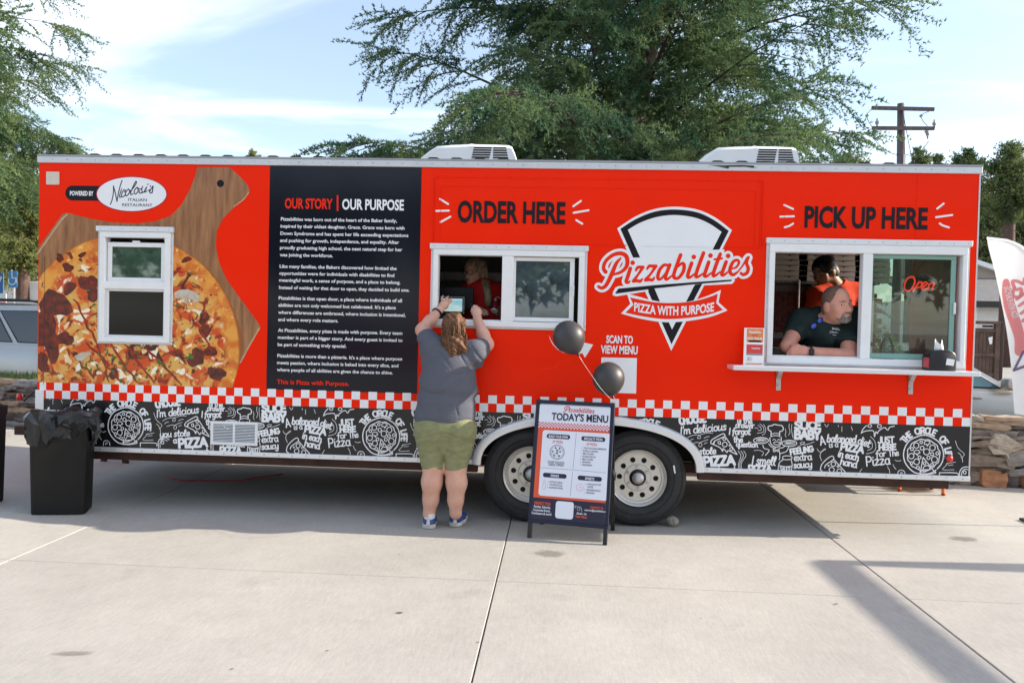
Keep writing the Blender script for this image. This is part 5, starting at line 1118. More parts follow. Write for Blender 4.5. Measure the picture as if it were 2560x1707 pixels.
def stext(body, x, y, xr, cap, m, weight=.02, shear=0, y_=-.0024, bend=None):
    a = sp(x, y); b = sp(xr, y+(xr-x)*.065); c = sp(x, y-cap); mb = MB(); put_text(mb, body, a[0], b[0], a[1], c[1]-a[1], y_, weight, shear, bend); return spart(mb, 'menu_text', M[m], poster)
stext("TODAY'S MENU", 308, 272, 862, 72, 'menu_navy', .03); stext('10" PIZZA', 320, 497, 420, 26, 'menu_red', .015); stext('10" PIZZA', 653, 522, 756, 26, 'menu_red', .015)
stext('CHOOSE YOUR SAUCE,', 270, 692, 437, 22, 'menu_navy', .012); stext('CHEESE & TOPPINGS', 275, 718, 427, 22, 'menu_navy', .012)
for i, (s_, xr) in enumerate((("TONY'S SICILIAN PEPPERONI", 845), ('BUFFALO CHICKEN', 760), ('BBQ CHICKEN', 722), ('DOUBLE DELUXE', 740), ('MEAT LOVERS', 716), ('HAWAIIAN', 690), ('VEGETARIAN', 704))):
    y_ = 555+i*27.2; x_ = 622-i*2.6; stext(s_, x_, y_, xr, 17, 'menu_navy', .012); q = sp(x_-16, y_-10); spart(MB().stroke([q, (q[0]+.0001, q[1])], .005, -.0024), 'bullet', M['menu_navy'], poster)
for s_, x_, y_, xr in (('BOTTLED SODAS', 292, 886, 415), ('WATER BOTTLES', 289, 913, 413), ('FOUNTAIN DRINK', 286, 940, 420), ('CHOCOLATE CHIP', 660, 907, 793), ('COOKIE', 658, 934, 716), ('SNICKERDOODLE', 655, 965, 788), ('BROWNIE', 652, 992, 728)):
    stext(s_, x_, y_, xr, 17, 'menu_navy', .012)
    if s_ != 'COOKIE': q = sp(x_-16, y_-10); spart(MB().stroke([q, (q[0]+.0001, q[1])], .005, -.0024), 'bullet', M['menu_navy'], poster)
for s_, x0_, x1_, yc, tx0, tx1 in (('BUILD YOUR OWN', 262, 492, 435, 282, 468), ('SPECIALTY PIZZA', 601, 836, 459, 627, 810), ('DRINKS', 225, 457, 817, 301, 381), ('SWEETS', 565, 803, 845, 638, 727)):
    a, b = sp(x0_, yc-8), sp(x1_, yc+8); h_ = .0165; zc_ = (a[1]+b[1])/2
    spart(MB().flat([rrect(a[0], b[0], zc_-h_, zc_+h_, h_*.98)], -.0019), 'heading_pill', M['menu_navy'], poster); stext(s_, tx0, yc+13-(tx1-tx0)*.03, tx1, 24, 'paper', .03)
for p_, q_ in (((552, 398), (520, 748)), ((516, 778), (493, 1010)), ((200, 738), (520, 760)), ((520, 760), (840, 790))):
    spart(MB().stroke([sp(*p_), sp(*q_)], .0018, -.0019), 'rule_line', M['menu_navy'], poster)
pz = MB(); cc = sp(364, 587); rr_ = .054
pz.stroke([(cc[0]+rr_*1.0*math.cos(a), cc[1]+rr_*.98*math.sin(a)) for a in np.linspace(0, 6.283, 29)[:-1]], .003, -.0021, closed=True); pz.stroke([(cc[0]+rr_*.84*math.cos(a), cc[1]+rr_*.8*math.sin(a)) for a in np.linspace(0, 6.283, 29)[:-1]], .0015, -.0023, closed=True)
for a in (20, 65, 110, 200, 245, 290): pz.stroke([cc, (cc[0]+rr_*.95*math.cos(rad(a)), cc[1]+rr_*.95*math.sin(rad(a)))], .0018, -.0024-a*1e-7)
for dx_, dz_ in ((-.033, .004), (-.012, .028), (.018, .027), (.022, .004), (0, -.008), (-.022, -.024), (.018, -.026), (0, .012)): pz.flat([blob(cc[0]+dx_, cc[1]+dz_, .0062, 9, .3)], -.0027)
stuff(spart(pz, 'pizza_drawing', M['menu_navy'], poster))
bt = MB(); c0 = sp(238, 905); bt.stroke(cr_spline([(c0[0]-.004, c0[1]+.03), (c0[0]-.005, c0[1]+.012), (c0[0]-.009, c0[1]), (c0[0]-.008, c0[1]-.03), (c0[0]+.008, c0[1]-.03), (c0[0]+.009, c0[1]), (c0[0]+.005, c0[1]+.012), (c0[0]+.004, c0[1]+.03)], 4, True), .0016, -.0021, closed=True); spart(bt, 'bottle_drawing', M['menu_red'], poster)
ckie = MB(); c0 = sp(586, 933); ckie.stroke([(c0[0]+.026*math.cos(a), c0[1]+.026*math.sin(a)) for a in np.linspace(.9, 6.6, 24)], .0018, -.0021)
for i in range(9): a, q = rs.uniform(0, 6.28), rs.uniform(0, .019); ckie.stroke([(c0[0]+q*math.cos(a), c0[1]+q*math.sin(a)), (c0[0]+q*math.cos(a)+.002, c0[1]+q*math.sin(a))], .002, -.0022)
stuff(spart(ckie, 'cookie_drawing', M['menu_red'], poster))
# script name at the top of the poster, from the same strokes as the big logo
a0, a1 = sp(420, 195), sp(728, 215); zt_ = zJ(470, 130); Pm = [q for pts, _ in WORD for q in pts]; mnx, mxx = 60, 2270
t = MB(); kx = (a1[0]-a0[0])/(mxx-mnx); kz = (zt_-a0[1])/560.0
for i, (pts, w_) in enumerate(WORD):
    q = [(a0[0]+(p[0]-mnx)*kx, a0[1]+(640-p[1]-(p[0]-mnx)*.075)*kz) for p in pts]; ww = [v*kx*1.1 for v in (w_ if hasattr(w_, '__len__') else [w_]*2)]
    t.stroke(cr_spline(q, 4), ww if len(pts) > 2 else ww[0], -.0012-.00001*i, rise=.0001)
spart(t, 'menu_text', M['menu_red'], poster)
stext('PERFECT FOR:', 143, 1098, 300, 30, 'menu_orange', .03); stext('Parties, Schools,', 137, 1128, 299, 24, 'paper', .02); stext('Corporate Events,', 128, 1160, 297, 24, 'paper', .02); stext('Fundraisers & more!', 115, 1191, 308, 24, 'paper', .02)
stext('CONTACT US', 688, 1138, 815, 24, 'menu_orange', .03); stext('catering@pizzabilities.com', 632, 1160, 862, 18, 'paper', .02); stext('Scan to', 552, 1195, 652, 24, 'paper', .01, .3); stext('View Menu', 540, 1226, 655, 24, 'menu_orange', .03)
q0, q1 = sp(348, 1150), sp(524, 1165); zq1, zq0 = zJ(440, 1070), zJ(435, 1240)
spart(MB().flat([rrect(q0[0], q1[0], zq0, zq1, .02)], -.0019), 'scan_panel', M['paper'], poster)
ar = MB(); ar.stroke(cr_spline(spl([(535, 1122), (570, 1120), (590, 1145), (570, 1155), (562, 1135), (590, 1122), (605, 1145), (605, 1172)]), 5), .002, -.0021); ar.stroke(spl([(548, 1112), (534, 1122), (545, 1134)]), .002, -.0023); spart(ar, 'arrow_drawing', M['paper'], poster)
fl(pxa, pxb, pza, z_blk0, -.0011, 'paper', 'footer_field'); stext('CUSTOM MENU TAILORED FOR YOUR EVENT!', 185, 1280, 757, 26, 'menu_red', .01, y_=-.0016)
# rear leaf, hinges
bk = MB(); top = Vector((0, 0, slen))
def loc(p): return MSI @ p
for f0 in (SG0, SG1):
    a = loc(f0+sb*spread); b = loc(f0+sb*(spread/2)+Vector((0, 0, zap))); off = Vector((.015 if f0 == SG0 else -.015, 0, 0)); bl = MB().beam(a+off, b+off, .03, .022, (0, 1, 0)); spart(bl, 'rear_leg', M['black_metal'])
a, b = SG0+sb*spread, SG1+sb*spread; ap_ = Vector((0, 0, zap))+sb*(-spread/2)
q = [loc(a+ap_*.30+su*.03), loc(b+ap_*.30-su*.03), loc(b+ap_*.985-su*.03), loc(a+ap_*.985+su*.03)]; nn = (q[1]-q[0]).cross(q[3]-q[0]).normalized()*.004
spart(MB().add(q+[v+nn for v in q], [(0, 1, 2, 3), (7, 6, 5, 4), (0, 4, 5, 1), (1, 5, 6, 2), (2, 6, 7, 3), (3, 7, 4, 0)]), 'rear_panel', M['white_plastic'])
spart(MB().beam(loc(a+ap_*.28), loc(b+ap_*.28), .02, .02), 'rear_rail', M['black_metal'])
for f0, o_ in ((SG1, .012),):
    h1 = loc(f0+sb*(spread*.27)+Vector((0, 0, zap*.52))+su*o_); h2 = loc(f0+sb*(spread*.73)+Vector((0, 0, zap*.46))+su*o_); hm = (h1+h2)/2+Vector((.01, 0, -.05))
    spart(MB().beam(h1, hm, .006, .022).beam(hm, h2, .006, .022), 'spreader_hinge', M['black_metal'])

# ---- two balloons tied to the sign
M['balloon'] = mat('matte_black_latex', (.038, .038, .039), .46, var=.04, spec=.5, coat=.06)
M['ribbon'] = mat('clear_curling_ribbon', (.6, .58, .56), .25, spec=.8)
tie = MS @ Vector((sw_-.01, .01, slen+.01))
for i, (cx_, cy_, nx, ny, YY, lab) in enumerate(((460, 352, 585, 585, tie.y-.02, 'higher black balloon floating below the order window frame'), (1015, 930, 1072, 1175, tie.y+.03, 'lower black balloon floating in front of the scan panel'))):
    c = W('T', cx_, cy_, YY); n_ = W('T', nx, ny, YY); R_ = W('T', cx_+228, cy_, YY).x-c.x; ax_ = (n_-c).normalized(); e = thing('balloon', lab, 'balloon', n_, 'black balloons tied to the menu sign')
    q = Vector((0, 0, -1)).rotation_difference(ax_).to_matrix(); L_ = (n_-c).length
    prof = [(R_*math.sin(t)*(1-.10*max(0, -math.cos(t))**2), R_*1.04*math.cos(t) if math.cos(t) > 0 else math.cos(t)*(R_*1.04+(L_-R_*1.04)*(max(0, -math.cos(t))**6))) for t in np.linspace(0.001, math.pi-.02, 28)]
    mb = MB().lathe([(r_, h) for r_, h in prof], (0, 0, 0), 'z', 36); mb.v = [tuple(q @ Vector(v)+c) for v in mb.v]; mb.f = [f[::-1] for f in mb.f]
    obj('skin', mb.mesh('b', True), M['balloon'], e)
    kn = MB().lathe([(.004, .012), (.009, .004), (.006, -.004), (.013, -.012), (.011, -.016)], (0, 0, 0), 'z', 10); kn.v = [tuple(q @ Vector(v)+n_) for v in kn.v]; obj('knot', kn.mesh('k', True), M['black_metal'], e)
    st = [n_, n_.lerp(tie, .35)+Vector((.01, -.02, -.02)), n_.lerp(tie, .7)+Vector((.015, 0, -.01)), tie] if i == 0 else [n_, n_.lerp(tie, .5)+Vector((.03, -.01, -.02)), tie]
    if i == 0: st = [n_, W('T', 680, 740, YY), W('T', 800, 915, YY-.16), W('T', 900, 1060, YY-.17), tie]
    obj('string', MB().tube([Vector(p) for p in cr_spline(st, 8)], .0017, 5).mesh('s', True), M['ribbon'], e)
    if i == 0:
        tl_ = [W('T', x_, y_, YY) for x_, y_ in ((575, 590), (500, 620), (450, 680), (330, 690), (270, 770), (190, 800), (60, 770))]; obj('ribbon_tail', MB().tube([Vector(p) for p in cr_spline(tl_, 6)], .0014, 5).mesh('s', True), M['red_ink'], e)

# ---- chock stone by the tyre
M['chock'] = mat('speckled_river_stone', (.26, .24, .20), .85, var=.45, vscale=40)
bm = bmesh.new(); bmesh.ops.create_icosphere(bm, subdivisions=3, radius=1)
for v in bm.verts: k = 1+.06*math.sin(5*v.co.x+2)+.05*math.sin(4*v.co.z+v.co.y*3); v.co = Vector((v.co.x*.055*k, v.co.y*.06*k, v.co.z*.042*k))
me = bpy.data.meshes.new('rock'); bm.to_mesh(me); bm.free(); me.polygons.foreach_set('use_smooth', np.ones(len(me.polygons), bool))
ck_ = tag(obj('chock_stone', me, M['chock']), 'rounded speckled stone wedged against the right trailer tyre', 'stone'); pk = G('O', 1543, 1207); ck_.location = (pk.x, max(pk.y, .06), .040); ck_.rotation_euler = (0, .25, .3)

# ---- napkin dispenser on the counter shelf
nx0, nx1 = W('N', 765, 1400, -.14).x, W('N', 1050, 1400, -.14).x; nzt = W('N', 900, 1190, -.14).z
nd = thing('napkin_dispenser', 'black napkin dispenser with a napkin sticking out at the shelf end', 'napkin dispenser', ((nx0+nx1)/2, -.13, zsh))
prof = [(nx0, zsh), (nx0+.002, zsh-0.0+.0)]; hN = nzt-zsh
def ndring(y_, s_):
    o = []
    for k in range(9): a = math.pi*k/8; o.append(((nx0+nx1)/2+(nx1-nx0)/2*s_*math.cos(a), y_, zsh+hN*.62+hN*.38*s_*math.sin(a)**.8))
    o += [(((nx0+nx1)/2-(nx1-nx0)/2*s_), y_, zsh+.002), (((nx0+nx1)/2+(nx1-nx0)/2*s_), y_, zsh+.002)]; return o
R = [ndring(-.20, .90), ndring(-.205+.012, 1.0), ndring(-.07, 1.0), ndring(-.062, .92)]; n = 11; mb = MB(); mb.add([p for r_ in R for p in r_], [(i*n+k, i*n+(k+1) % n, (i+1)*n+(k+1) % n, (i+1)*n+k) for i in range(3) for k in range(n)]+[tuple(reversed(range(n))), tuple(3*n+k for k in range(n))])
obj('housing', mb.mesh('nd', True, 40), M['black_metal'], nd)
MB().box(nx0-.0015, nx0+.002, -.18, -.09, zsh+.02, zsh+hN*.6).build('red_insert', M['menu_red'], nd)
a = [(nx0+(nx1-nx0)*f, zsh+hN*g) for f, g in ((.56, .3), (.86, .25), (.9, .55), (.6, .6))]; MB().flat([a], -.2085).build('white_sticker', M['white_vinyl'], nd)
M['tissue'] = mat('white_tissue', (.85, .84, .82), .8)
npk = MB(); n = 8
for i in range(n+1):
    for j in range(5): npk.v.append((nx0+(nx1-nx0)*(.28+.42*i/n)+.006*j*(.5-i/n), -.135+.016*math.sin(i*.9)+.012*j/4, zsh+hN*.93+j/4*(.07+.02*math.sin(i*.8+1))))
for i in range(n):
    for j in range(4): npk.f.append((i*5+j, (i+1)*5+j, (i+1)*5+j+1, i*5+j+1))
obj('napkin', npk.mesh('n', True), M['tissue'], nd)

# ---- flyer in an acrylic stand at the left end of the shelf
f0 = W('E', 110, 1310, -.10); f1 = W('E', 258, 1300, -.10); fzt = W('E', 185, 1045, -.10).z
fy = thing('flyer_stand', 'orange and white flyer in a clear upright holder at the shelf end', 'flyer', ((f0.x+f1.x)/2, -.1, zsh))
M['acrylic'] = mat('flyer_sleeve', (.82, .82, .83), .2, coat=.4)
MB().bbox(f0.x, f1.x, -.104, -.099, zsh, fzt, .001, 1).build('sleeve', M['acrylic'], fy); MB().bbox(f0.x-.004, f1.x+.004, -.13, -.07, zsh+.0005, zsh+.006, .002, 1).build('base', M['acrylic'], fy)
fw, fh = f1.x-f0.x, fzt-zsh
M['fly_orange'] = mat('flyer_orange_print', (.75, .22, .06), .4); M['fly_grey'] = mat('flyer_grey_print', (.25, .24, .25), .4)
def ff(a, b, c, d, m, name, y=-.1046): return MB().add([(f0.x+fw*a, y, zsh+fh*c), (f0.x+fw*b, y, zsh+fh*c), (f0.x+fw*b, y, zsh+fh*d), (f0.x+fw*a, y, zsh+fh*d)], [(0, 1, 2, 3)]).build(name, M[m], fy)
ff(.13, .93, .62, .98, 'fly_orange', 'header_print'); ff(.13, .93, .32, .56, 'menu_red', 'photo_print'); ff(.13, .93, .03, .06, 'fly_orange', 'footer_print'); ff(.13, .93, .27, .32, 'fly_grey', 'photo_print')
for a_ in (('PIZZA TRAILER', f0.x+fw*.16, f0.x+fw*.9, zsh+fh*.69, fh*.06, -.1052, .03), ('Pizzabilities', f0.x+fw*.22, f0.x+fw*.84, zsh+fh*.86, fh*.07, -.1052, .02, .25), ('Pizzabilities', f0.x+fw*.38, f0.x+fw*.8, zsh+fh*.44, fh*.04, -.1052, .02, .2)): put_text(MB(), *a_).build('lettering', M['white_vinyl'], fy)
t = MB(); put_text(t, 'BOOK OUR', f0.x+fw*.4, f0.x+fw*.66, zsh+fh*.79, fh*.03, -.1052, .02); t.flat([rrect(f0.x+fw*.22, f0.x+fw*.85, zsh+fh*.62, zsh+fh*.672, .004)], -.1050)
for k in range(3): put_text(t, 'MENU ITEM'[:4+k], f0.x+fw*.18, f0.x+fw*.42, zsh+fh*(.2-.04*k), fh*.022, -.1052, .01)
stuff(t.build('lettering', M['ink'], fy))

# ---- bottle and neon sign inside the pick-up window
bx = W('N', 338, 1120, .1); bz0 = 1.192
bt = thing('water_bottle', 'clear plastic water bottle with a blue label behind the pick-up glass', 'water bottle', (bx.x, .1, bz0))
M['pet'] = glass('clear_bottle_plastic', (.88, .92, .92), .85, .05); M['label_blue'] = mat('blue_bottle_label', (.03, .10, .3), .4)
hb_ = W('N', 340, 1010, .1).z-bz0; q = hb_/.215
obj('body', MB().lathe([(.0, .001), (.030*q, .001), (.032*q, .01), (.032*q, .05), (.030*q, .09), (.032*q, .12*q), (.031*q, .15*q), (.02*q, .18*q), (.012*q, .19*q)], (bx.x, .1, bz0), 'z', 20).mesh('b', True, 50), M['pet'], bt)
obj('label_band', MB().lathe([(.0325*q, .05), (.0325*q, .11*q)], (bx.x, .1, bz0), 'z', 20).mesh('b', True), M['label_blue'], bt); obj('cap', MB().lathe([(.0, .215*q), (.013*q, .214*q), (.014*q, .19*q)][::-1], (bx.x, .1, bz0), 'z', 14).mesh('b', True, 40), M['white_plastic'], bt)
OY = .085
ns = thing('open_sign', 'red neon open sign with a blue ring hanging in the pick-up window', 'neon sign', W('N', 690, 500, OY))
M['neon_red'] = mat('neon_red_tube', (.95, .05, .03), .3, emit=1.1); M['neon_blue'] = mat('unlit_blue_tube', (.09, .18, .34), .25)
bb_ = W('N', 690, 500, OY); rN = W('N', 830, 500, OY).x-bb_.x
bk_ = [(bb_.x+rN*1.25*math.cos(a)*(1 if abs(math.cos(a)) < .8 else .98), bb_.z+rN*.72*math.sin(a)) for a in np.linspace(0, 6.283, 33)[:-1]]
M['neon_back'] = mat('black_sign_backing', (.01, .01, .012), .4); MB().prism(bk_, OY+.012, OY+.02).build('backing', M['neon_back'], ns)
rg = [W('N', 705+125*math.cos(a), 503-118*math.sin(a), OY) for a in np.linspace(.4, 2.4, 12)]; obj('ring_tube', MB().tube(rg, .007, 8).mesh('r', True), M['neon_blue'], ns)
rg = [W('N', 670+110*math.cos(a), 510-105*math.sin(a), OY) for a in np.linspace(3.6, 5.4, 12)]; obj('ring_tube', MB().tube(rg, .007, 8).mesh('r', True), M['neon_blue'], ns)
for pts in ([(620, 400), (560, 420), (525, 500), (545, 550), (600, 540), (640, 460), (625, 405), (590, 400)], [(690, 450), (655, 510), (620, 565)], [(675, 465), (715, 460), (710, 505), (660, 520)], [(725, 515), (770, 480), (765, 460), (735, 470), (715, 520), (735, 545), (775, 525)], [(800, 470), (780, 545)], [(795, 490), (830, 465), (850, 480), (825, 550)]):
    obj('letter_tube', MB().tube([W('N', *p, OY-.01) for p in cr_spline(pts, 5)], .0065, 8).mesh('l', True), M['neon_red'], ns)
obj('hang_wire', MB().tube([W('N', 610, 390, OY+.015), W('N', 650, 200, OY+.015)], .002, 5).tube([W('N', 640, 390, OY+.015), W('N', 690, 300, OY+.015), W('N', 770, 200, OY+.015)], .002, 5).mesh('w'), M['black_metal'], ns)

# ---- register, card tablet and pizza boxes inside
po = thing('cash_register', 'dark wide register screen standing in the order window', 'register', (W('R', 690, 900, .3).x, .3, 1.19))
p0, p1 = W('R', 240, 660, .28), W('R', 1075, 1180, .28)
MB().bbox(p0.x, p1.x, .28, .31, max(1.2, p1.z), p0.z, .012, 3).build('screen_housing', M['ink'], po); MB().box((p0.x+p1.x)/2-.05, (p0.x+p1.x)/2+.05, .29, .38, 1.1905, max(1.2, p1.z)+.1).build('stand', M['black_metal'], po)
tb = thing('card_tablet', 'small lit customer tablet in front of the register', 'tablet', (W('R', 595, 1070, .1).x, .1, 1.19))
p0, p1 = W('R', 325, 880, .1), W('R', 868, 1258, .1)
MB().bbox(p0.x, p1.x, .1, .115, p1.z, p0.z, .006, 2).build('housing', M['steel'], tb)
MB().bbox(p0.x+.003, p1.x-.003, .0975, .11, p1.z+.003, p0.z-.003, .002, 1).build('bezel', M['ink'], tb)
q0, q1 = W('R', 385, 922, .097), W('R', 830, 1210, .097)
def scr_mat():
    m = mat('tablet_screen', (.45, .5, .42), .3, col2=(.10, .26, .32), vscale=9, emit=0, stretch=(.4, 1, 1.6)); t_ = m.node_tree; b_ = t_.nodes['Principled BSDF']
    l = b_.inputs['Base Color'].links[0]; t_.links.new(l.from_socket, b_.inputs['Emission Color']); b_.inputs['Emission Strength'].default_value = .55; return m
M['screen_lit'] = scr_mat(); MB().box(q0.x, q1.x, .0965, .0975, q1.z, q0.z).build('display', M['screen_lit'], tb); MB().box((p0.x+p1.x)/2-.05, (p0.x+p1.x)/2+.05, .103, .2, 1.1905, p1.z+.04).build('stand', M['black_metal'], tb)
M['box_card'] = mat('white_pizza_box', (.50, .46, .38), .75, var=.08, vscale=6)
BW, BH, BY = .345, .052, TD-.41
n_ = 0
for ci, xl in enumerate((155, 470, 808, 1162)):
    xx = W('M', xl, 400, BY).x
    for k in range(6):
        zz_ = shz-.012+k*BH
        if zz_+BH > ZT-.06: continue
        jx = random.uniform(-.006, .006)
        e = thing('pizza_box', 'white pizza box, %s in %s' % (('lowest', 'second from bottom', 'third from bottom', 'fourth from bottom', 'fifth from bottom', 'topmost')[k], ('the leftmost rack stack', 'the second rack stack from left', 'the third rack stack from left', 'the rightmost rack stack')[ci]), 'pizza box', (xx+jx, BY, zz_), 'white pizza boxes stacked on the rack')
        b_ = MB().bbox(xx+jx, xx+jx+BW-.01, BY, BY+.33, zz_+.001, zz_+BH-.002, .003, 1); b_.build('tray', M['box_card'], e)
        MB().box(xx+jx+BW*.33, xx+jx+BW*.62, BY-.0015, BY, zz_+BH-.007, zz_+BH-.004).build('tab_slot', M['dark'], e)
        sc_ = (xx+jx+BW*.47, zz_+BH-.006); MB().flat([[(sc_[0]+.013*math.cos(a), sc_[1]-.010*abs(math.sin(a))) for a in np.linspace(math.pi, 2*math.pi, 8)]], BY-.002).build('thumb_notch', M['dark'], e)
for k in range(2):
    p = W('M', 140, 1130+k*190, .9); e = thing('pizza_box', ('upper' if k == 0 else 'lower')+' white pizza box beside the leaning man\'s elbow', 'pizza box', (p.x-.15, .9, p.z-.05))
    MB().bbox(p.x-.25, p.x+.15, .9, 1.2, p.z-.052, p.z, .003, 1).build('tray', M['box_card'], e); MB().box(p.x-.05, p.x+.05, .897, .9, p.z-.012, p.z-.008).build('tab_slot', M['dark'], e)

# ---- orange-legged step behind the trailer, cord on the ground
st = thing('step_stool', 'white topped folding step with orange legs at the trailer end', 'step stool', (7.75, 1.75, 0))
M['orange_leg'] = mat('orange_enamel', (.75, .12, .015), .35)
LT = .40
pA, pB = G('I', 1520, 715), G('I', 1812, 742)
for (p, dx_) in ((pA, .012), (pB, -.012), (Vector((pA.x+.06, pA.y+.28, 0)), .012), (Vector((pB.x+.02, pB.y+.28, 0)), -.012)):
    MB().beam((p.x, p.y, .001), (p.x+dx_, p.y+.01, LT), .026, .026).build('leg', M['orange_leg'], st); MB().bbox(p.x-.015, p.x+.015, p.y-.015, p.y+.015, 0, .02, .003, 1).build('rubber_foot', M['black_rubber'], st)
MB().bbox(pA.x-.02, pB.x+.05, pA.y-.1, pA.y+.32, LT, LT+.035, .006).build('tread', M['white_plastic'], st)
cordp = [G('F', 60, 920, .04), G('F', 130, 905, .04), G('F', 190, 900, .04), G('F', 215, 870, .04)]; cd = MB().tube([Vector(p)+Vector((0, 0, .012)) for p in cr_spline(cordp, 6)], .009, 7); M['cord'] = mat('orange_brown_cord', (.30, .07, .04), .5)
tag(cd.build('extension_cord', M['cord'], smooth=True), 'brown extension cord lying on the ground behind the bins', 'cord')
c2 = MB().tube([Vector((.1, 1.3, .012)), Vector((.7, 1.05, .012)), Vector((1.2, 1.1, .012)), Vector((1.5, 1.5, .012))], .007, 6); tag(c2.build('extension_cord', mat('red_cord', (.4, .02, .02), .5), smooth=True), 'red extension cord running under the front of the trailer', 'cord')

# ---- feather flag at the right photo edge, seen from its back
FY = .55
fe = [(285, 110), (300, 190), (345, 370), (400, 650), (440, 870), (475, 1100), (500, 1350), (512, 1490)]
fr_ = [(420, 128), (520, 180), (640, 300), (730, 480), (790, 700), (830, 950), (850, 1250), (860, 1540)]
flag = thing('feather_flag', 'white feather flag with mirrored red print at the right photo edge', 'feather flag', (W('Z', 860, 1500, FY).x, FY, 0))
lft = cr_spline([(W('Z', *p, FY).x, W('Z', *p, FY).z) for p in fe], 6); rgt = cr_spline([(W('Z', *p, FY).x, W('Z', *p, FY).z) for p in fr_], 6)
def fwave(x, z): return FY+.035*math.sin(2.2*z+3*x)+.02*math.sin(9*x-2*z)
mb = MB(); nc = 14
for a, b in zip(lft, rgt):
    for k in range(nc+1): u = k/nc; x_, z_ = a[0]+(b[0]-a[0])*u, a[1]+(b[1]-a[1])*u; mb.v.append((x_, fwave(x_, z_), z_))
for i in range(len(lft)-1):
    for k in range(nc): mb.f.append((i*(nc+1)+k, (i+1)*(nc+1)+k, (i+1)*(nc+1)+k+1, i*(nc+1)+k+1))
def cloth(name, col, tr_=.45):
    m = bpy.data.materials.new(name); m.use_nodes = True; t = m.node_tree; t.nodes.clear(); d_ = t.nodes.new('ShaderNodeBsdfDiffuse'); d_.inputs[0].default_value = (*col, 1); l = t.nodes.new('ShaderNodeBsdfTranslucent'); l.inputs[0].default_value = (*col, 1)
    mx = t.nodes.new('ShaderNodeMixShader'); mx.inputs[0].default_value = tr_; o = t.nodes.new('ShaderNodeOutputMaterial'); t.links.new(d_.outputs[0], mx.inputs[1]); t.links.new(l.outputs[0], mx.inputs[2]); t.links.new(mx.outputs[0], o.inputs[0]); return m
M['flag'] = cloth('flag_polyester', (.74, .74, .77)); obj('banner', mb.mesh('f', True), M['flag'], flag)
M['flag_red'] = cloth('flag_red_print', (.70, .27, .28)); M['flag_pur'] = cloth('flag_purple_print', (.2, .15, .25))
def onflag(mb_, off): mb_.v = [(p[0], fwave(p[0], p[2])-off, p[2]) for p in mb_.v]; return mb_
zq = lambda pts: [(W('Z', *p, FY).x, W('Z', *p, FY).z) for p in pts]
t = MB(); rbn = cr_spline(zq([(420, 450), (430, 540), (450, 640), (480, 730), (515, 820), (540, 900), (540, 995)]), 6); t.stroke(rbn, [.045, .075, .085, .09, .09, .088, .08], 0, rise=0); obj('ribbon_print', onflag(t, .006).mesh('r'), M['flag_red'], flag)
t = MB()
for pts, w_ in (([(550, 430), (545, 470), (500, 450), (465, 450), (480, 500)], .026), ([(480, 505), (470, 560), (520, 570), (530, 510), (500, 515)], .026), ([(500, 590), (560, 540)], .026), ([(520, 640), (620, 570)], .026), ([(540, 700), (640, 620)], .026), ([(555, 760), (650, 690)], .028)): t.stroke(cr_spline(zq(pts), 5), w_, 0, rise=0)
stuff(obj('script_print', onflag(t, .008).mesh('s'), M['flag_red'], flag))
t = MB(); t.stroke(zq([(500, 1145), (575, 1000)]), .022, 0, rise=0); t.stroke(zq([(500, 1145), (640, 1100)]), .022, 0, rise=0); obj('slice_print', onflag(t, .007).mesh('s'), M['flag_pur'], flag)
# mirrored ribbon words, read from behind
t = MB(); Vt, Ft = text_mesh('PIZZA WITH PURPOSE', .03); lo, ch_ = cap_h(.03); X = (Vt[:, 0]-Vt[:, 0].min())/(Vt[:, 0].max()-Vt[:, 0].min()); Z_ = (Vt[:, 1]-lo)/ch_
cl = np.array(cr_spline(zq([(500, 735), (470, 665), (448, 590), (428, 490)]), 8)); dd = np.gradient(cl, axis=0); dd /= np.linalg.norm(dd, axis=1)[:, None]
ii = X*(len(cl)-1); bx_ = np.stack([np.interp(ii, range(len(cl)), cl[:, k]) for k in (0, 1)], 1); bd = np.stack([np.interp(ii, range(len(cl)), dd[:, k]) for k in (0, 1)], 1); nrm = np.stack([bd[:, 1], -bd[:, 0]], 1); pp = bx_+nrm*((Z_-.5)*.048)[:, None]
t.add([(a, 0, b) for a, b in pp], Ft); obj('ribbon_lettering', onflag(t, .0095).mesh('t'), M['flag'], flag)
pl = [Vector((b[0]+.006, fwave(b[0], b[1]), b[1])) for b in rgt]; tp_ = Vector((lft[0][0], fwave(*lft[0]), lft[0][1]+.004)); obj('pole', MB().tube([tp_]+pl+[Vector((pl[-1].x, FY, .01))], .009, 8).mesh('p', True), M['white_plastic'], flag)
MB().bbox(pl[-1].x-.2, pl[-1].x+.2, FY-.2, FY+.2, 0, .02, .005).build('base_plate', M['black_metal'], flag)

# ---- canopy frame off to the right, whose shadow crosses the pavement
cs = G('O', 1893, 1290); Hc = 2.25; k_ = Hc/math.tan(SUN_EL); cp = Vector((cs.x+k_*math.cos(SUN_AZ), cs.y+k_*math.sin(SUN_AZ), 0))
cn = thing('canopy_frame', 'bare canopy frame of square posts beyond the right photo edge', 'canopy frame', cp)
for dx_, dy_ in ((0, 0), (0, -3.0), (3.0, 0), (3.0, -3.0)): MB().box(cp.x+dx_-.05, cp.x+dx_+.05, cp.y+dy_-.05, cp.y+dy_+.05, 0, Hc).build('post', M['alu'], cn)
for a, b in (((0, 0), (0, -3)), ((0, 0), (3, 0)), ((3, 0), (3, -3)), ((0, -3), (3, -3))): MB().beam(cp+Vector((a[0], a[1], Hc-.02)), cp+Vector((b[0], b[1], Hc-.05)), .09, .10).build('top_beam', M['alu'], cn)

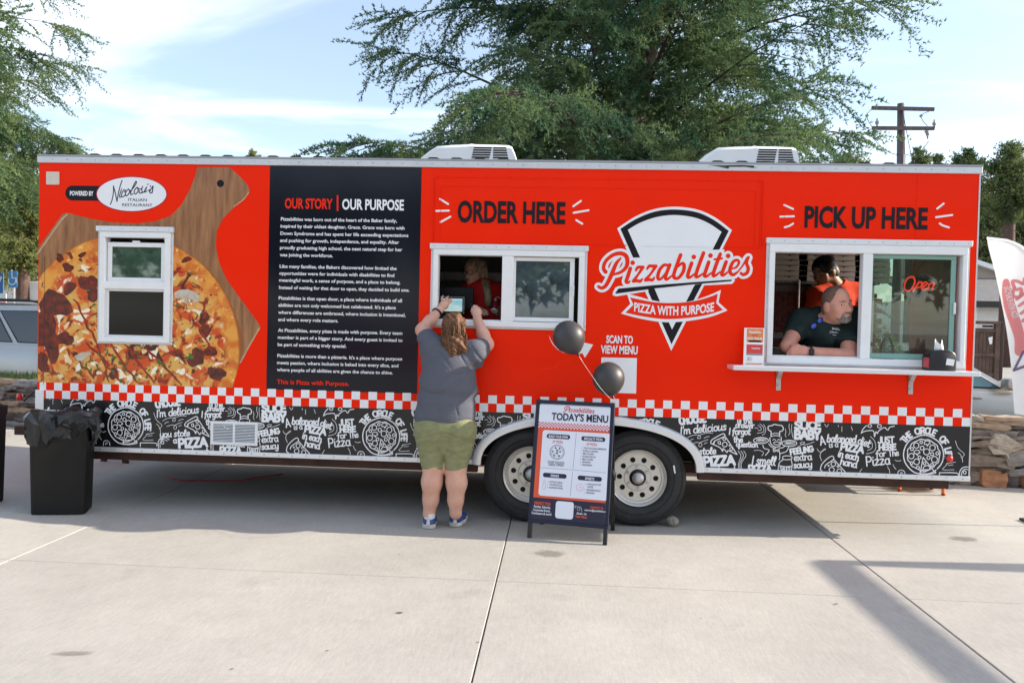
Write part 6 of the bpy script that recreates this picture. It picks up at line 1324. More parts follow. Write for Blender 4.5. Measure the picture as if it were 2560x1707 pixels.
# ================================================================ PEOPLE: smooth bodies from blended solids
def cap_(a, b, r1, r2, k=.03, sc=(1, 1, 1), sub=False): return ('c', np.array(a, float), np.array(b, float), r1, r2, k, np.array(sc, float), sub)
def ell_(c, r, k=.02, rot=None, sub=False): return ('e', np.array(c, float), np.array(r, float), np.eye(3) if rot is None else np.array(rot, float), k, sub)
def sdf_mesh(prims, h=.008, cuts=(), disp=None, pad=.03):
    lo = np.full(3, 1e9); hi = -lo; boxes = []
    for p in prims:
        if p[0] == 'c': m_ = max(p[3], p[4])*p[6].max()/min(1, p[6].min()) if False else max(p[3], p[4])*p[6]; a = np.minimum(p[1], p[2])-m_; b = np.maximum(p[1], p[2])+m_; k = p[5]
        else: m_ = np.abs(p[3].T @ np.diag(p[2])).sum(1); m_ = np.minimum(m_, p[2].max()); a, b, k = p[1]-m_, p[1]+m_, p[4]
        boxes.append((a-k-.025, b+k+.025))
        if not p[-1]: lo = np.minimum(lo, a); hi = np.maximum(hi, b)
    lo -= pad; hi += pad; n = np.ceil((hi-lo)/h).astype(int)+1
    D = np.full(n, .5, np.float32); ax = [lo[i]+h*np.arange(n[i]) for i in range(3)]
    for p, (a, b) in zip(prims, boxes):
        i0 = np.clip(np.floor((a-lo)/h).astype(int), 0, n); i1 = np.clip(np.ceil((b-lo)/h).astype(int)+1, 0, n)
        if (i1 <= i0).any(): continue
        X = np.meshgrid(*[ax[i][i0[i]:i1[i]] for i in range(3)], indexing='ij'); P = np.stack(X, -1)
        if p[0] == 'c':
            s = p[6]; Q = P/s; A, B = p[1]/s, p[2]/s; ba = B-A; L = ba@ba
            t = np.clip(((Q-A)@ba)/L, 0, 1) if L > 1e-12 else np.zeros(Q.shape[:-1]); d = (np.linalg.norm(Q-A-t[..., None]*ba, axis=-1)-(p[3]+(p[4]-p[3])*t))*s.min(); k = p[5]
        else:
            q = (P-p[1])@p[3].T; k0 = np.linalg.norm(q/p[2], axis=-1); k1 = np.linalg.norm(q/p[2]**2, axis=-1); d = np.where(k1 > 1e-6, k0*(k0-1)/np.maximum(k1, 1e-6), -p[2].min()); k = p[4]
        sl = tuple(slice(i0[i], i1[i]) for i in range(3)); C = D[sl]
        if p[-1]: hh = np.clip(.5-.5*(C+d)/k, 0, 1); D[sl] = C+(-d-C)*hh+k*hh*(1-hh)
        else: hh = np.clip(.5+.5*(C-d)/k, 0, 1); D[sl] = C+(d-C)*hh-k*hh*(1-hh)
    if disp is not None or cuts:
        G3 = np.meshgrid(*ax, indexing='ij')
        if disp is not None: D = D+disp(*G3).astype(np.float32)
        for ct in cuts:
            pt, nn = ct[0], ct[1]; pd = ((G3[0]-pt[0])*nn[0]+(G3[1]-pt[1])*nn[1]+(G3[2]-pt[2])*nn[2]).astype(np.float32)
            if len(ct) > 2:
                near = ((G3[0]-pt[0])**2+(G3[1]-pt[1])**2+(G3[2]-pt[2])**2) < ct[2]**2; D = np.where(near, np.maximum(D, pd), D)
            else: D = np.maximum(D, pd)
    # surface nets
    S = D < 0; cs = np.zeros(np.array(S.shape)-1, np.int8)
    off = [(i, j, k) for i in (0, 1) for j in (0, 1) for k in (0, 1)]
    for o in off: cs += S[o[0]:S.shape[0]-1+o[0], o[1]:S.shape[1]-1+o[1], o[2]:S.shape[2]-1+o[2]]
    cell = np.argwhere((cs > 0) & (cs < 8)); idx = np.full(cs.shape, -1, np.int32); idx[tuple(cell.T)] = np.arange(len(cell))
    acc = np.zeros((len(cell), 3)); cnt = np.zeros(len(cell))
    for a in off:
        for axx in range(3):
            if a[axx] == 0:
                b = list(a); b[axx] = 1; va = D[tuple((cell+a).T)]; vb = D[tuple((cell+b).T)]; m_ = (va < 0) != (vb < 0); t = va/(va-vb+1e-12)
                p = np.tile(np.array(a, float), (len(cell), 1)); p[:, axx] = t; acc[m_] += p[m_]; cnt[m_] += 1
    V = lo+h*(cell+acc/np.maximum(cnt, 1)[:, None]); quads = []
    for axx in range(3):
        u, v = (axx+1) % 3, (axx+2) % 3; sl0 = [slice(None)]*3; sl1 = [slice(None)]*3; sl0[axx] = slice(0, -1); sl1[axx] = slice(1, None)
        A, B = S[tuple(sl0)], S[tuple(sl1)]; e = np.argwhere(A != B); e = e[(e[:, u] > 0) & (e[:, v] > 0) & (e[:, u] < cs.shape[u]) & (e[:, v] < cs.shape[v])]
        if not len(e): continue
        du = np.zeros(3, int); du[u] = 1; dv = np.zeros(3, int); dv[v] = 1
        q = np.stack([idx[tuple((e-du-dv).T)], idx[tuple((e-dv).T)], idx[tuple(e.T)], idx[tuple((e-du).T)]], 1); fl_ = ~A[tuple(e.T)]; q[fl_] = q[fl_][:, ::-1]; quads.append(q)
    Q = np.concatenate(quads); Q = Q[(Q >= 0).all(1)]
    return mesh_np('sdf', V, None, Q, True)
def frame_of(f, up=(0, 0, 1)):
    f = Vector(f).normalized(); r = f.cross(Vector(up)).normalized(); u = r.cross(f).normalized(); return r, f, u
def head_prims(c, f, s=1.0, up=(0, 0, 1), jaw=1.0):
    r, f, u = frame_of(f, up); c = Vector(c); Rm = np.array([r, f, u])
    L = lambda x, y, z: c+(r*x+f*y+u*z)*s
    E = lambda x, y, z, rr, k=.012, sub=False: ell_(L(x, y, z), np.array(rr)*s, k*s, Rm, sub)
    P = [E(0, 0, .045, (.076, .096, .085), .02), E(0, .03, -.03, (.060*jaw, .068, .085), .03), E(0, .068, -.088, (.03*jaw, .026, .024), .03), E(-.04, .066, -.02, (.028, .025, .03), .03), E(.04, .066, -.02, (.028, .025, .03), .03),
         cap_(L(-.036, .086, .026), L(.036, .086, .026), .012*s, .012*s, .015), cap_(L(0, .094, .014), L(0, .117, -.026), .009*s, .014*s, .012), E(-.012, .104, -.03, (.010, .010, .008), .01), E(.012, .104, -.03, (.010, .010, .008), .01)]
    P += [E(sg*.032, .103, .010, (.019, .018, .010), .008, True) for sg in (-1, 1)]
    P += [E(0, .094, -.054, (.026, .012, .007), .006), E(0, .092, -.067, (.024, .012, .008), .006)]
    P += [E(sg*.078, -.008, -.004, (.011, .024, .034), .008) for sg in (-1, 1)]
    return P, L, (r, f, u)
M['eye_white'] = mat('eye_white', (.7, .68, .65), .2); M['iris'] = mat('dark_iris', (.02, .025, .03), .15)
def eyes(L, fr, s, parent, gaze=(0, 0)):
    r, f, u = fr
    for sg in (-1, 1):
        c = L(sg*.032, .078, .011); o = obj('eye', MB().lathe([(.0128*s*math.sin(t), .0128*s*math.cos(t)) for t in np.linspace(0, math.pi, 10)], c, 'z', 12).mesh('e', True), M['eye_white'], parent)
        g = (f+r*gaze[0]+u*gaze[1]).normalized(); q = Vector((0, 0, 1)).rotation_difference(g).to_matrix(); mb = MB().lathe([(.0066*s*math.sin(t), .0132*s*math.cos(t*.48)) for t in np.linspace(0.01, 1.1, 5)], (0, 0, 0), 'z', 10); mb.v = [tuple(q @ Vector(v)+c) for v in mb.v]; obj('iris', mb.mesh('i', True), M['iris'], o)
def fingers(chains, k=.006): return [cap_(ch[i], ch[i+1], rr[i], rr[i+1], k) for ch, rr in chains for i in range(len(ch)-1)]
def hair_cap(L, fr, s, top=1.0, front=.045, low=-.03, thick=.010, k=.02):
    r, f, u = fr; Rm = np.array([r, f, u]); P = [ell_(L(0, -.006, .045), np.array((.076+thick, .096+thick, .085+thick))*s, .01, Rm), ell_(L(0, -.05, -.02), np.array((.066+thick, .055+thick, .07))*s, .02, Rm)]
    P.append(ell_(L(0, .115, -.03), np.array((.075, .07+.0, .098+front*.2))*s, .012, Rm, True)); return P
person_mats = {}
def skin_m(name, c): return mat(name, c, .5, 0, col2=(min(1, c[0]*1.12), c[1]*1.28, c[2]*1.3), vscale=11, sss=.1, bump=.06, bscale=110, spec=.35)

# ---------------------------------------------------------------- customer at the order window, seen from behind
YC_ = -.235
cu = thing('person', 'person in grey T-shirt and green shorts reaching up to the order window', 'person', (G('O', 1012, 1212).x, YC_, 0))
K_ = lambda x, y, Y=YC_: W('K', x, y, Y); Lp = lambda x, y, Y=YC_: W('L', x, y, Y); R_ = lambda x, y, Y=.0: W('R', x, y, Y)
zs = 0.0
hd = K_(502, 545, YC_+.03); P, HL, HF = head_prims(hd, (.1, 1, .12), .98)
neck = K_(500, 790, YC_+.0)
elL, elR = K_(158, 545, -.13), K_(858, 700, -.11); wrL, wrR = R_(318, 1190, -.035), R_(1165, 1375, -.04); shL, shR = K_(245, 705, YC_), K_(735, 765, YC_)
P += [cap_(neck, hd, .058, .055, .03), cap_(neck+Vector((0, 0, -.02)), shL, .06, .07, .05), cap_(neck+Vector((0, 0, -.02)), shR, .06, .07, .05), cap_(neck-Vector((0, 0, .1)), Lp(455, 160), .14, .16, .06, (1, .75, 1))]
P += [cap_(shL, elL, .062, .053, .03), cap_(elL, elL.lerp(wrL, .45), .052, .047, .02), cap_(elL.lerp(wrL, .45), wrL, .047, .029, .02), cap_(shR, elR, .064, .053, .03), cap_(elR, elR.lerp(wrR, .4), .052, .047, .02), cap_(elR.lerp(wrR, .4), wrR, .047, .030, .02)]
# left hand: open, fingers spread on the tablet
pl_ = R_(440, 1060, .02)
P += [cap_(wrL, pl_, .030, .034, .015, (1, .75, 1)), cap_(pl_, R_(470, 1020, .035), .034, .030, .012, (1, .7, 1))]
HF_ = [([R_(395, 1000, .035), R_(385, 930, .045), R_(412, 865, .06)], (.0095, .0085, .007)), ([R_(450, 990, .04), R_(490, 920, .05), R_(530, 878, .066)], (.0098, .009, .0072)), ([R_(490, 1005, .045), R_(545, 955, .055), R_(592, 928, .07)], (.0095, .0088, .007)), ([R_(505, 1040, .045), R_(570, 1005, .052), R_(618, 980, .064)], (.0088, .008, .0065)), ([R_(420, 1130, .02), R_(480, 1120, .05), R_(520, 1100, .07)], (.012, .0105, .0085))]
P += fingers(HF_)
# right hand: fist round a pen
pr2 = R_(1150, 1240, .0)
P += [cap_(wrR, pr2, .031, .036, .015, (1, .8, 1)), cap_(R_(1100, 1190, .01), R_(1195, 1215, .01), .028, .026, .012, (1, .8, 1))]
HFR = [([R_(1105, 1160, .0), R_(1090, 1095, .02), R_(1135, 1090, .05)], (.0115, .0105, .009)), ([R_(1140, 1150, -.005), R_(1145, 1100, .02), R_(1165, 1125, .05)], (.0115, .0105, .009)), ([R_(1180, 1170, -.005), R_(1195, 1140, .02), R_(1195, 1170, .05)], (.011, .010, .0085)), ([R_(1205, 1210, -.0), R_(1222, 1190, .02), R_(1215, 1220, .04)], (.010, .0092, .008)), ([R_(1075, 1270, .005), R_(1045, 1200, .02), R_(1055, 1120, .035)], (.0125, .011, .009))]
P += fingers(HFR)
# legs
for sgn, kn, cf, ak in ((-1, (318, 690), (293, 905), (258, 1295)), (1, (582, 700), (596, 915), (584, 1285))):
    g_ = G('L', {-1: 245, 1: 572}[sgn], {-1: 1483, 1: 1458}[sgn]); fb = Vector((g_.x, g_.y+.05, .085)); hip = Lp(455+sgn*150, 250); knee = Lp(*kn); calf = Lp(*cf, YC_-.015); ank = Lp(*ak, YC_+.01)
    P += [cap_(hip, knee, .105, .084, .03), cap_(knee, calf, .080, .075, .03), cap_(calf, Lp(kn[0]*.35+ak[0]*.65, 1120), .077, .058, .03), cap_(Lp(kn[0]*.35+ak[0]*.65, 1120), ank, .058, .044, .03), cap_(ank, fb, .042, .034, .02)]
M['skin_c'] = skin_m('fair_skin', (.60, .31, .23))
obj('body', sdf_mesh(P, .0068), M['skin_c'], cu)
# T-shirt
def shirt_folds(X, Y, Z):
    w = .012*np.sin(9*X+4*Z)+.01*np.sin(23*Z-7*X); n_ = np.sin(38*(Z+.35*X+w*2))*np.exp(-((Z-1.03)/.09)**2)*.006+np.sin(55*(Z-.5*X)+2*np.sin(9*X))*np.exp(-((Z-1.30)/.10)**2)*.0045+np.sin(20*X+6*np.sin(4*Z))*.003
    g_ = lambda u, s: (1-np.abs(np.sin(u)))**s
    n_ = n_+.011*g_(17*(Z+.10*np.cos(7*(X-3.3))-.02), 5)*np.exp(-((Z-1.03)/.07)**2)+.012*g_(11*(Z-.75*(X-3.3)-.2+.03*np.sin(20*X)), 6)*np.exp(-((Z-1.16)/.09)**2)
    return n_+.010*g_(15*(Z+.9*(X-3.3))+1.5*np.sin(9*X), 5)*np.exp(-((Z-1.31)/.07)**2)+.008*g_(24*(X-3.3+.25*Z), 6)*np.exp(-((Z-.90)/.05)**2)
hemz = K_(400, 1530).z
T_ = [cap_(K_(405, 1500), K_(430, 1150), .232, .208, .05, (1, .70, 1)), cap_(K_(430, 1150), K_(450, 900), .205, .185, .05, (1, .72, 1)), cap_(shL+Vector((.02, 0, -.03)), shR+Vector((-.02, 0, -.03)), .085, .085, .05, (1, .85, 1)),
      cap_(shL+Vector((.02, 0, -.02)), shL.lerp(elL, .62), .086, .076, .05), cap_(shR, shR.lerp(elR, .72), .078, .070, .04), cap_(K_(735, 790, -.21), K_(765, 900, -.19), .055, .040, .04), cap_(K_(255, 760), K_(205, 880), .065, .045, .05),
      cap_(neck, neck-Vector((0, 0, .06)), .075, .09, .03)]
tsh = sdf_mesh(T_, .007, [((3.3, 0, hemz), (.045, 0, -1)), (shL.lerp(elL, .60), tuple((elL-shL).normalized()), .13), (shR.lerp(elR, .66), tuple((elR-shR).normalized()), .12), (neck+Vector((0, 0, .02)), (0, .25, 1), .12)], shirt_folds)
M['tee'] = mat('heather_grey_cotton', (.105, .110, .135), .85, 0, var=.16, vscale=120, bump=1.0, bscale=7, spec=.2, stretch=(1.3, 1, 2.4)); tso = obj('t_shirt', tsh, M['tee'], cu)
M['tee_seam'] = mat('grey_rib_knit', (.10, .104, .125), .9, spec=.2)
def seam_ring(c, nrm, r, w_, name):
    from mathutils.bvhtree import BVHTree
    bv = BVHTree.FromPolygons([v.co for v in tsh.vertices], [tuple(q.vertices) for q in tsh.polygons]); n_ = Vector(nrm).normalized(); a_ = n_.orthogonal().normalized(); b_ = n_.cross(a_); pts = []
    for t in np.linspace(0, 2*math.pi, 41):
        d_ = a_*math.cos(t)+b_*math.sin(t); h_ = bv.ray_cast(Vector(c)+d_*r, -d_); pts.append((h_[0]+d_*.001) if h_[0] and (h_[0]-Vector(c)).length < r else None)
    ok = [q for q in pts if q]
    if len(ok) > 30: obj(name, MB().tube(ok, w_, 5, False).mesh('s', True), M['tee_seam'], tso)
seam_ring((K_(400, 1500).x, YC_, hemz+.030), (.045, 0, -1), .5, .0022, 'hem_seam')
# shorts
def short_folds(X, Y, Z): return .009*(1-np.abs(np.sin(13*(Z-.62+.5*np.abs(X-Lp(455, 200).x)))))**5*np.exp(-((Z-.62)/.10)**2)+.012*(1-np.abs(np.sin(12*(Z-.745+.35*np.abs(X-Lp(455, 200).x)))))**6*np.exp(-((Z-.72)/.05)**2)+.003*np.sin(40*(Z+.25*np.abs(X-Lp(455, 200).x))+2*np.sin(14*X))*np.exp(-((Z-.62)/.12)**2)+.002*np.sin(26*X+9*Z)
Sh = [ell_(Lp(450, 200), (.235, .165, .13), .02), ell_(Lp(450, 340), (.115, .13, .16), .012), cap_(Lp(285, 270), Lp(315, 700), .135, .092, .006), cap_(Lp(630, 270), Lp(583, 700), .135, .092, .006), ell_(Lp(300, 270, YC_-.05), (.125, .115, .12), .012), ell_(Lp(620, 270, YC_-.05), (.125, .115, .12), .012)]
shm = sdf_mesh(Sh, .007, [((0, 0, Lp(300, 735).z), (0, 0, -1)), ((0, 0, Lp(300, 90).z), (0, 0, 1))], short_folds)
M['khaki'] = mat('olive_green_twill', (.235, .24, .125), .85, 0, var=.14, vscale=16, bump=1.0, bscale=8, spec=.2, stretch=(1, 1, 2)); sh_o = obj('shorts', shm, M['khaki'], cu)
pk_ = [Lp(600, 262, -.45), Lp(775, 258, -.45), Lp(768, 335, -.45), Lp(600, 338, -.45)]
# shoes
M['shoe_blue'] = mat('blue_mesh_upper', (.030, .070, .26), .6, 0, var=.4, vscale=30); M['sole'] = mat('pale_shoe_sole', (.52, .50, .46), .6, var=.15, vscale=25); M['sock'] = mat('white_sock', (.7, .7, .68), .9)
for sgn, hx, hy, dx_ in ((-1, 245, 1475, -.02), (1, 572, 1450, .03)):
    g_ = G('L', hx, hy+8); hb = Vector((g_.x, g_.y+.045, 0))
    up_ = [ell_(hb+Vector((0, 0, .055)), (.042, .05, .055), .03), cap_(hb+Vector((0, .03, .06)), hb+Vector((dx_*.5, .10, .05)), .045, .043, .03, (1, 1, .9)), cap_(hb+Vector((dx_*.5, .10, .045)), hb+Vector((dx_, .20, .035)), .045, .034, .03, (1, 1, .8))]
    s_ = obj('shoe', sdf_mesh(up_, .006, [((0, 0, .025), (0, 0, -1)), (hb+Vector((0, .03, .095)), (0, -.45, 1))]), M['shoe_blue'], cu)
    so = [cap_(hb+Vector((0, 0, .02)), hb+Vector((dx_*.5, .10, .02)), .052, .05, .02), cap_(hb+Vector((dx_*.5, .10, .02)), hb+Vector((dx_, .205, .02)), .05, .04, .02)]
    obj('sole', sdf_mesh(so, .006, [((0, 0, .034), (0, 0, 1)), ((0, 0, .002), (0, 0, -1))]), M['sole'], s_)
    obj('heel_patch', sdf_mesh([cap_(hb+Vector((0, -.046, .036)), hb+Vector((0, -.042, .075)), .016, .010, .01)], .004), M['sole'], s_)
    obj('sock', sdf_mesh([cap_(hb+Vector((0, .012, .07)), hb+Vector((0, .012, .100)), .044, .043, .01)], .006), M['sock'], cu)
# wavy hair
M['hair_c'] = mat('light_brown_wavy_hair', (.042, .017, .009), .6, 0, col2=(.19, .09, .042), vscale=26, stretch=(3, 3, .5), spec=.25)
Hp = [ell_(hd+Vector((0, -.015, .045)), (.088, .100, .092), .02), cap_(hd+Vector((0, -.04, .0)), K_(505, 700, YC_-.07), .085, .086, .03, (1, .65, 1)), cap_(K_(490, 700, YC_-.075), K_(455, 835, YC_-.095), .062, .03, .03), cap_(K_(540, 680, YC_-.07), K_(590, 745, YC_-.08), .05, .03, .03), cap_(K_(440, 650, YC_-.06), K_(385, 700, YC_-.06), .04, .025, .03)]
ho = obj('hair', sdf_mesh(Hp, .006, (), lambda X, Y, Z: .0045*np.sin(70*X+9*np.sin(13*Z)+20*Y)+.003*np.sin(120*X+14*np.sin(19*Z))), M['hair_c'], cu)
rh = random.Random(4); lk = MB()
for i in range(170):
    a = rh.uniform(-1.0, 1.0); b = rh.uniform(.1, 1)
    top = hd+Vector((.085*math.sin(a*1.35)*(.35+.65*b), -.03-.075*math.cos(a*1.3)*b, .13-.10*b+rh.uniform(-.02, .02)))
    ex = K_(502+150*a*rh.uniform(.7, 1.05), rh.uniform(690, 860)-abs(a)*70, YC_-.085-.02*math.cos(a)); ph = rh.uniform(0, 6.28); amp = rh.uniform(.004, .012); fq = rh.uniform(2, 4)
    pts = []
    for k in range(12):
        t = k/11; p = top.lerp(ex, t); p += Vector((amp*math.sin(ph+fq*6.28*t)*t, -.028*math.sin(math.pi*min(1, t*1.2))*.8+amp*.7*math.cos(ph+fq*6.28*t)*t, 0)); pts.append(p)
    r0 = rh.uniform(.003, .006); lk.tube(pts, [r0*(1-.6*(k/11)**2) for k in range(12)], 5)
stuff(obj('hair_lock', lk.mesh('hl', True), M['hair_c'], ho))
# wristband and pen
bd = (R_(420, 1060, .01)-R_(260, 1240, -.06)).normalized(); bc = wrL.lerp(elL, .10); ring_ = []
a1 = bd.orthogonal().normalized(); a2 = bd.cross(a1); obj('wristband', MB().tube([bc+(a1*math.cos(t)+a2*math.sin(t))*.037 for t in np.linspace(0, 6.283, 22)], .0075, 6).mesh('w', True), M['black_metal'], cu)
pn = MB().tube([R_(985, 1020, .05), R_(1040, 1075, .04), R_(1100, 1150, .0)], .006, 8); tag(pn.build('pen', M['ink'], smooth=True), 'black pen held in the right hand of the reaching customer', 'pen')

# ---------------------------------------------------------------- man leaning on the pick-up sill
Mp = lambda x, y, Y: W('M', x, y, Y)
mn = thing('person', 'bearded man in dark green T-shirt leaning on the pick-up window sill', 'person', Mp(800, 1430, .3))
hd = Mp(935, 800, .16); P, HL, HF = head_prims(hd, (.40, -.91, -.06), 1.16, (-.14, 0, 1), 1.2)
nk = Mp(870, 1000, .28); s1, s2 = Mp(500, 985, .36), Mp(1140, 960, .36)
P += [cap_(nk, hd+Vector((0, .03, -.05)), .082, .078, .04), cap_(nk, s1, .07, .08, .05), cap_(nk, s2, .07, .08, .05), cap_(nk-Vector((0, -.1, .14)), Mp(800, 1450, .5), .12, .15, .05, (1, .75, 1))]
e1, e2 = Mp(335, 1300, .13), Mp(1075, 1420, .10); wr = Mp(640, 1368, .065)
P += [cap_(s1, e1, .075, .054, .03), cap_(e1, Mp(480, 1415, .10), .052, .042, .02), cap_(s2, e2, .078, .060, .03), cap_(e2, wr, .058, .037, .02), cap_(wr, Mp(520, 1370, .055), .036, .040, .015, (1, .8, 1)), cap_(Mp(520, 1350, .055), Mp(455, 1375, .05), .040, .034, .012, (1, .8, 1))]
P += fingers([([Mp(450, 1320, .04), Mp(395, 1315, .035), Mp(345, 1350, .06)], (.0125, .0115, .010)), ([Mp(445, 1350, .035), Mp(385, 1350, .03), Mp(335, 1385, .055)], (.0125, .0115, .010)), ([Mp(445, 1380, .035), Mp(385, 1385, .03), Mp(335, 1412, .055)], (.0125, .0115, .010)), ([Mp(460, 1408, .04), Mp(400, 1412, .035), Mp(355, 1430, .055)], (.0115, .0105, .009)), ([Mp(520, 1325, .04), Mp(460, 1288, .045), Mp(385, 1290, .06)], (.014, .0125, .011))])
M['skin_m'] = skin_m('ruddy_skin', (.58, .25, .18)); obj('body', sdf_mesh(P, .0068), M['skin_m'], mn); eyes(HL, HF, 1.16, mn, (.5, .05))
M['hair_m'] = mat('cropped_brown_hair', (.16, .092, .068), .8, var=.3, vscale=60); M['beard'] = mat('grey_goatee', (.30, .27, .24), .85, 0, col2=(.10, .08, .065), vscale=22, bump=.5, bscale=90)
obj('hair', sdf_mesh(hair_cap(HL, HF, 1.16, front=.02, thick=.003), .006, [(HL(0, .052, .06), tuple(HF[1]*.9+HF[2]*-.45))]), M['hair_m'], mn)
br = [ell_(HL(0, .078, -.088), (.038, .032, .034), .015, np.array(HF)), cap_(HL(-.03, .09, -.06), HL(-.028, .085, -.09), .011, .014, .012), cap_(HL(.03, .09, -.06), HL(.028, .085, -.09), .011, .014, .012), cap_(HL(-.028, .098, -.05), HL(.028, .098, -.05), .008, .008, .008), cap_(HL(-.058, .03, -.05), HL(-.03, .075, -.098), .012, .016, .02), cap_(HL(.058, .03, -.05), HL(.03, .075, -.098), .012, .016, .02), ell_(HL(0, .122, -.064), (.022, .016, .007), .006, np.array(HF), True)]
obj('beard', sdf_mesh(br, .005, (), lambda X, Y, Z: .0012*np.sin(300*X)*np.sin(280*Z)), M['beard'], mn)
for sg in (-1, 1): obj('eyebrow', MB().tube([HL(sg*.015, .104, .032), HL(sg*.034, .102, .036), HL(sg*.05, .088, .03)], [.0035, .004, .002], 6).mesh('b', True), M['hair_m'], mn)
T_ = [cap_(Mp(800, 1470, .46), Mp(830, 1130, .36), .235, .21, .05, (1, .78, 1)), cap_(nk+Vector((-.02, .0, -.10)), Mp(820, 1180, .34), .13, .19, .05), cap_(s1+Vector((.03, 0, -.02)), s2+Vector((-.03, 0, -.02)), .105, .105, .06), cap_(s1, s1.lerp(e1, .62), .10, .078, .05), cap_(s2, s2.lerp(e2, .72), .10, .085, .05), cap_(nk+Vector((0, .02, -.02)), nk-Vector((0, -.02, .08)), .085, .11, .04)]
def mfold(X, Y, Z): return .003*np.sin(34*(Z+.6*X)+3*np.sin(8*X))+.002*np.sin(60*(Z-.4*X))
M['green_tee'] = mat('dark_green_cotton', (.020, .034, .034), .85, var=.2, vscale=12, bump=.2, bscale=40, spec=.2)
obj('t_shirt', sdf_mesh(T_, .008, [(s1.lerp(e1, .62), tuple((e1-s1).normalized()), .13), (s2.lerp(e2, .74), tuple((e2-s2).normalized()), .12), (nk+Vector((0, -.03, .01)), (.05, -.3, .95), .105)], mfold), M['green_tee'], mn)
# watch, logo, sunglasses
wc = wr.lerp(Mp(520, 1370, .055), .22); obj('watch', MB().bbox(wc.x-.02, wc.x+.02, wc.y-.047, wc.y-.03, wc.z-.024, wc.z+.024, .006).mesh('w', True, 40), M['black_metal'], mn)
ds_ = (wr-Mp(520, 1370, .055)).normalized(); a1 = ds_.orthogonal().normalized(); a2 = ds_.cross(a1); obj('watch_strap', MB().tube([wc+(a1*math.cos(t)+a2*math.sin(t))*.040 for t in np.linspace(0, 6.283, 20)], .009, 6).mesh('w', True), M['black_metal'], mn)
def cast_front(mesh_obj, c, pts, dflt):   # find the shirt surface along the view rays so that prints lie on it
    me = mesh_obj.data; from mathutils.bvhtree import BVHTree
    bv = BVHTree.FromPolygons([v.co for v in me.vertices], [tuple(p.vertices) for p in me.polygons]); out = []
    for x, y in pts:
        o_ = CR[c]; d_ = Vector(ray(o_[0]+x*o_[2], o_[1]+y*o_[2])).normalized(); h_ = bv.ray_cast(Vector(CAM), d_); out.append((h_[0]-d_*.004) if h_[0] else W(c, x, y, dflt))
    return out
tee_o = [o for o in mn.children if o.name.startswith('t_shirt')][0]
lg = MB(); a = cast_front(tee_o, 'M', [(885, 1095), (980, 1105), (880, 1075)], .2)
Vt, Ft = text_mesh('BIGILL', .02); lo_, ch_ = cap_h(.02); X = (Vt[:, 0]-Vt[:, 0].min())/(Vt[:, 0].max()-Vt[:, 0].min()); Z_ = (Vt[:, 1]-lo_)/ch_
lg.add([tuple(a[0]+(a[1]-a[0])*float(x)+(a[2]-a[0])*float(z)*1.2-Vector((0, .004, 0))) for x, z in zip(X, Z_)], Ft)
for pts in ([(860, 1110), (900, 1130), (960, 1135)], [(850, 1133), (890, 1140)], [(890, 1160), (935, 1166)], [(890, 1118), (910, 1140), (935, 1120)]): lg.tube(cast_front(tee_o, 'M', pts, .2), .0018, 4)
stuff(obj('shirt_print', lg.mesh('lg'), M['white_vinyl'], mn))
M['mirror_blue'] = mat('blue_mirror_lens', (.02, .08, .55), .08, .4, coat=.8)
sgl = thing('sunglasses', 'blue mirrored sunglasses hooked on the bearded man\'s collar', 'sunglasses', Mp(690, 1020, .2))
for x, y in ((735, 985), (655, 1055)):
    p = cast_front(tee_o, 'M', [(x, y)], .2)[0]; q = Vector((1, .1, .75)).normalized(); n2 = Vector((.1, -1, .2)).normalized(); u2 = q.cross(n2).normalized()
    lens = MB(); ring2 = [p+q*(.026*math.cos(t))+u2*(.017*math.sin(t))+n2*.006 for t in np.linspace(0, 6.283, 19)[:-1]]; lens.add(ring2+[p+n2*.012], [(i, (i+1) % 18, 18) for i in range(18)]); obj('lens', lens.mesh('l', True), M['mirror_blue'], sgl)
    obj('rim', MB().tube(ring2+[ring2[0]], .0022, 5).mesh('r', True), M['black_metal'], sgl)

# ---------------------------------------------------------------- worker in an orange shirt behind him
wk = thing('person', 'dark haired worker in an orange T-shirt looking down behind the leaning man', 'person', Mp(900, 1430, 1.0))
WY = 1.10; hd = Mp(800, 395, WY); P, HL, HF = head_prims(hd, (-.80, -.45, -.36), 1.06, (-.1, 0, 1))
nk = Mp(930, 560, WY+.03); s1, s2 = Mp(700, 690, WY-.05), Mp(1160, 650, WY+.08)
P += [cap_(nk-Vector((.01, 0, .04)), hd+Vector((.035, .02, -.02)), .076, .070, .03), cap_(nk-Vector((0, 0, .1)), s1, .05, .06, .03), cap_(nk-Vector((0, 0, .1)), s2, .05, .06, .03), cap_(nk-Vector((0, 0, .1)), Mp(900, 1300, WY), .14, .16, .05, (1, .7, 1)), cap_(s1, Mp(620, 950, WY-.2), .062, .05, .03), cap_(Mp(620, 950, WY-.2), Mp(700, 1000, WY-.4), .048, .034, .02), cap_(s2, Mp(1220, 950, WY), .062, .05, .03), cap_(Mp(1220, 950, WY), Mp(1100, 1010, WY-.25), .048, .034, .02),
      cap_(Mp(1100, 1010, WY-.25), Mp(1060, 1015, WY-.33), .034, .03, .02), cap_(Mp(700, 1000, WY-.4), Mp(720, 1010, WY-.48), .034, .03, .02)]
M['skin_w'] = skin_m('tan_skin', (.30, .15, .09)); obj('body', sdf_mesh(P, .0075), M['skin_w'], wk); eyes(HL, HF, 1.06, wk, (0, -.4))
M['hair_w'] = mat('black_hair', (.008, .007, .007), .5, var=.3, vscale=60); obj('hair', sdf_mesh(hair_cap(HL, HF, 1.06, thick=.016), .006, (), lambda X, Y, Z: .0015*np.sin(160*X)*np.sin(150*Z)), M['hair_w'], wk)
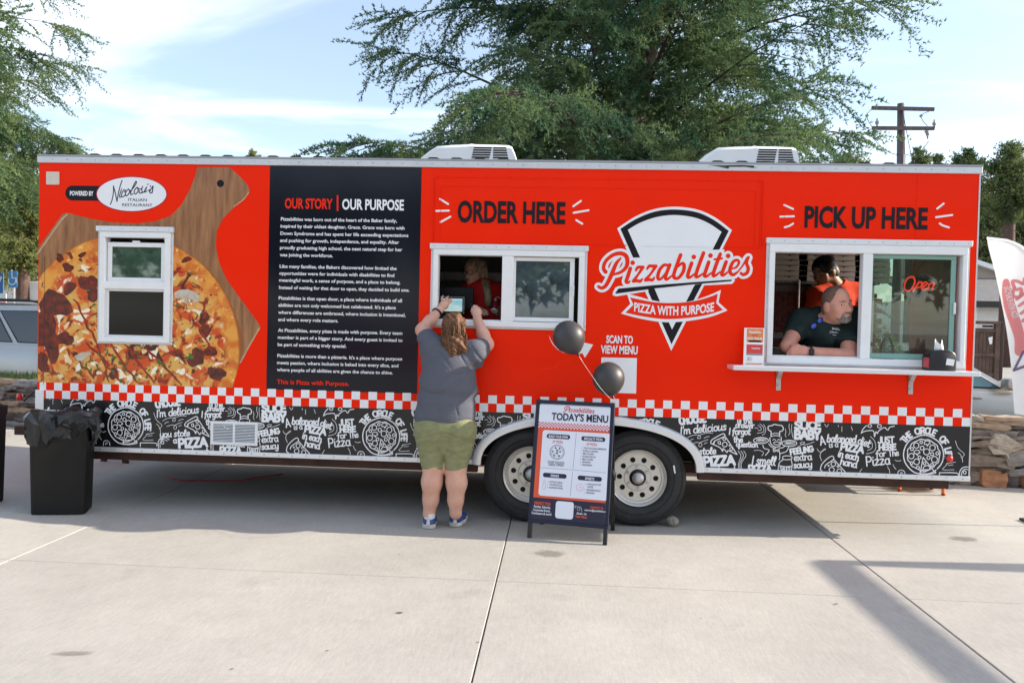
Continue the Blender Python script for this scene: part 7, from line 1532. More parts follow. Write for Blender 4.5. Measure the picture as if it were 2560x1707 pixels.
for sg in (-1, 1): obj('eyebrow', MB().tube([HL(sg*.015, .102, .030), HL(sg*.034, .100, .034), HL(sg*.05, .086, .028)], [.003, .004, .002], 6).mesh('b', True), M['hair_w'], wk)
M['orange_tee'] = mat('orange_cotton', (.62, .05, .012), .85, var=.1, vscale=12, bump=.15, bscale=40, spec=.2)
T_ = [cap_(Mp(900, 1300, WY), Mp(905, 800, WY), .17, .175, .05, (1, .7, 1)), cap_(s1, s2, .082, .082, .06), cap_(s1, s1.lerp(Mp(620, 950, WY-.2), .6), .08, .072, .04), cap_(s2, s2.lerp(Mp(1220, 950, WY), .6), .08, .072, .04), cap_(nk-Vector((0, 0, .02)), nk-Vector((0, 0, .09)), .07, .09, .04), cap_(nk-Vector((0, 0, .01)), s1, .082, .085, .04), cap_(nk-Vector((0, 0, .01)), s2, .082, .085, .04)]
obj('t_shirt', sdf_mesh(T_, .009, [(nk+Vector((-.02, 0, .012)), (-.45, -.25, .85), .11)], mfold), M['orange_tee'], wk)

# ---------------------------------------------------------------- cashier behind the register
cw = thing('person', 'cashier with glasses, long braid and red T-shirt inside the order window', 'person', R_(1200, 1390, .55))
CY = .56; hd = R_(1120, 385, CY); P, HL, HF = head_prims(hd, (-.52, -.84, -.05), .98, (.02, 0, 1), .98)
nk = R_(1190, 660, CY+.04); s1, s2 = R_(960, 800, CY+.05), R_(1540, 800, CY+.05); eb = R_(1660, 1180, CY-.05); hnd = R_(1600, 1020, CY-.2)
P += [cap_(nk, hd+Vector((.01, .02, -.04)), .055, .055, .03), cap_(nk, s1, .055, .065, .05), cap_(nk, s2, .055, .065, .05), cap_(nk-Vector((0, 0, .1)), R_(1250, 1500, CY), .14, .18, .05, (1, .75, 1)), cap_(s2, eb, .06, .048, .03), cap_(eb, hnd, .046, .03, .02), cap_(hnd, R_(1590, 960, CY-.24), .032, .028, .015)]
P += fingers([([R_(1600, 950+i*22, CY-.25), R_(1560, 945+i*22, CY-.285), R_(1525, 960+i*22, CY-.27)], (.0095, .009, .0078)) for i in range(4)]+[([R_(1620, 1000, CY-.24), R_(1640, 940, CY-.25), R_(1610, 900, CY-.26)], (.011, .010, .0085))])
el1 = R_(1000, 1250, CY-.02); wr1 = R_(1200, 1180, CY-.22)
P += [cap_(s1, el1, .06, .048, .03), cap_(el1, wr1, .046, .03, .02), cap_(wr1, R_(1270, 1195, CY-.26), .031, .032, .015, (1, 1, .7))]
P += fingers([([R_(1280, 1165+i*20, CY-.27), R_(1335, 1185+i*24, CY-.3), R_(1385, 1225+i*22, CY-.3)], (.0095, .009, .0075)) for i in range(4)]+[([R_(1240, 1220, CY-.26), R_(1270, 1260, CY-.3), R_(1310, 1290, CY-.31)], (.011, .010, .0085))])
M['skin_h'] = skin_m('cashier_skin', (.45, .22, .155)); obj('body', sdf_mesh(P, .0075), M['skin_h'], cw); eyes(HL, HF, .98, cw, (-.2, 0))
M['hair_b'] = mat('dark_blond_hair', (.11, .075, .04), .45, 0, col2=(.28, .21, .13), vscale=24, stretch=(3, 3, .6)); hp = hair_cap(HL, HF, .98, thick=.018)+[cap_(HL(.07, -.03, .02), HL(.078, -.03, -.10), .034, .028, .03), cap_(HL(-.07, -.03, .02), HL(-.07, -.03, -.09), .03, .022, .03)]
hco = obj('hair', sdf_mesh(hp, .007, (), lambda X, Y, Z: .003*np.sin(90*X+5*np.sin(20*Z)+30*Y)), M['hair_b'], cw)
brd_ = [R_(1330, 560, CY-.06), R_(1360, 700, CY-.12), R_(1385, 850, CY-.14), R_(1395, 960, CY-.14), R_(1400, 1050, CY-.13)]; bp = cr_spline([tuple(p) for p in brd_], 5); obj('braid', sdf_mesh([ell_(Vector(p)+Vector((.012*(1 if i % 2 else -1), 0, 0)), (.026*(1-i/40), .022, .028), .008) for i, p in enumerate(bp)], .006), M['hair_b'], hco)
for sg in (-1, 1):
    c = HL(sg*.033, .108, .008); r_, f_, u_ = HF; obj('spectacle_rim', MB().tube([c+r_*(.025*math.cos(t))+u_*(.020*math.sin(t)) for t in np.linspace(0, 6.283, 20)], .0018, 5).tube([c+r_*sg*.024, HL(sg*.072, .06, .014), HL(sg*.08, .0, .008)], .0016, 5).mesh('g', True), M['black_metal'], cw)
M['red_tee'] = mat('red_cotton', (.40, .012, .012), .85, var=.1, vscale=12, bump=.15, bscale=40, spec=.2)
T_ = [cap_(R_(1250, 1500, CY), R_(1250, 950, CY), .20, .185, .05, (1, .74, 1)), cap_(s1+Vector((.02, 0, -.02)), s2+Vector((-.02, 0, -.02)), .085, .085, .06), cap_(s2, s2.lerp(eb, .65), .083, .07, .04), cap_(s1, s1.lerp(el1, .65), .083, .07, .04), cap_(nk-Vector((0, 0, .05)), nk-Vector((0, 0, .12)), .08, .1, .04)]
obj('t_shirt', sdf_mesh(T_, .009, [(nk+Vector((0, -.03, -.04)), (0, -.3, .95), .11), (s2.lerp(eb, .66), tuple((eb-s2).normalized()), .12), (s1.lerp(el1, .66), tuple((el1-s1).normalized()), .12)], mfold), M['red_tee'], cw)
M['can'] = mat('maroon_can', (.16, .012, .03), .3, .5); cc_ = R_(1558, 1070, CY-.28); ax_ = Vector((-.12, -.55, -.82)).normalized(); qr = Vector((0, 0, 1)).rotation_difference(ax_).to_matrix()
cn_ = thing('drink_can', 'maroon drink can tilted in the cashier\'s hand', 'drink can', cc_); mb = MB().lathe([(.024, -.062), (.032, -.05), (.033, -.045), (.033, .045), (.031, .055)], (0, 0, 0), 'z', 20); mb.v = [tuple(qr @ Vector(v)+cc_) for v in mb.v]; obj('can_body', mb.mesh('c', True, 40), M['can'], cn_)
mb = MB().lathe([(.031, .055), (.027, .06), (.023, .057), (.015, .051), (0, .05)], (0, 0, 0), 'z', 20); mb.v = [tuple(qr @ Vector(v)+cc_) for v in mb.v]; obj('can_base', mb.mesh('c', True, 40), M['alu_bright'], cn_)

# ================================================================ BACKGROUND
# ---- cars
M['silver'] = mat('silver_car_paint', (.38, .38, .375), .28, .55, var=.04, vscale=2, coat=.6); M['champagne'] = mat('champagne_car_paint', (.44, .42, .385), .28, .55, var=.04, vscale=2, coat=.6); M['red_paint'] = mat('red_car_paint', (.5, .02, .02), .25, .2, coat=.7)
M['car_glass'] = mat('dark_car_glass', (.012, .02, .022), .06, 0, coat=.6, spec=.8); M['car_glass_teal'] = mat('teal_car_glass', (.03, .13, .15), .06, 0, coat=.6, spec=.8)
def car(kind, paint, gl, loc, label, name='parked_car', flip=False, group=None):
    e = thing(name, label, 'car', (0, 0, 0), group)
    van = kind == 'van'
    if van: low = [(-2.45, .32), (-2.5, .6), (-2.46, 1.0), (-2.38, 1.08), (1.3, 1.02), (1.75, .98), (2.25, .80), (2.45, .6), (2.42, .3)]; gb = [(-2.32, 1.07), (1.35, 1.0)]; gt = [(-2.0, 1.66), (.35, 1.69)]; hw, hr = .95, .72; zr = 1.68
    else: low = [(-2.3, .3), (-2.36, .6), (-2.3, .92), (-2.0, .97), (-1.5, .95), (1.1, .90), (1.6, .84), (2.15, .72), (2.35, .55), (2.32, .28)]; gb = [(-1.75, .95), (1.15, .88)]; gt = [(-.95, 1.40), (.25, 1.42)]; hw, hr = .89, .62; zr = 1.42
    rings = []
    for y_, ins, dz in ((-hw, .06, -.05), (-hw+.02, .02, -.015), (-hw+.1, 0, .0), (hw-.1, 0, .0), (hw-.02, .02, -.015), (hw, .06, -.05)):
        rings.append([(x*(1-ins*.3), y_*(1.0 if .45 < z < .9 else .97), z+(dz if z > .5 else -dz*.3)) for x, z in low])
    n = len(low); mb = MB(); V = [p for r_ in rings for p in r_]; mb.add(V, [(i*n+k, (i+1)*n+k, (i+1)*n+(k+1) % n, i*n+(k+1) % n) for i in range(5) for k in range(n)]+[tuple(range(n)), tuple(5*n+k for k in reversed(range(n)))])
    body = obj('body', mb.mesh('b', True, 30), paint, e)
    # greenhouse
    g = MB(); st = []
    (xb0, zb0), (xb1, zb1) = gb; (xt0, zt0), (xt1, zt1) = gt; hb = hw-.07
    B = [(xb0, -hb, zb0), (xb1, -hb, zb1), (xb1+.12, 0, zb1), (xb1, hb, zb1), (xb0, hb, zb0), (xb0-.1, 0, zb0)]; Tt = [(xt0, -hr, zt0), (xt1, -hr, zt1), (xt1+.1, 0, zt1+.02), (xt1, hr, zt1), (xt0, hr, zt0), (xt0-.06, 0, zt0+.02)]; C_ = [((xt0+xt1)/2, 0, zr+.05)]
    g.add(B+Tt+C_, [(i, (i+1) % 6, 6+(i+1) % 6, 6+i) for i in range(6)]+[(6+i, 6+(i+1) % 6, 12) for i in range(6)]); obj('cabin', g.mesh('g', True, 25), paint, e)
    def side(u, v, s, off=.012):   # point on the cabin side: u along, v up
        b0, b1, t0, t1 = Vector(B[0]), Vector(B[1]), Vector(Tt[0]), Vector(Tt[1]); p = (b0.lerp(b1, u)).lerp(t0.lerp(t1, u), v); return Vector((p.x, s*(abs(p.y)+off), p.z+off*.3))
    segs = [(.05, .27), (.30, .60), (.63, .93)] if van else [(.14, .48), (.51, .95)]
    for s in (-1, 1):
        for a, b in segs:
            q = [side(a, .08, s), side(b, .08, s), side(b, .86, s), side(a, .86, s)]; w_ = MB(); w_.add(q, [(0, 1, 2, 3) if s < 0 else (3, 2, 1, 0)]); wo = obj('side_window', w_.mesh('w'), gl, e)
            tr_ = MB(); tr_.tube([v+Vector((0, s*.003, 0)) for v in q+[q[0]]], .009, 5); obj('window_trim', tr_.mesh('t', True), M['black_metal'], wo)
        for xx in ((-1.35, .35, 1.35) if van else (-.9, .2, 1.2)):
            obj('door_seam', MB().box(xx-.004, xx+.004, s*hw-.003, s*hw+.003, .38, .86).mesh('s'), M['black_metal'], body)
        obj('side_moulding', MB().box(-1.9, 1.8, s*hw-.012, s*hw+.012, .50, .56).mesh('m'), paint, body); obj('sill', MB().box(-1.5, 1.5, s*(hw-.03)-.02, s*(hw-.03)+.02, .2, .34).mesh('m'), M['black_metal'], body)
        mx_ = side(.99, .12, s); obj('wing_mirror', MB().bbox(mx_.x-.12, mx_.x+.1, min(s*.86, s*1.06), max(s*.86, s*1.06), mx_.z-.03, mx_.z+.11, .035, 3).mesh('m', True), paint, e)
        for xx in (-.55, .62): obj('door_handle', MB().bbox(xx-.1, xx+.06, s*hw-.02, s*hw+.02, .80, .83, .008, 2).mesh('h', True), paint, e)
        for xx in (-1.42, 1.42):
            w_ = obj('wheel', MB().lathe([(.2, -.1), (.3, -.11), (.325, -.08), (.325, .08), (.3, .11), (.2, .1)], (xx, s*(hw-.12), .325), 'y', 28).mesh('w', True, 40), M['black_rubber'], e); obj('rim', MB().lathe([(0, -.115), (.2, -.105), (.21, -.06)] if s < 0 else [(.21, .06), (.2, .105), (0, .115)], (xx, s*(hw-.12), .325), 'y', 20).mesh('r', True, 40), M['alu_bright'], w_)
            obj('wheel_arch', MB().lathe([(.0, -.0), (.38, -.0)], (xx, s*(hw+.004), .34), 'y', 24).mesh('a'), M['dark'], body) if False else None
        if van: obj('roof_rail', MB().tube([(xt0+.1, s*hr*.9, zr+.03), (xt0+.3, s*hr*.92, zr+.10), (xt1-.4, s*hr*.92, zr+.10), (xt1-.1, s*hr*.9, zr+.04)], .018, 6).mesh('r', True), M['black_metal'], e)
    f = MB(); p0, p1, p2, p3, p4, p5 = [Vector(B[1]), Vector(B[2]), Vector(B[3]), Vector(Tt[3]), Vector(Tt[2]), Vector(Tt[1])]; o_ = Vector((.012, 0, .01)); f.add([v.lerp((p0+p3)/2, .08)+o_ for v in (p0, p1, p2, p3, p4, p5)], [(0, 1, 4, 5), (1, 2, 3, 4)]); obj('windscreen', f.mesh('f', True), gl, e)
    for s in (-1, 1): obj('headlight', MB().bbox(2.2, 2.36 if not van else 2.42, s*.78-.12, s*.78+.12, .58, .70, .03, 2).mesh('h', True), M['white_plastic'], e); obj('tail_light', MB().bbox(-2.5 if van else -2.38, -2.3, s*.8-.08, s*.8+.08, .7, 1.0 if van else .86, .03, 2).mesh('h', True), M['red_lens'], e)
    e.location = loc; e.rotation_euler = (0, 0, math.pi if flip else 0)
    return e
pv = W('LL', 100, 600, 6.3); car('van', M['silver'], M['car_glass'], (pv.x+.05, 7.2, -.02), 'silver minivan with roof rails parked behind the left trailer end')
ps = W('Y', 545, 400, 3.9); car('sedan', M['champagne'], M['car_glass_teal'], (ps.x-1.02, 4.6, -.02), 'champagne silver sedan parked behind the stone wall at right')
car('sedan', M['red_paint'], M['car_glass'], (-2.6, -20.5, 0), 'red sedan parked across the lot behind the camera')

# ---- signs and walls at far left
sgp = thing('parking_sign', 'blue accessible parking sign on a thin post at far left', 'sign', W('LL', 78, 240, 20))
M['sign_blue'] = mat('sign_blue', (.03, .22, .55), .4); a, b = W('LL', 52, 90, 20), W('LL', 104, 188, 20)
MB().bbox(a.x, b.x, 19.98, 20.0, b.z, a.z, .01, 1).build('plate', M['sign_blue'], sgp); MB().box((a.x+b.x)/2-.03, (a.x+b.x)/2+.03, 20.0, 20.06, -.02, a.z).build('post', M['steel'], sgp)
t = MB(); cx_, cz_ = (a.x+b.x)/2, (a.z+b.z)/2; t.stroke([(cx_-.03, cz_+.22), (cx_-.02, cz_+.05), (cx_+.12, cz_+.05), (cx_+.16, cz_-.12)], .04, 19.975); t.stroke(arc(cx_-.02, cz_-.05, .13, .13, 150, 380, 14), .03, 19.974); t.stroke([(cx_-.03, cz_+.3), (cx_-.03, cz_+.301)], .08, 19.973); stuff(t.build('wheelchair_mark', M['white_vinyl'], sgp))
bs = thing('banner_sign', 'blue and white banner sign with a red foot at the left photo edge', 'sign', W('LL', 5, 270, 18))
a, b = W('LL', -60, 98, 18), W('LL', 18, 222, 18); MB().box(a.x, b.x, 18, 18.03, b.z, a.z).build('upper_panel', mat('banner_blue', (.03, .13, .38), .45), bs); c = W('LL', 18, 275, 18); MB().box(a.x, b.x+.1, 18, 18.03, c.z, b.z-.002).build('lower_panel', M['white_plastic'], bs); MB().box(a.x, b.x+.1, 17.99, 18.04, c.z-.06, c.z-.002).build('red_foot', M['red_paint'], bs); MB().box(a.x+.2, a.x+.26, 18.04, 18.1, -.02, c.z).build('post', M['steel'], bs)
t = MB(); q0, q1 = W('LL', -40, 150, 18), W('LL', 14, 150, 18); put_text(t, 'STOP', q0.x, q1.x, q0.z, .16, 17.985, .03); t.build('lettering', M['white_vinyl'], bs)
M['stucco'] = mat('white_stucco', (.66, .64, .62), .85, var=.05, vscale=3)
a, b = W('LL', 158, 150, 24), W('LL', 240, 300, 24); ww = thing('block_wall', 'white stucco block wall with a low kerb behind the minivan', 'wall', (a.x, 24, 0)); MB().bbox(a.x, a.x+6, 24, 24.4, -.05, a.z, .02, 1).build('pier', M['stucco'], ww); c = W('LL', 55, 265, 23.5); MB().bbox(c.x, c.x+4.2, 23.4, 23.8, -.05, c.z, .02, 1).build('kerb', M['stucco'], ww)
fw0 = W('LL', 0, 160, 30); fnc = thing('white_fence', 'white panel fence far behind the parking signs', 'fence', (fw0.x, 30, 0))
for k in range(14): MB().bbox(fw0.x-12+k*1.45, fw0.x-12+k*1.45+1.38, 30, 30.06, -.05, fw0.z, .01, 1).build('panel', M['stucco'], fnc)
M['lawn'] = mat('dry_lawn', (.12, .16, .05), .9, var=.3, vscale=2); structure(MB().add([(-40, 13, -.010), (-3.0, 13, -.010), (-3.0, 17, -.010), (-40, 17, -.010)], [(0, 1, 2, 3)]).build('lawn', M['lawn']))

# ---- house, enclosure and shrub at far right
HY = 44.0; N_ = lambda x, y, Y=HY: W('N', x, y, Y)
hs = thing('white_house', 'white house with a grey shingle roof behind the feather flag', 'house', (N_(1450, 1200).x, HY, 0))
ze = N_(1450, 665).z; zr_ = N_(1450, 415, HY+5).z; xa, xb = N_(700, 700).x, N_(2600, 700).x
MB().box(xa, xb, HY, HY+9, -.05, ze).build('wall', M['stucco'], hs)
M['shingle'] = mat('grey_shingles', (.15, .145, .145), .9, var=.25, vscale=6, bump=.5, bscale=8, stretch=(.6, 1, 4))
rf = MB(); rf.add([(xa-.5, HY-.7, ze-.05), (xb, HY-.7, ze-.05), (xb, HY+5, zr_), (xa-.5, HY+5, zr_), (xa-.5, HY-.7, ze-.25), (xb, HY-.7, ze-.25), (xb, HY+5, zr_-.2), (xa-.5, HY+5, zr_-.2)], [(0, 1, 2, 3), (4, 7, 6, 5), (0, 3, 7, 4)]); ro_ = rf.build('roof', M['shingle'], hs)
MB().box(xa-.5, xb, HY-.74, HY-.70, ze-.42, ze-.03).build('fascia', M['black_metal'], ro_)
gy = HY+5.2; gp = [N_(700, 60, gy), N_(1310, 268, gy), N_(1560, 352, gy), N_(1900, 470, gy)]
gw = [(N_(500, 415, gy).x, zr_-.1), (N_(1900, 470, gy).x, zr_-.1), (gp[3].x, gp[3].z), (gp[0].x, gp[0].z), (N_(500, 60, gy).x, gp[0].z)]
M['beige'] = mat('beige_gable', (.40, .345, .29), .85); MB().prism(gw, gy, gy+.3).build('gable', M['beige'], hs); r_ = MB(); r_.beam(gp[0]+Vector((0, -.2, .1)), gp[3]+Vector((0, -.2, .1)), .5, .3); r_.build('rake_board', M['white_plastic'], hs)
MB().box(N_(1300, 700).x, N_(1318, 700).x, HY-.06, HY-.002, -.05, ze-.4).build('corner_trim', M['white_plastic'], hs)
EY = 22.0; E_ = lambda x, y, Y=EY: W('N', x, y, Y)
en = thing('bin_enclosure', 'weathered brown timber enclosure gate in front of the white house', 'enclosure', (E_(1400, 1400).x, EY, 0)); M['timber'] = mat('weathered_brown_timber', (.105, .065, .050), .85, var=.3, vscale=3, bump=.3, bscale=20); M['timber_dark'] = mat('dark_timber', (.05, .032, .028), .85)
zt_ = E_(1400, 960).z; x0_, x1_ = E_(1050, 1200).x, E_(1500, 1200).x; nb = 11
for k in range(nb):
    xx = x0_+(x1_-x0_)*k/nb; MB().bbox(xx+.006, xx+(x1_-x0_)/nb-.006, EY, EY+.04, .12, zt_, .006, 1).build('board', M['timber'], en)
for zz_ in (zt_-.08, E_(1400, 1250).z, .18): MB().bbox(x0_, x1_, EY-.05, EY-.002, zz_-.06, zz_+.06, .006, 1).build('rail', M['timber'], en)
for (xa_, xb_, m_) in ((1500, 1555, 'timber'), (1556, 1592, 'timber_dark')): MB().bbox(E_(xa_, 1200).x, E_(xb_, 1200).x, EY-.08, EY+.1, -.03, E_(1530, 890).z, .01, 1).build('post', M[m_], en)
MB().bbox(x0_, E_(1560, 900).x, EY-.10, EY+.06, E_(1400, 915).z, E_(1400, 882).z, .01, 1).build('header', M['timber'], en); MB().box(E_(1390, 940).x, E_(1500, 940).x, EY+.05, EY+.1, E_(1400, 950).z, E_(1400, 925).z).build('dark_lid', M['black_metal'], en)
nt_ = [E_(1440, 1062, EY-.06), E_(1488, 1050, EY-.06), E_(1482, 1130, EY-.06), E_(1455, 1135, EY-.06)]; MB().flat([[(p.x, p.z) for p in nt_]], EY-.06).build('paper_notice', M['white_plastic'], en)

# ---- utility pole
UY = 24.0; U_ = lambda x, y, Y=UY: W('TR', x, y, Y)
up = thing('utility_pole', 'brown wooden utility pole with two crossarms and insulators', 'utility pole', (U_(540, 700).x, UY, 0)); M['pole'] = mat('creosoted_pole', (.10, .078, .078), .85, var=.3, vscale=2, stretch=(4, 4, .3))
pt_, pb_ = U_(541, 212), U_(543, 780); MB().tube([(pb_.x, UY, -.05), tuple(pb_), tuple(pt_)], [.17, .15, .12], 12).build('shaft', M['pole'], up, smooth=True)
for (xl, xr, yl, yr) in ((283, 838, 250, 263), (285, 838, 430, 433)):
    a, b = U_(xl, yl, UY-.2), U_(xr, yr, UY-.2); MB().beam(a, b, .09, .13).build('crossarm', M['pole'], up)
M['ceramic'] = mat('grey_insulator', (.25, .24, .25), .4)
for (x, y0_, y1_) in ((330, 345, 425), (840, 355, 435), (303, 440, 520), (780, 445, 525), (240, 305, 335), (722, 310, 335), (315, 430, 470), (770, 440, 490)):
    a, b = U_(x, y0_, UY-.2), U_(x, y1_, UY-.2); MB().tube([a, a.lerp(b, .25), a.lerp(b, .3), a.lerp(b, .6), a.lerp(b, .65), b], [.03, .03, .07, .07, .03, .03], 8).build('insulator', M['ceramic'], up, smooth=True)
for pts in ([(300, 520), (360, 590), (450, 650), (540, 672)], [(790, 545), (750, 600), (700, 640), (560, 675)], [(560, 280), (600, 500), (630, 650), (655, 790)], [(240, 335), (260, 380), (290, 425)], [(722, 335), (745, 375), (780, 410)], [(285, 255), (240, 305)], [(838, 262), (722, 310)]): MB().tube([U_(*p, UY-.1) for p in cr_spline(pts, 6)], .012, 5).build('wire', M['black_metal'], up)
MB().box(U_(543, 680).x+.02, U_(556, 680).x, UY-.3, UY-.15, U_(540, 790).z-1, U_(540, 675).z).build('riser_pipe', M['white_plastic'], up)

# ================================================================ TREES
def bark(name, c): return mat(name, c, .9, var=.35, vscale=6, bump=.6, bscale=14, stretch=(3, 3, .7))
M['bark'] = bark('cedar_bark', (.075, .055, .048)); M['bark2'] = bark('pine_bark', (.10, .06, .05))
def foliage(name, c1, c2, sc=.9, tr_=.25):
    m = bpy.data.materials.new(name); m.use_nodes = True; t = m.node_tree; t.nodes.clear(); g = t.nodes.new('ShaderNodeNewGeometry'); n = t.nodes.new('ShaderNodeTexNoise'); n.inputs['Scale'].default_value = sc; n.inputs['Detail'].default_value = 4; t.links.new(g.outputs['Position'], n.inputs['Vector'])
    r = t.nodes.new('ShaderNodeMapRange'); r.inputs[1].default_value = .35; r.inputs[2].default_value = .65; t.links.new(n.outputs[0], r.inputs[0]); mx = t.nodes.new('ShaderNodeMix'); mx.data_type = 'RGBA'; mx.inputs['A'].default_value = (*c1, 1); mx.inputs['B'].default_value = (*c2, 1); t.links.new(r.outputs[0], mx.inputs['Factor'])
    d = t.nodes.new('ShaderNodeBsdfDiffuse'); l = t.nodes.new('ShaderNodeBsdfTranslucent'); s = t.nodes.new('ShaderNodeMixShader'); s.inputs[0].default_value = tr_; o = t.nodes.new('ShaderNodeOutputMaterial'); t.links.new(mx.outputs['Result'], d.inputs[0]); t.links.new(mx.outputs['Result'], l.inputs[0]); t.links.new(d.outputs[0], s.inputs[1]); t.links.new(l.outputs[0], s.inputs[2]); t.links.new(s.outputs[0], o.inputs[0]); return m
M['cedar'] = foliage('cedar_needles', (.048, .115, .075), (.19, .265, .115), 1.1, .4); M['cedar2'] = foliage('cedar_needles_blue', (.06, .125, .072), (.20, .265, .115), 1.1, .42)
def needles(rng, P, D, n, ln, wd, spread):
    """n needle blades at each point P pointing roughly along D"""
    N = len(P); Q = np.repeat(P, n, 0); d = np.repeat(D, n, 0)+rng.normal(0, spread, (N*n, 3)); d /= np.linalg.norm(d, axis=1)[:, None]+1e-9
    s = np.cross(d, rng.normal(0, 1, (N*n, 3))); s /= np.linalg.norm(s, axis=1)[:, None]+1e-9; L = rng.uniform(.6, 1.15, (N*n, 1))*ln
    return np.stack([Q-s*wd/2, Q+s*wd/2, Q+d*L], 1)     # (N*n, 3, 3)
def spray(rng, length=.6, ntw=7, coarse=False):
    """one cedar branchlet along +x: a drooping twig with flat side twiglets, tufts of needles along each"""
    P = []; D = []; tw = []
    def line(a, b, m):
        for q in range(m): w = (q+rng.uniform(.2, .8))/m; P.append(a+(b-a)*w+rng.normal(0, .006, 3)); D.append((b-a)/np.linalg.norm(b-a)*.7+np.array([0, 0, .55]))
        s_ = np.array([0, .0035, .0035]); tw.append(np.stack([a-s_, a+s_, b]))
    cur = lambda t: np.array([length*t, .03*math.sin(4*t), -.24*length*t*t])
    for q in range(4): line(cur(q/4), cur((q+1)/4), 4)
    for q in range(ntw):
        t = (q+.5)/ntw*.92; a = cur(t); sd = 1 if q % 2 else -1; l = length*(.46-.30*t)*rng.uniform(.7, 1.2); b = a+np.array([l*.72, sd*l*.62, -.16*l+rng.normal(0, .02)]); line(a, b, max(3, int(l/.042)))
    if coarse: P, D = P[::2], D[::2]
    A = needles(rng, np.array(P), np.array(D), 2, .085, .034, .7) if coarse else needles(rng, np.array(P), np.array(D), 5, .047, .0130, .62); return np.concatenate([A, np.array(tw)]).reshape(-1, 3)
def place(protos, rng, pos, dirs, scale):
    out = []; pos = np.asarray(pos); dirs = np.asarray(dirs); scale = np.asarray(scale)
    which = rng.integers(0, len(protos), len(pos))
    for k, pr_ in enumerate(protos):
        m_ = which == k
        if not m_.any(): continue
        f = dirs[m_]; f = f/np.linalg.norm(f, axis=1)[:, None]; r = np.cross(np.array([0, 0, 1.]), f); r /= np.linalg.norm(r, axis=1)[:, None]+1e-9; a = rng.normal(0, .35, (len(f), 1)); u = np.cross(f, r); r2 = r*np.cos(a)+u*np.sin(a); u2 = np.cross(f, r2)
        B = np.stack([f, r2, u2], 1)*scale[m_][:, None, None]; out.append((pr_ @ B+pos[m_][:, None, :]).reshape(-1, 3))
    return np.concatenate(out)
def cedar(name, label, base, lean, height, limb_len, z0, n_limb, seed, m_leaf, spray_sc=1.0, el0=(8, 30), dens=.24, zlim=1e9, reach=0.0, droop=.055):
    rng = np.random.default_rng(seed); e = thing(name, label, 'tree', base); base = np.array(base, float)
    tr = [base+np.array([lean[0]*(z/height)**1.1+.12*math.sin(z*.7+seed), lean[1]*z/height, z]) for z in np.linspace(-.05, height, 12)]; tr = np.array(tr)
    obj('trunk', MB().tube([tuple(p) for p in tr], [max(.03, .30*(height/14)*(1-i/12)**.8+.02) for i in range(12)], 10).mesh('t', True), M['bark'], e)
    limbs = MB(); pos = []; dirs = []; scl = []; core = []
    protos = [spray(rng) for _ in range(8)]; cprotos = [spray(rng, coarse=True) for _ in range(6)]
    for i in range(n_limb):
        z = z0+(min(height*.97, zlim)-z0)*((i+.5)/n_limb)**1.05; fr_ = z/height; az = i*2.39996+rng.normal(0, .25); L = limb_len*(1-fr_)**.55*rng.uniform(.72, 1.12)*(1.06 if z < z0+1.3 else 1)*(1-reach*max(0, math.cos(az)))
        p = np.array([np.interp(z, tr[:, 2], tr[:, k]) for k in range(3)]); el = math.radians(rng.uniform(*el0)); pts = [p.copy()]; n = max(6, int(L/.45)); st_ = L/n; a = az
        for k in range(n):
            pts.append(pts[-1]+st_*np.array([math.cos(el)*math.cos(a), math.cos(el)*math.sin(a), math.sin(el)])); el -= droop*st_/.45*(.6+.8*k/n)+rng.normal(0, .02); a += rng.normal(0, .06)
        pts = np.array(pts); limbs.tube([tuple(q) for q in pts], [max(.006, .06*(L/6)*(1-k/(n+1))**1.1) for k in range(n+1)], 6)
        s = .22*L
        while s < L:
            t = s/L*n; k = min(int(t), n-1); q = pts[k]+(pts[k+1]-pts[k])*(t-k); d = pts[k+1]-pts[k]; d /= np.linalg.norm(d)
            for sd in (-1, 1):
                if rng.random() < (.12 if z < 8.6 else .62): continue
                ang_ = rng.uniform(.6, 1.15)*sd; h = np.array([d[0]*math.cos(ang_)-d[1]*math.sin(ang_), d[0]*math.sin(ang_)+d[1]*math.cos(ang_), d[2]*.6-.03+rng.normal(0, .06)]); h /= np.linalg.norm(h); l2 = min(1.9, .30*(L-s)+.35)*rng.uniform(.6, 1.15)
                m = max(2, int(l2/dens)); ends = [q]
                for j in range(m):
                    w_ = (j+.6)/m; pp = q+h*l2*w_+np.array([0, 0, -.20*l2*w_*w_]); dd = h+np.array([0, 0, -.45*w_]); pos.append(pp+rng.normal(0, .03, 3)); dirs.append(dd+rng.normal(0, .22, 3)); scl.append(rng.uniform(.75, 1.2)*spray_sc); core.append(s+l2*w_ < .55*L)
                    if rng.random() < .42: pos.append(pp+rng.normal(0, .06, 3)); dirs.append(dd*.6+rng.normal(0, .4, 3)+np.array([0, 0, -.6])); scl.append(rng.uniform(.7, 1.15)*spray_sc); core.append(s+l2*w_ < .62*L)
                limbs.tube([tuple(q), tuple(q+h*l2*.5+np.array([0, 0, -.05*l2])), tuple(q+h*l2+np.array([0, 0, -.2*l2]))], [.012, .008, .004], 4, False)
            s += rng.uniform(.26, .42)
        for j in range(3): pos.append(pts[-1]-(pts[-1]-pts[-2])*j*.5); dirs.append(pts[-1]-pts[-2]+rng.normal(0, .1, 3)); scl.append(spray_sc); core.append(False)
    stuff(obj('limb', limbs.mesh('l', True), M['bark'], e))
    pos, dirs, scl, core = np.array(pos), np.array(dirs), np.array(scl), np.array(core); V = np.concatenate([place(protos, rng, pos[~core], dirs[~core], scl[~core]), place(cprotos, rng, pos[core], dirs[core], scl[core]*1.1)]); T3 = np.arange(len(V)).reshape(-1, 3); stuff(obj('crown', mesh_np('crown', V, T3), M[m_leaf], e)); return len(T3)
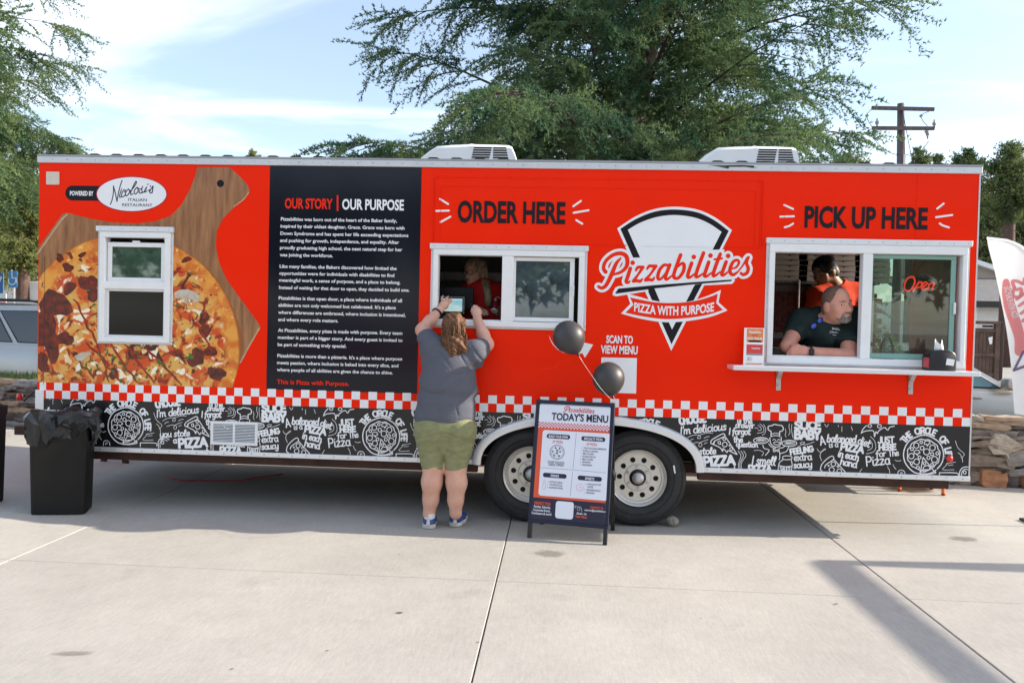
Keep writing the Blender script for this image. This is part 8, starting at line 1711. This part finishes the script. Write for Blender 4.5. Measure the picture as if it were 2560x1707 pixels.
b0 = W('O', 1392, 330, 8.6)
ntri = cedar('cedar_tree', 'huge spreading cedar tree rising behind the middle of the trailer', (b0.x-.2, 8.6, -.02), (1.9, .3), 15.0, 6.7, 2.4, 112, 3, 'cedar', 1.25, (2, 34), .225, 13.0, reach=.27)
b1 = W('O', -200, 300, 15.5)
ntri += cedar('cedar_tree', 'cedar with drooping boughs reaching in at the upper left corner', (b1.x, 15.5, -.02), (.3, 0), 20.0, 5.6, 5.2, 62, 8, 'cedar2', 1.75, (0, 22), .33, 15.5, droop=.07)

def clump_tree(name, label, x, ytop, ybot, Y, halfw, seed, mleaf, cat='tree', nleaf=5000, leaf=.16, trunk=True, c='O', nb=26, conic=.0, group=None):
    rng = np.random.default_rng(seed); top, bot = W(c, x, ytop, Y), W(c, x, ybot, Y); hw = abs(W(c, x+halfw, ytop, Y).x-top.x); H = top.z; zb = max(.3, bot.z) if trunk else 0.0
    e = thing(name, label, cat, (top.x, Y, -.02), group)
    if trunk: obj('trunk', MB().tube([(top.x, Y, -.05), (top.x+.1*hw*rng.normal(), Y, zb+(H-zb)*.4), (top.x+.08*hw*rng.normal(), Y, H*.96)], [.05*H**.8+.05, .03*H**.8+.03, .02], 8).mesh('t', True), M['bark2'], e)
    P = []; D = []; br = MB()
    for i in range(nb):
        t = rng.uniform(0, 1) if i else 1.0; zc = zb+(H-zb)*(.08+.80*t); env = (1-conic*t)*math.sqrt(max(.22, 1-(2*t-1)**2*.85)) if conic < .5 else (1-.85*t)+.08
        a = rng.uniform(0, 6.28); rr = hw*env*rng.uniform(.1, .72); c3 = np.array([top.x+rr*math.cos(a), Y+rr*math.sin(a), zc]); r_ = hw*rng.uniform(.30, .52)*(env*.7+.3)
        br.tube([(top.x, Y, max(zb*.9, zc-rr*.6)), tuple(c3)], [.03+.008*hw, .01], 5, False)
        n = int(nleaf*1.5/nb); v = rng.normal(0, 1, (n, 3)); v /= np.linalg.norm(v, axis=1)[:, None]; q = c3+v*(r_*np.abs(rng.normal(0, .62, (n, 1))))*np.array([1, 1, .85]); nr = n//2; ry = rng.normal(0, 1, (12, 3)); ry /= np.linalg.norm(ry, axis=1)[:, None]; ry[:, 2] = ry[:, 2]*.7+.25; q[:nr] = c3+ry[rng.integers(0, 12, nr)]*(r_*rng.uniform(.2, 1.55, (nr, 1)))+rng.normal(0, .10*r_, (nr, 3)); P.append(q); D.append(v+np.array([0, 0, .2]))
    stuff(obj('limb', br.mesh('b', True), M['bark2'], e)); P = np.concatenate(P); D = np.concatenate(D); A = needles(rng, P, D, 4, leaf*.8, leaf*.26, .8).reshape(-1, 3); stuff(obj('crown', mesh_np('c', A, np.arange(len(A)).reshape(-1, 3)), M[mleaf], e))
M['pine_l'] = foliage('pale_pine_foliage', (.11, .15, .05), (.29, .31, .13), .35, .45); M['pine_d'] = foliage('dark_pine_foliage', (.065, .115, .05), (.21, .25, .11), .4, .4); M['oak'] = foliage('olive_oak_foliage', (.06, .085, .042), (.16, .185, .10), .5, .35); M['shrub'] = foliage('dark_shrub_foliage', (.02, .04, .015), (.05, .08, .03), 1.0)
clump_tree('pine_tree', 'pale green pine filling the left edge below the cedar boughs', -40, 290, 690, 26, 140, 21, 'pine_l', nleaf=10000, leaf=.2, nb=34)
clump_tree('pine_tree', 'soft green pine touching the trailer top left corner', 62, 325, 660, 24, 72, 22, 'pine_l', nleaf=8000, leaf=.18, nb=30)
clump_tree('pine_tree', 'lower bushy pine behind the blue parking sign', 25, 470, 700, 33, 130, 23, 'pine_d', nleaf=7000, leaf=.24, nb=30)
clump_tree('shade_tree', 'small pale tree top just above the trailer roof at left', 585, 344, 420, 48, 26, 24, 'pine_l', nleaf=2500, leaf=.2, nb=14)
clump_tree('shade_tree', 'round yellow green tree top left of the utility pole', 1945, 350, 470, 40, 44, 25, 'pine_l', nleaf=3500, leaf=.22, nb=16)
clump_tree('pine_tree', 'narrow dark tree top just right of the utility pole', 2106, 334, 480, 42, 36, 26, 'pine_d', nleaf=3500, leaf=.2, nb=16)
clump_tree('pine_tree', 'short green tree top between the pole and the corner', 2150, 350, 480, 44, 32, 27, 'pine_d', nleaf=3000, leaf=.2, nb=14)
clump_tree('pine_tree', 'broad round pine above the right trailer corner', 2225, 328, 560, 36, 60, 28, 'pine_d', nleaf=9000, leaf=.18, nb=36)
clump_tree('pine_tree', 'tall open pine with a bare trunk near the right edge', 2328, 318, 520, 34, 78, 29, 'pine_d', nleaf=8000, leaf=.18, nb=40, conic=.35)
clump_tree('oak_tree', 'wide dark oak behind the house roof', 2310, 425, 660, 62, 120, 30, 'oak', nleaf=14000, leaf=.3, nb=50)
clump_tree('oak_tree', 'grey green oak beside the right trailer edge', 2238, 440, 660, 58, 80, 31, 'oak', nleaf=11000, leaf=.3, nb=44)
clump_tree('shrub', 'dark clipped shrub by the house wall behind the flag', 1645, 950, 1240, 40, 45, 32, 'shrub', 'shrub', nleaf=2500, leaf=.14, trunk=False, c='N', nb=14)
# far wood across the lot behind the camera (seen only as a reflection in glass and gloss)
rng = np.random.default_rng(60); P = []; D = []
for i in range(170):
    x, y, h = rng.uniform(-34, 42), rng.uniform(-36, -27), rng.uniform(.5, 1)**.7*6.5; v = rng.normal(0, 1, (60, 3)); v /= np.linalg.norm(v, axis=1)[:, None]; P.append(np.array([x, y, h])+v*2.0*rng.uniform(.4, 1, (60, 1))*np.array([1, 1, .8])); D.append(v)
A = needles(rng, np.concatenate(P), np.concatenate(D), 2, .7, .45, .8).reshape(-1, 3); A[:, 2] = np.maximum(A[:, 2], -.02)
stuff(tag(obj('tree_line', mesh_np('c', A, np.arange(len(A)).reshape(-1, 3)), M['pine_l']), 'low green wood across the lot behind the camera', 'trees'))
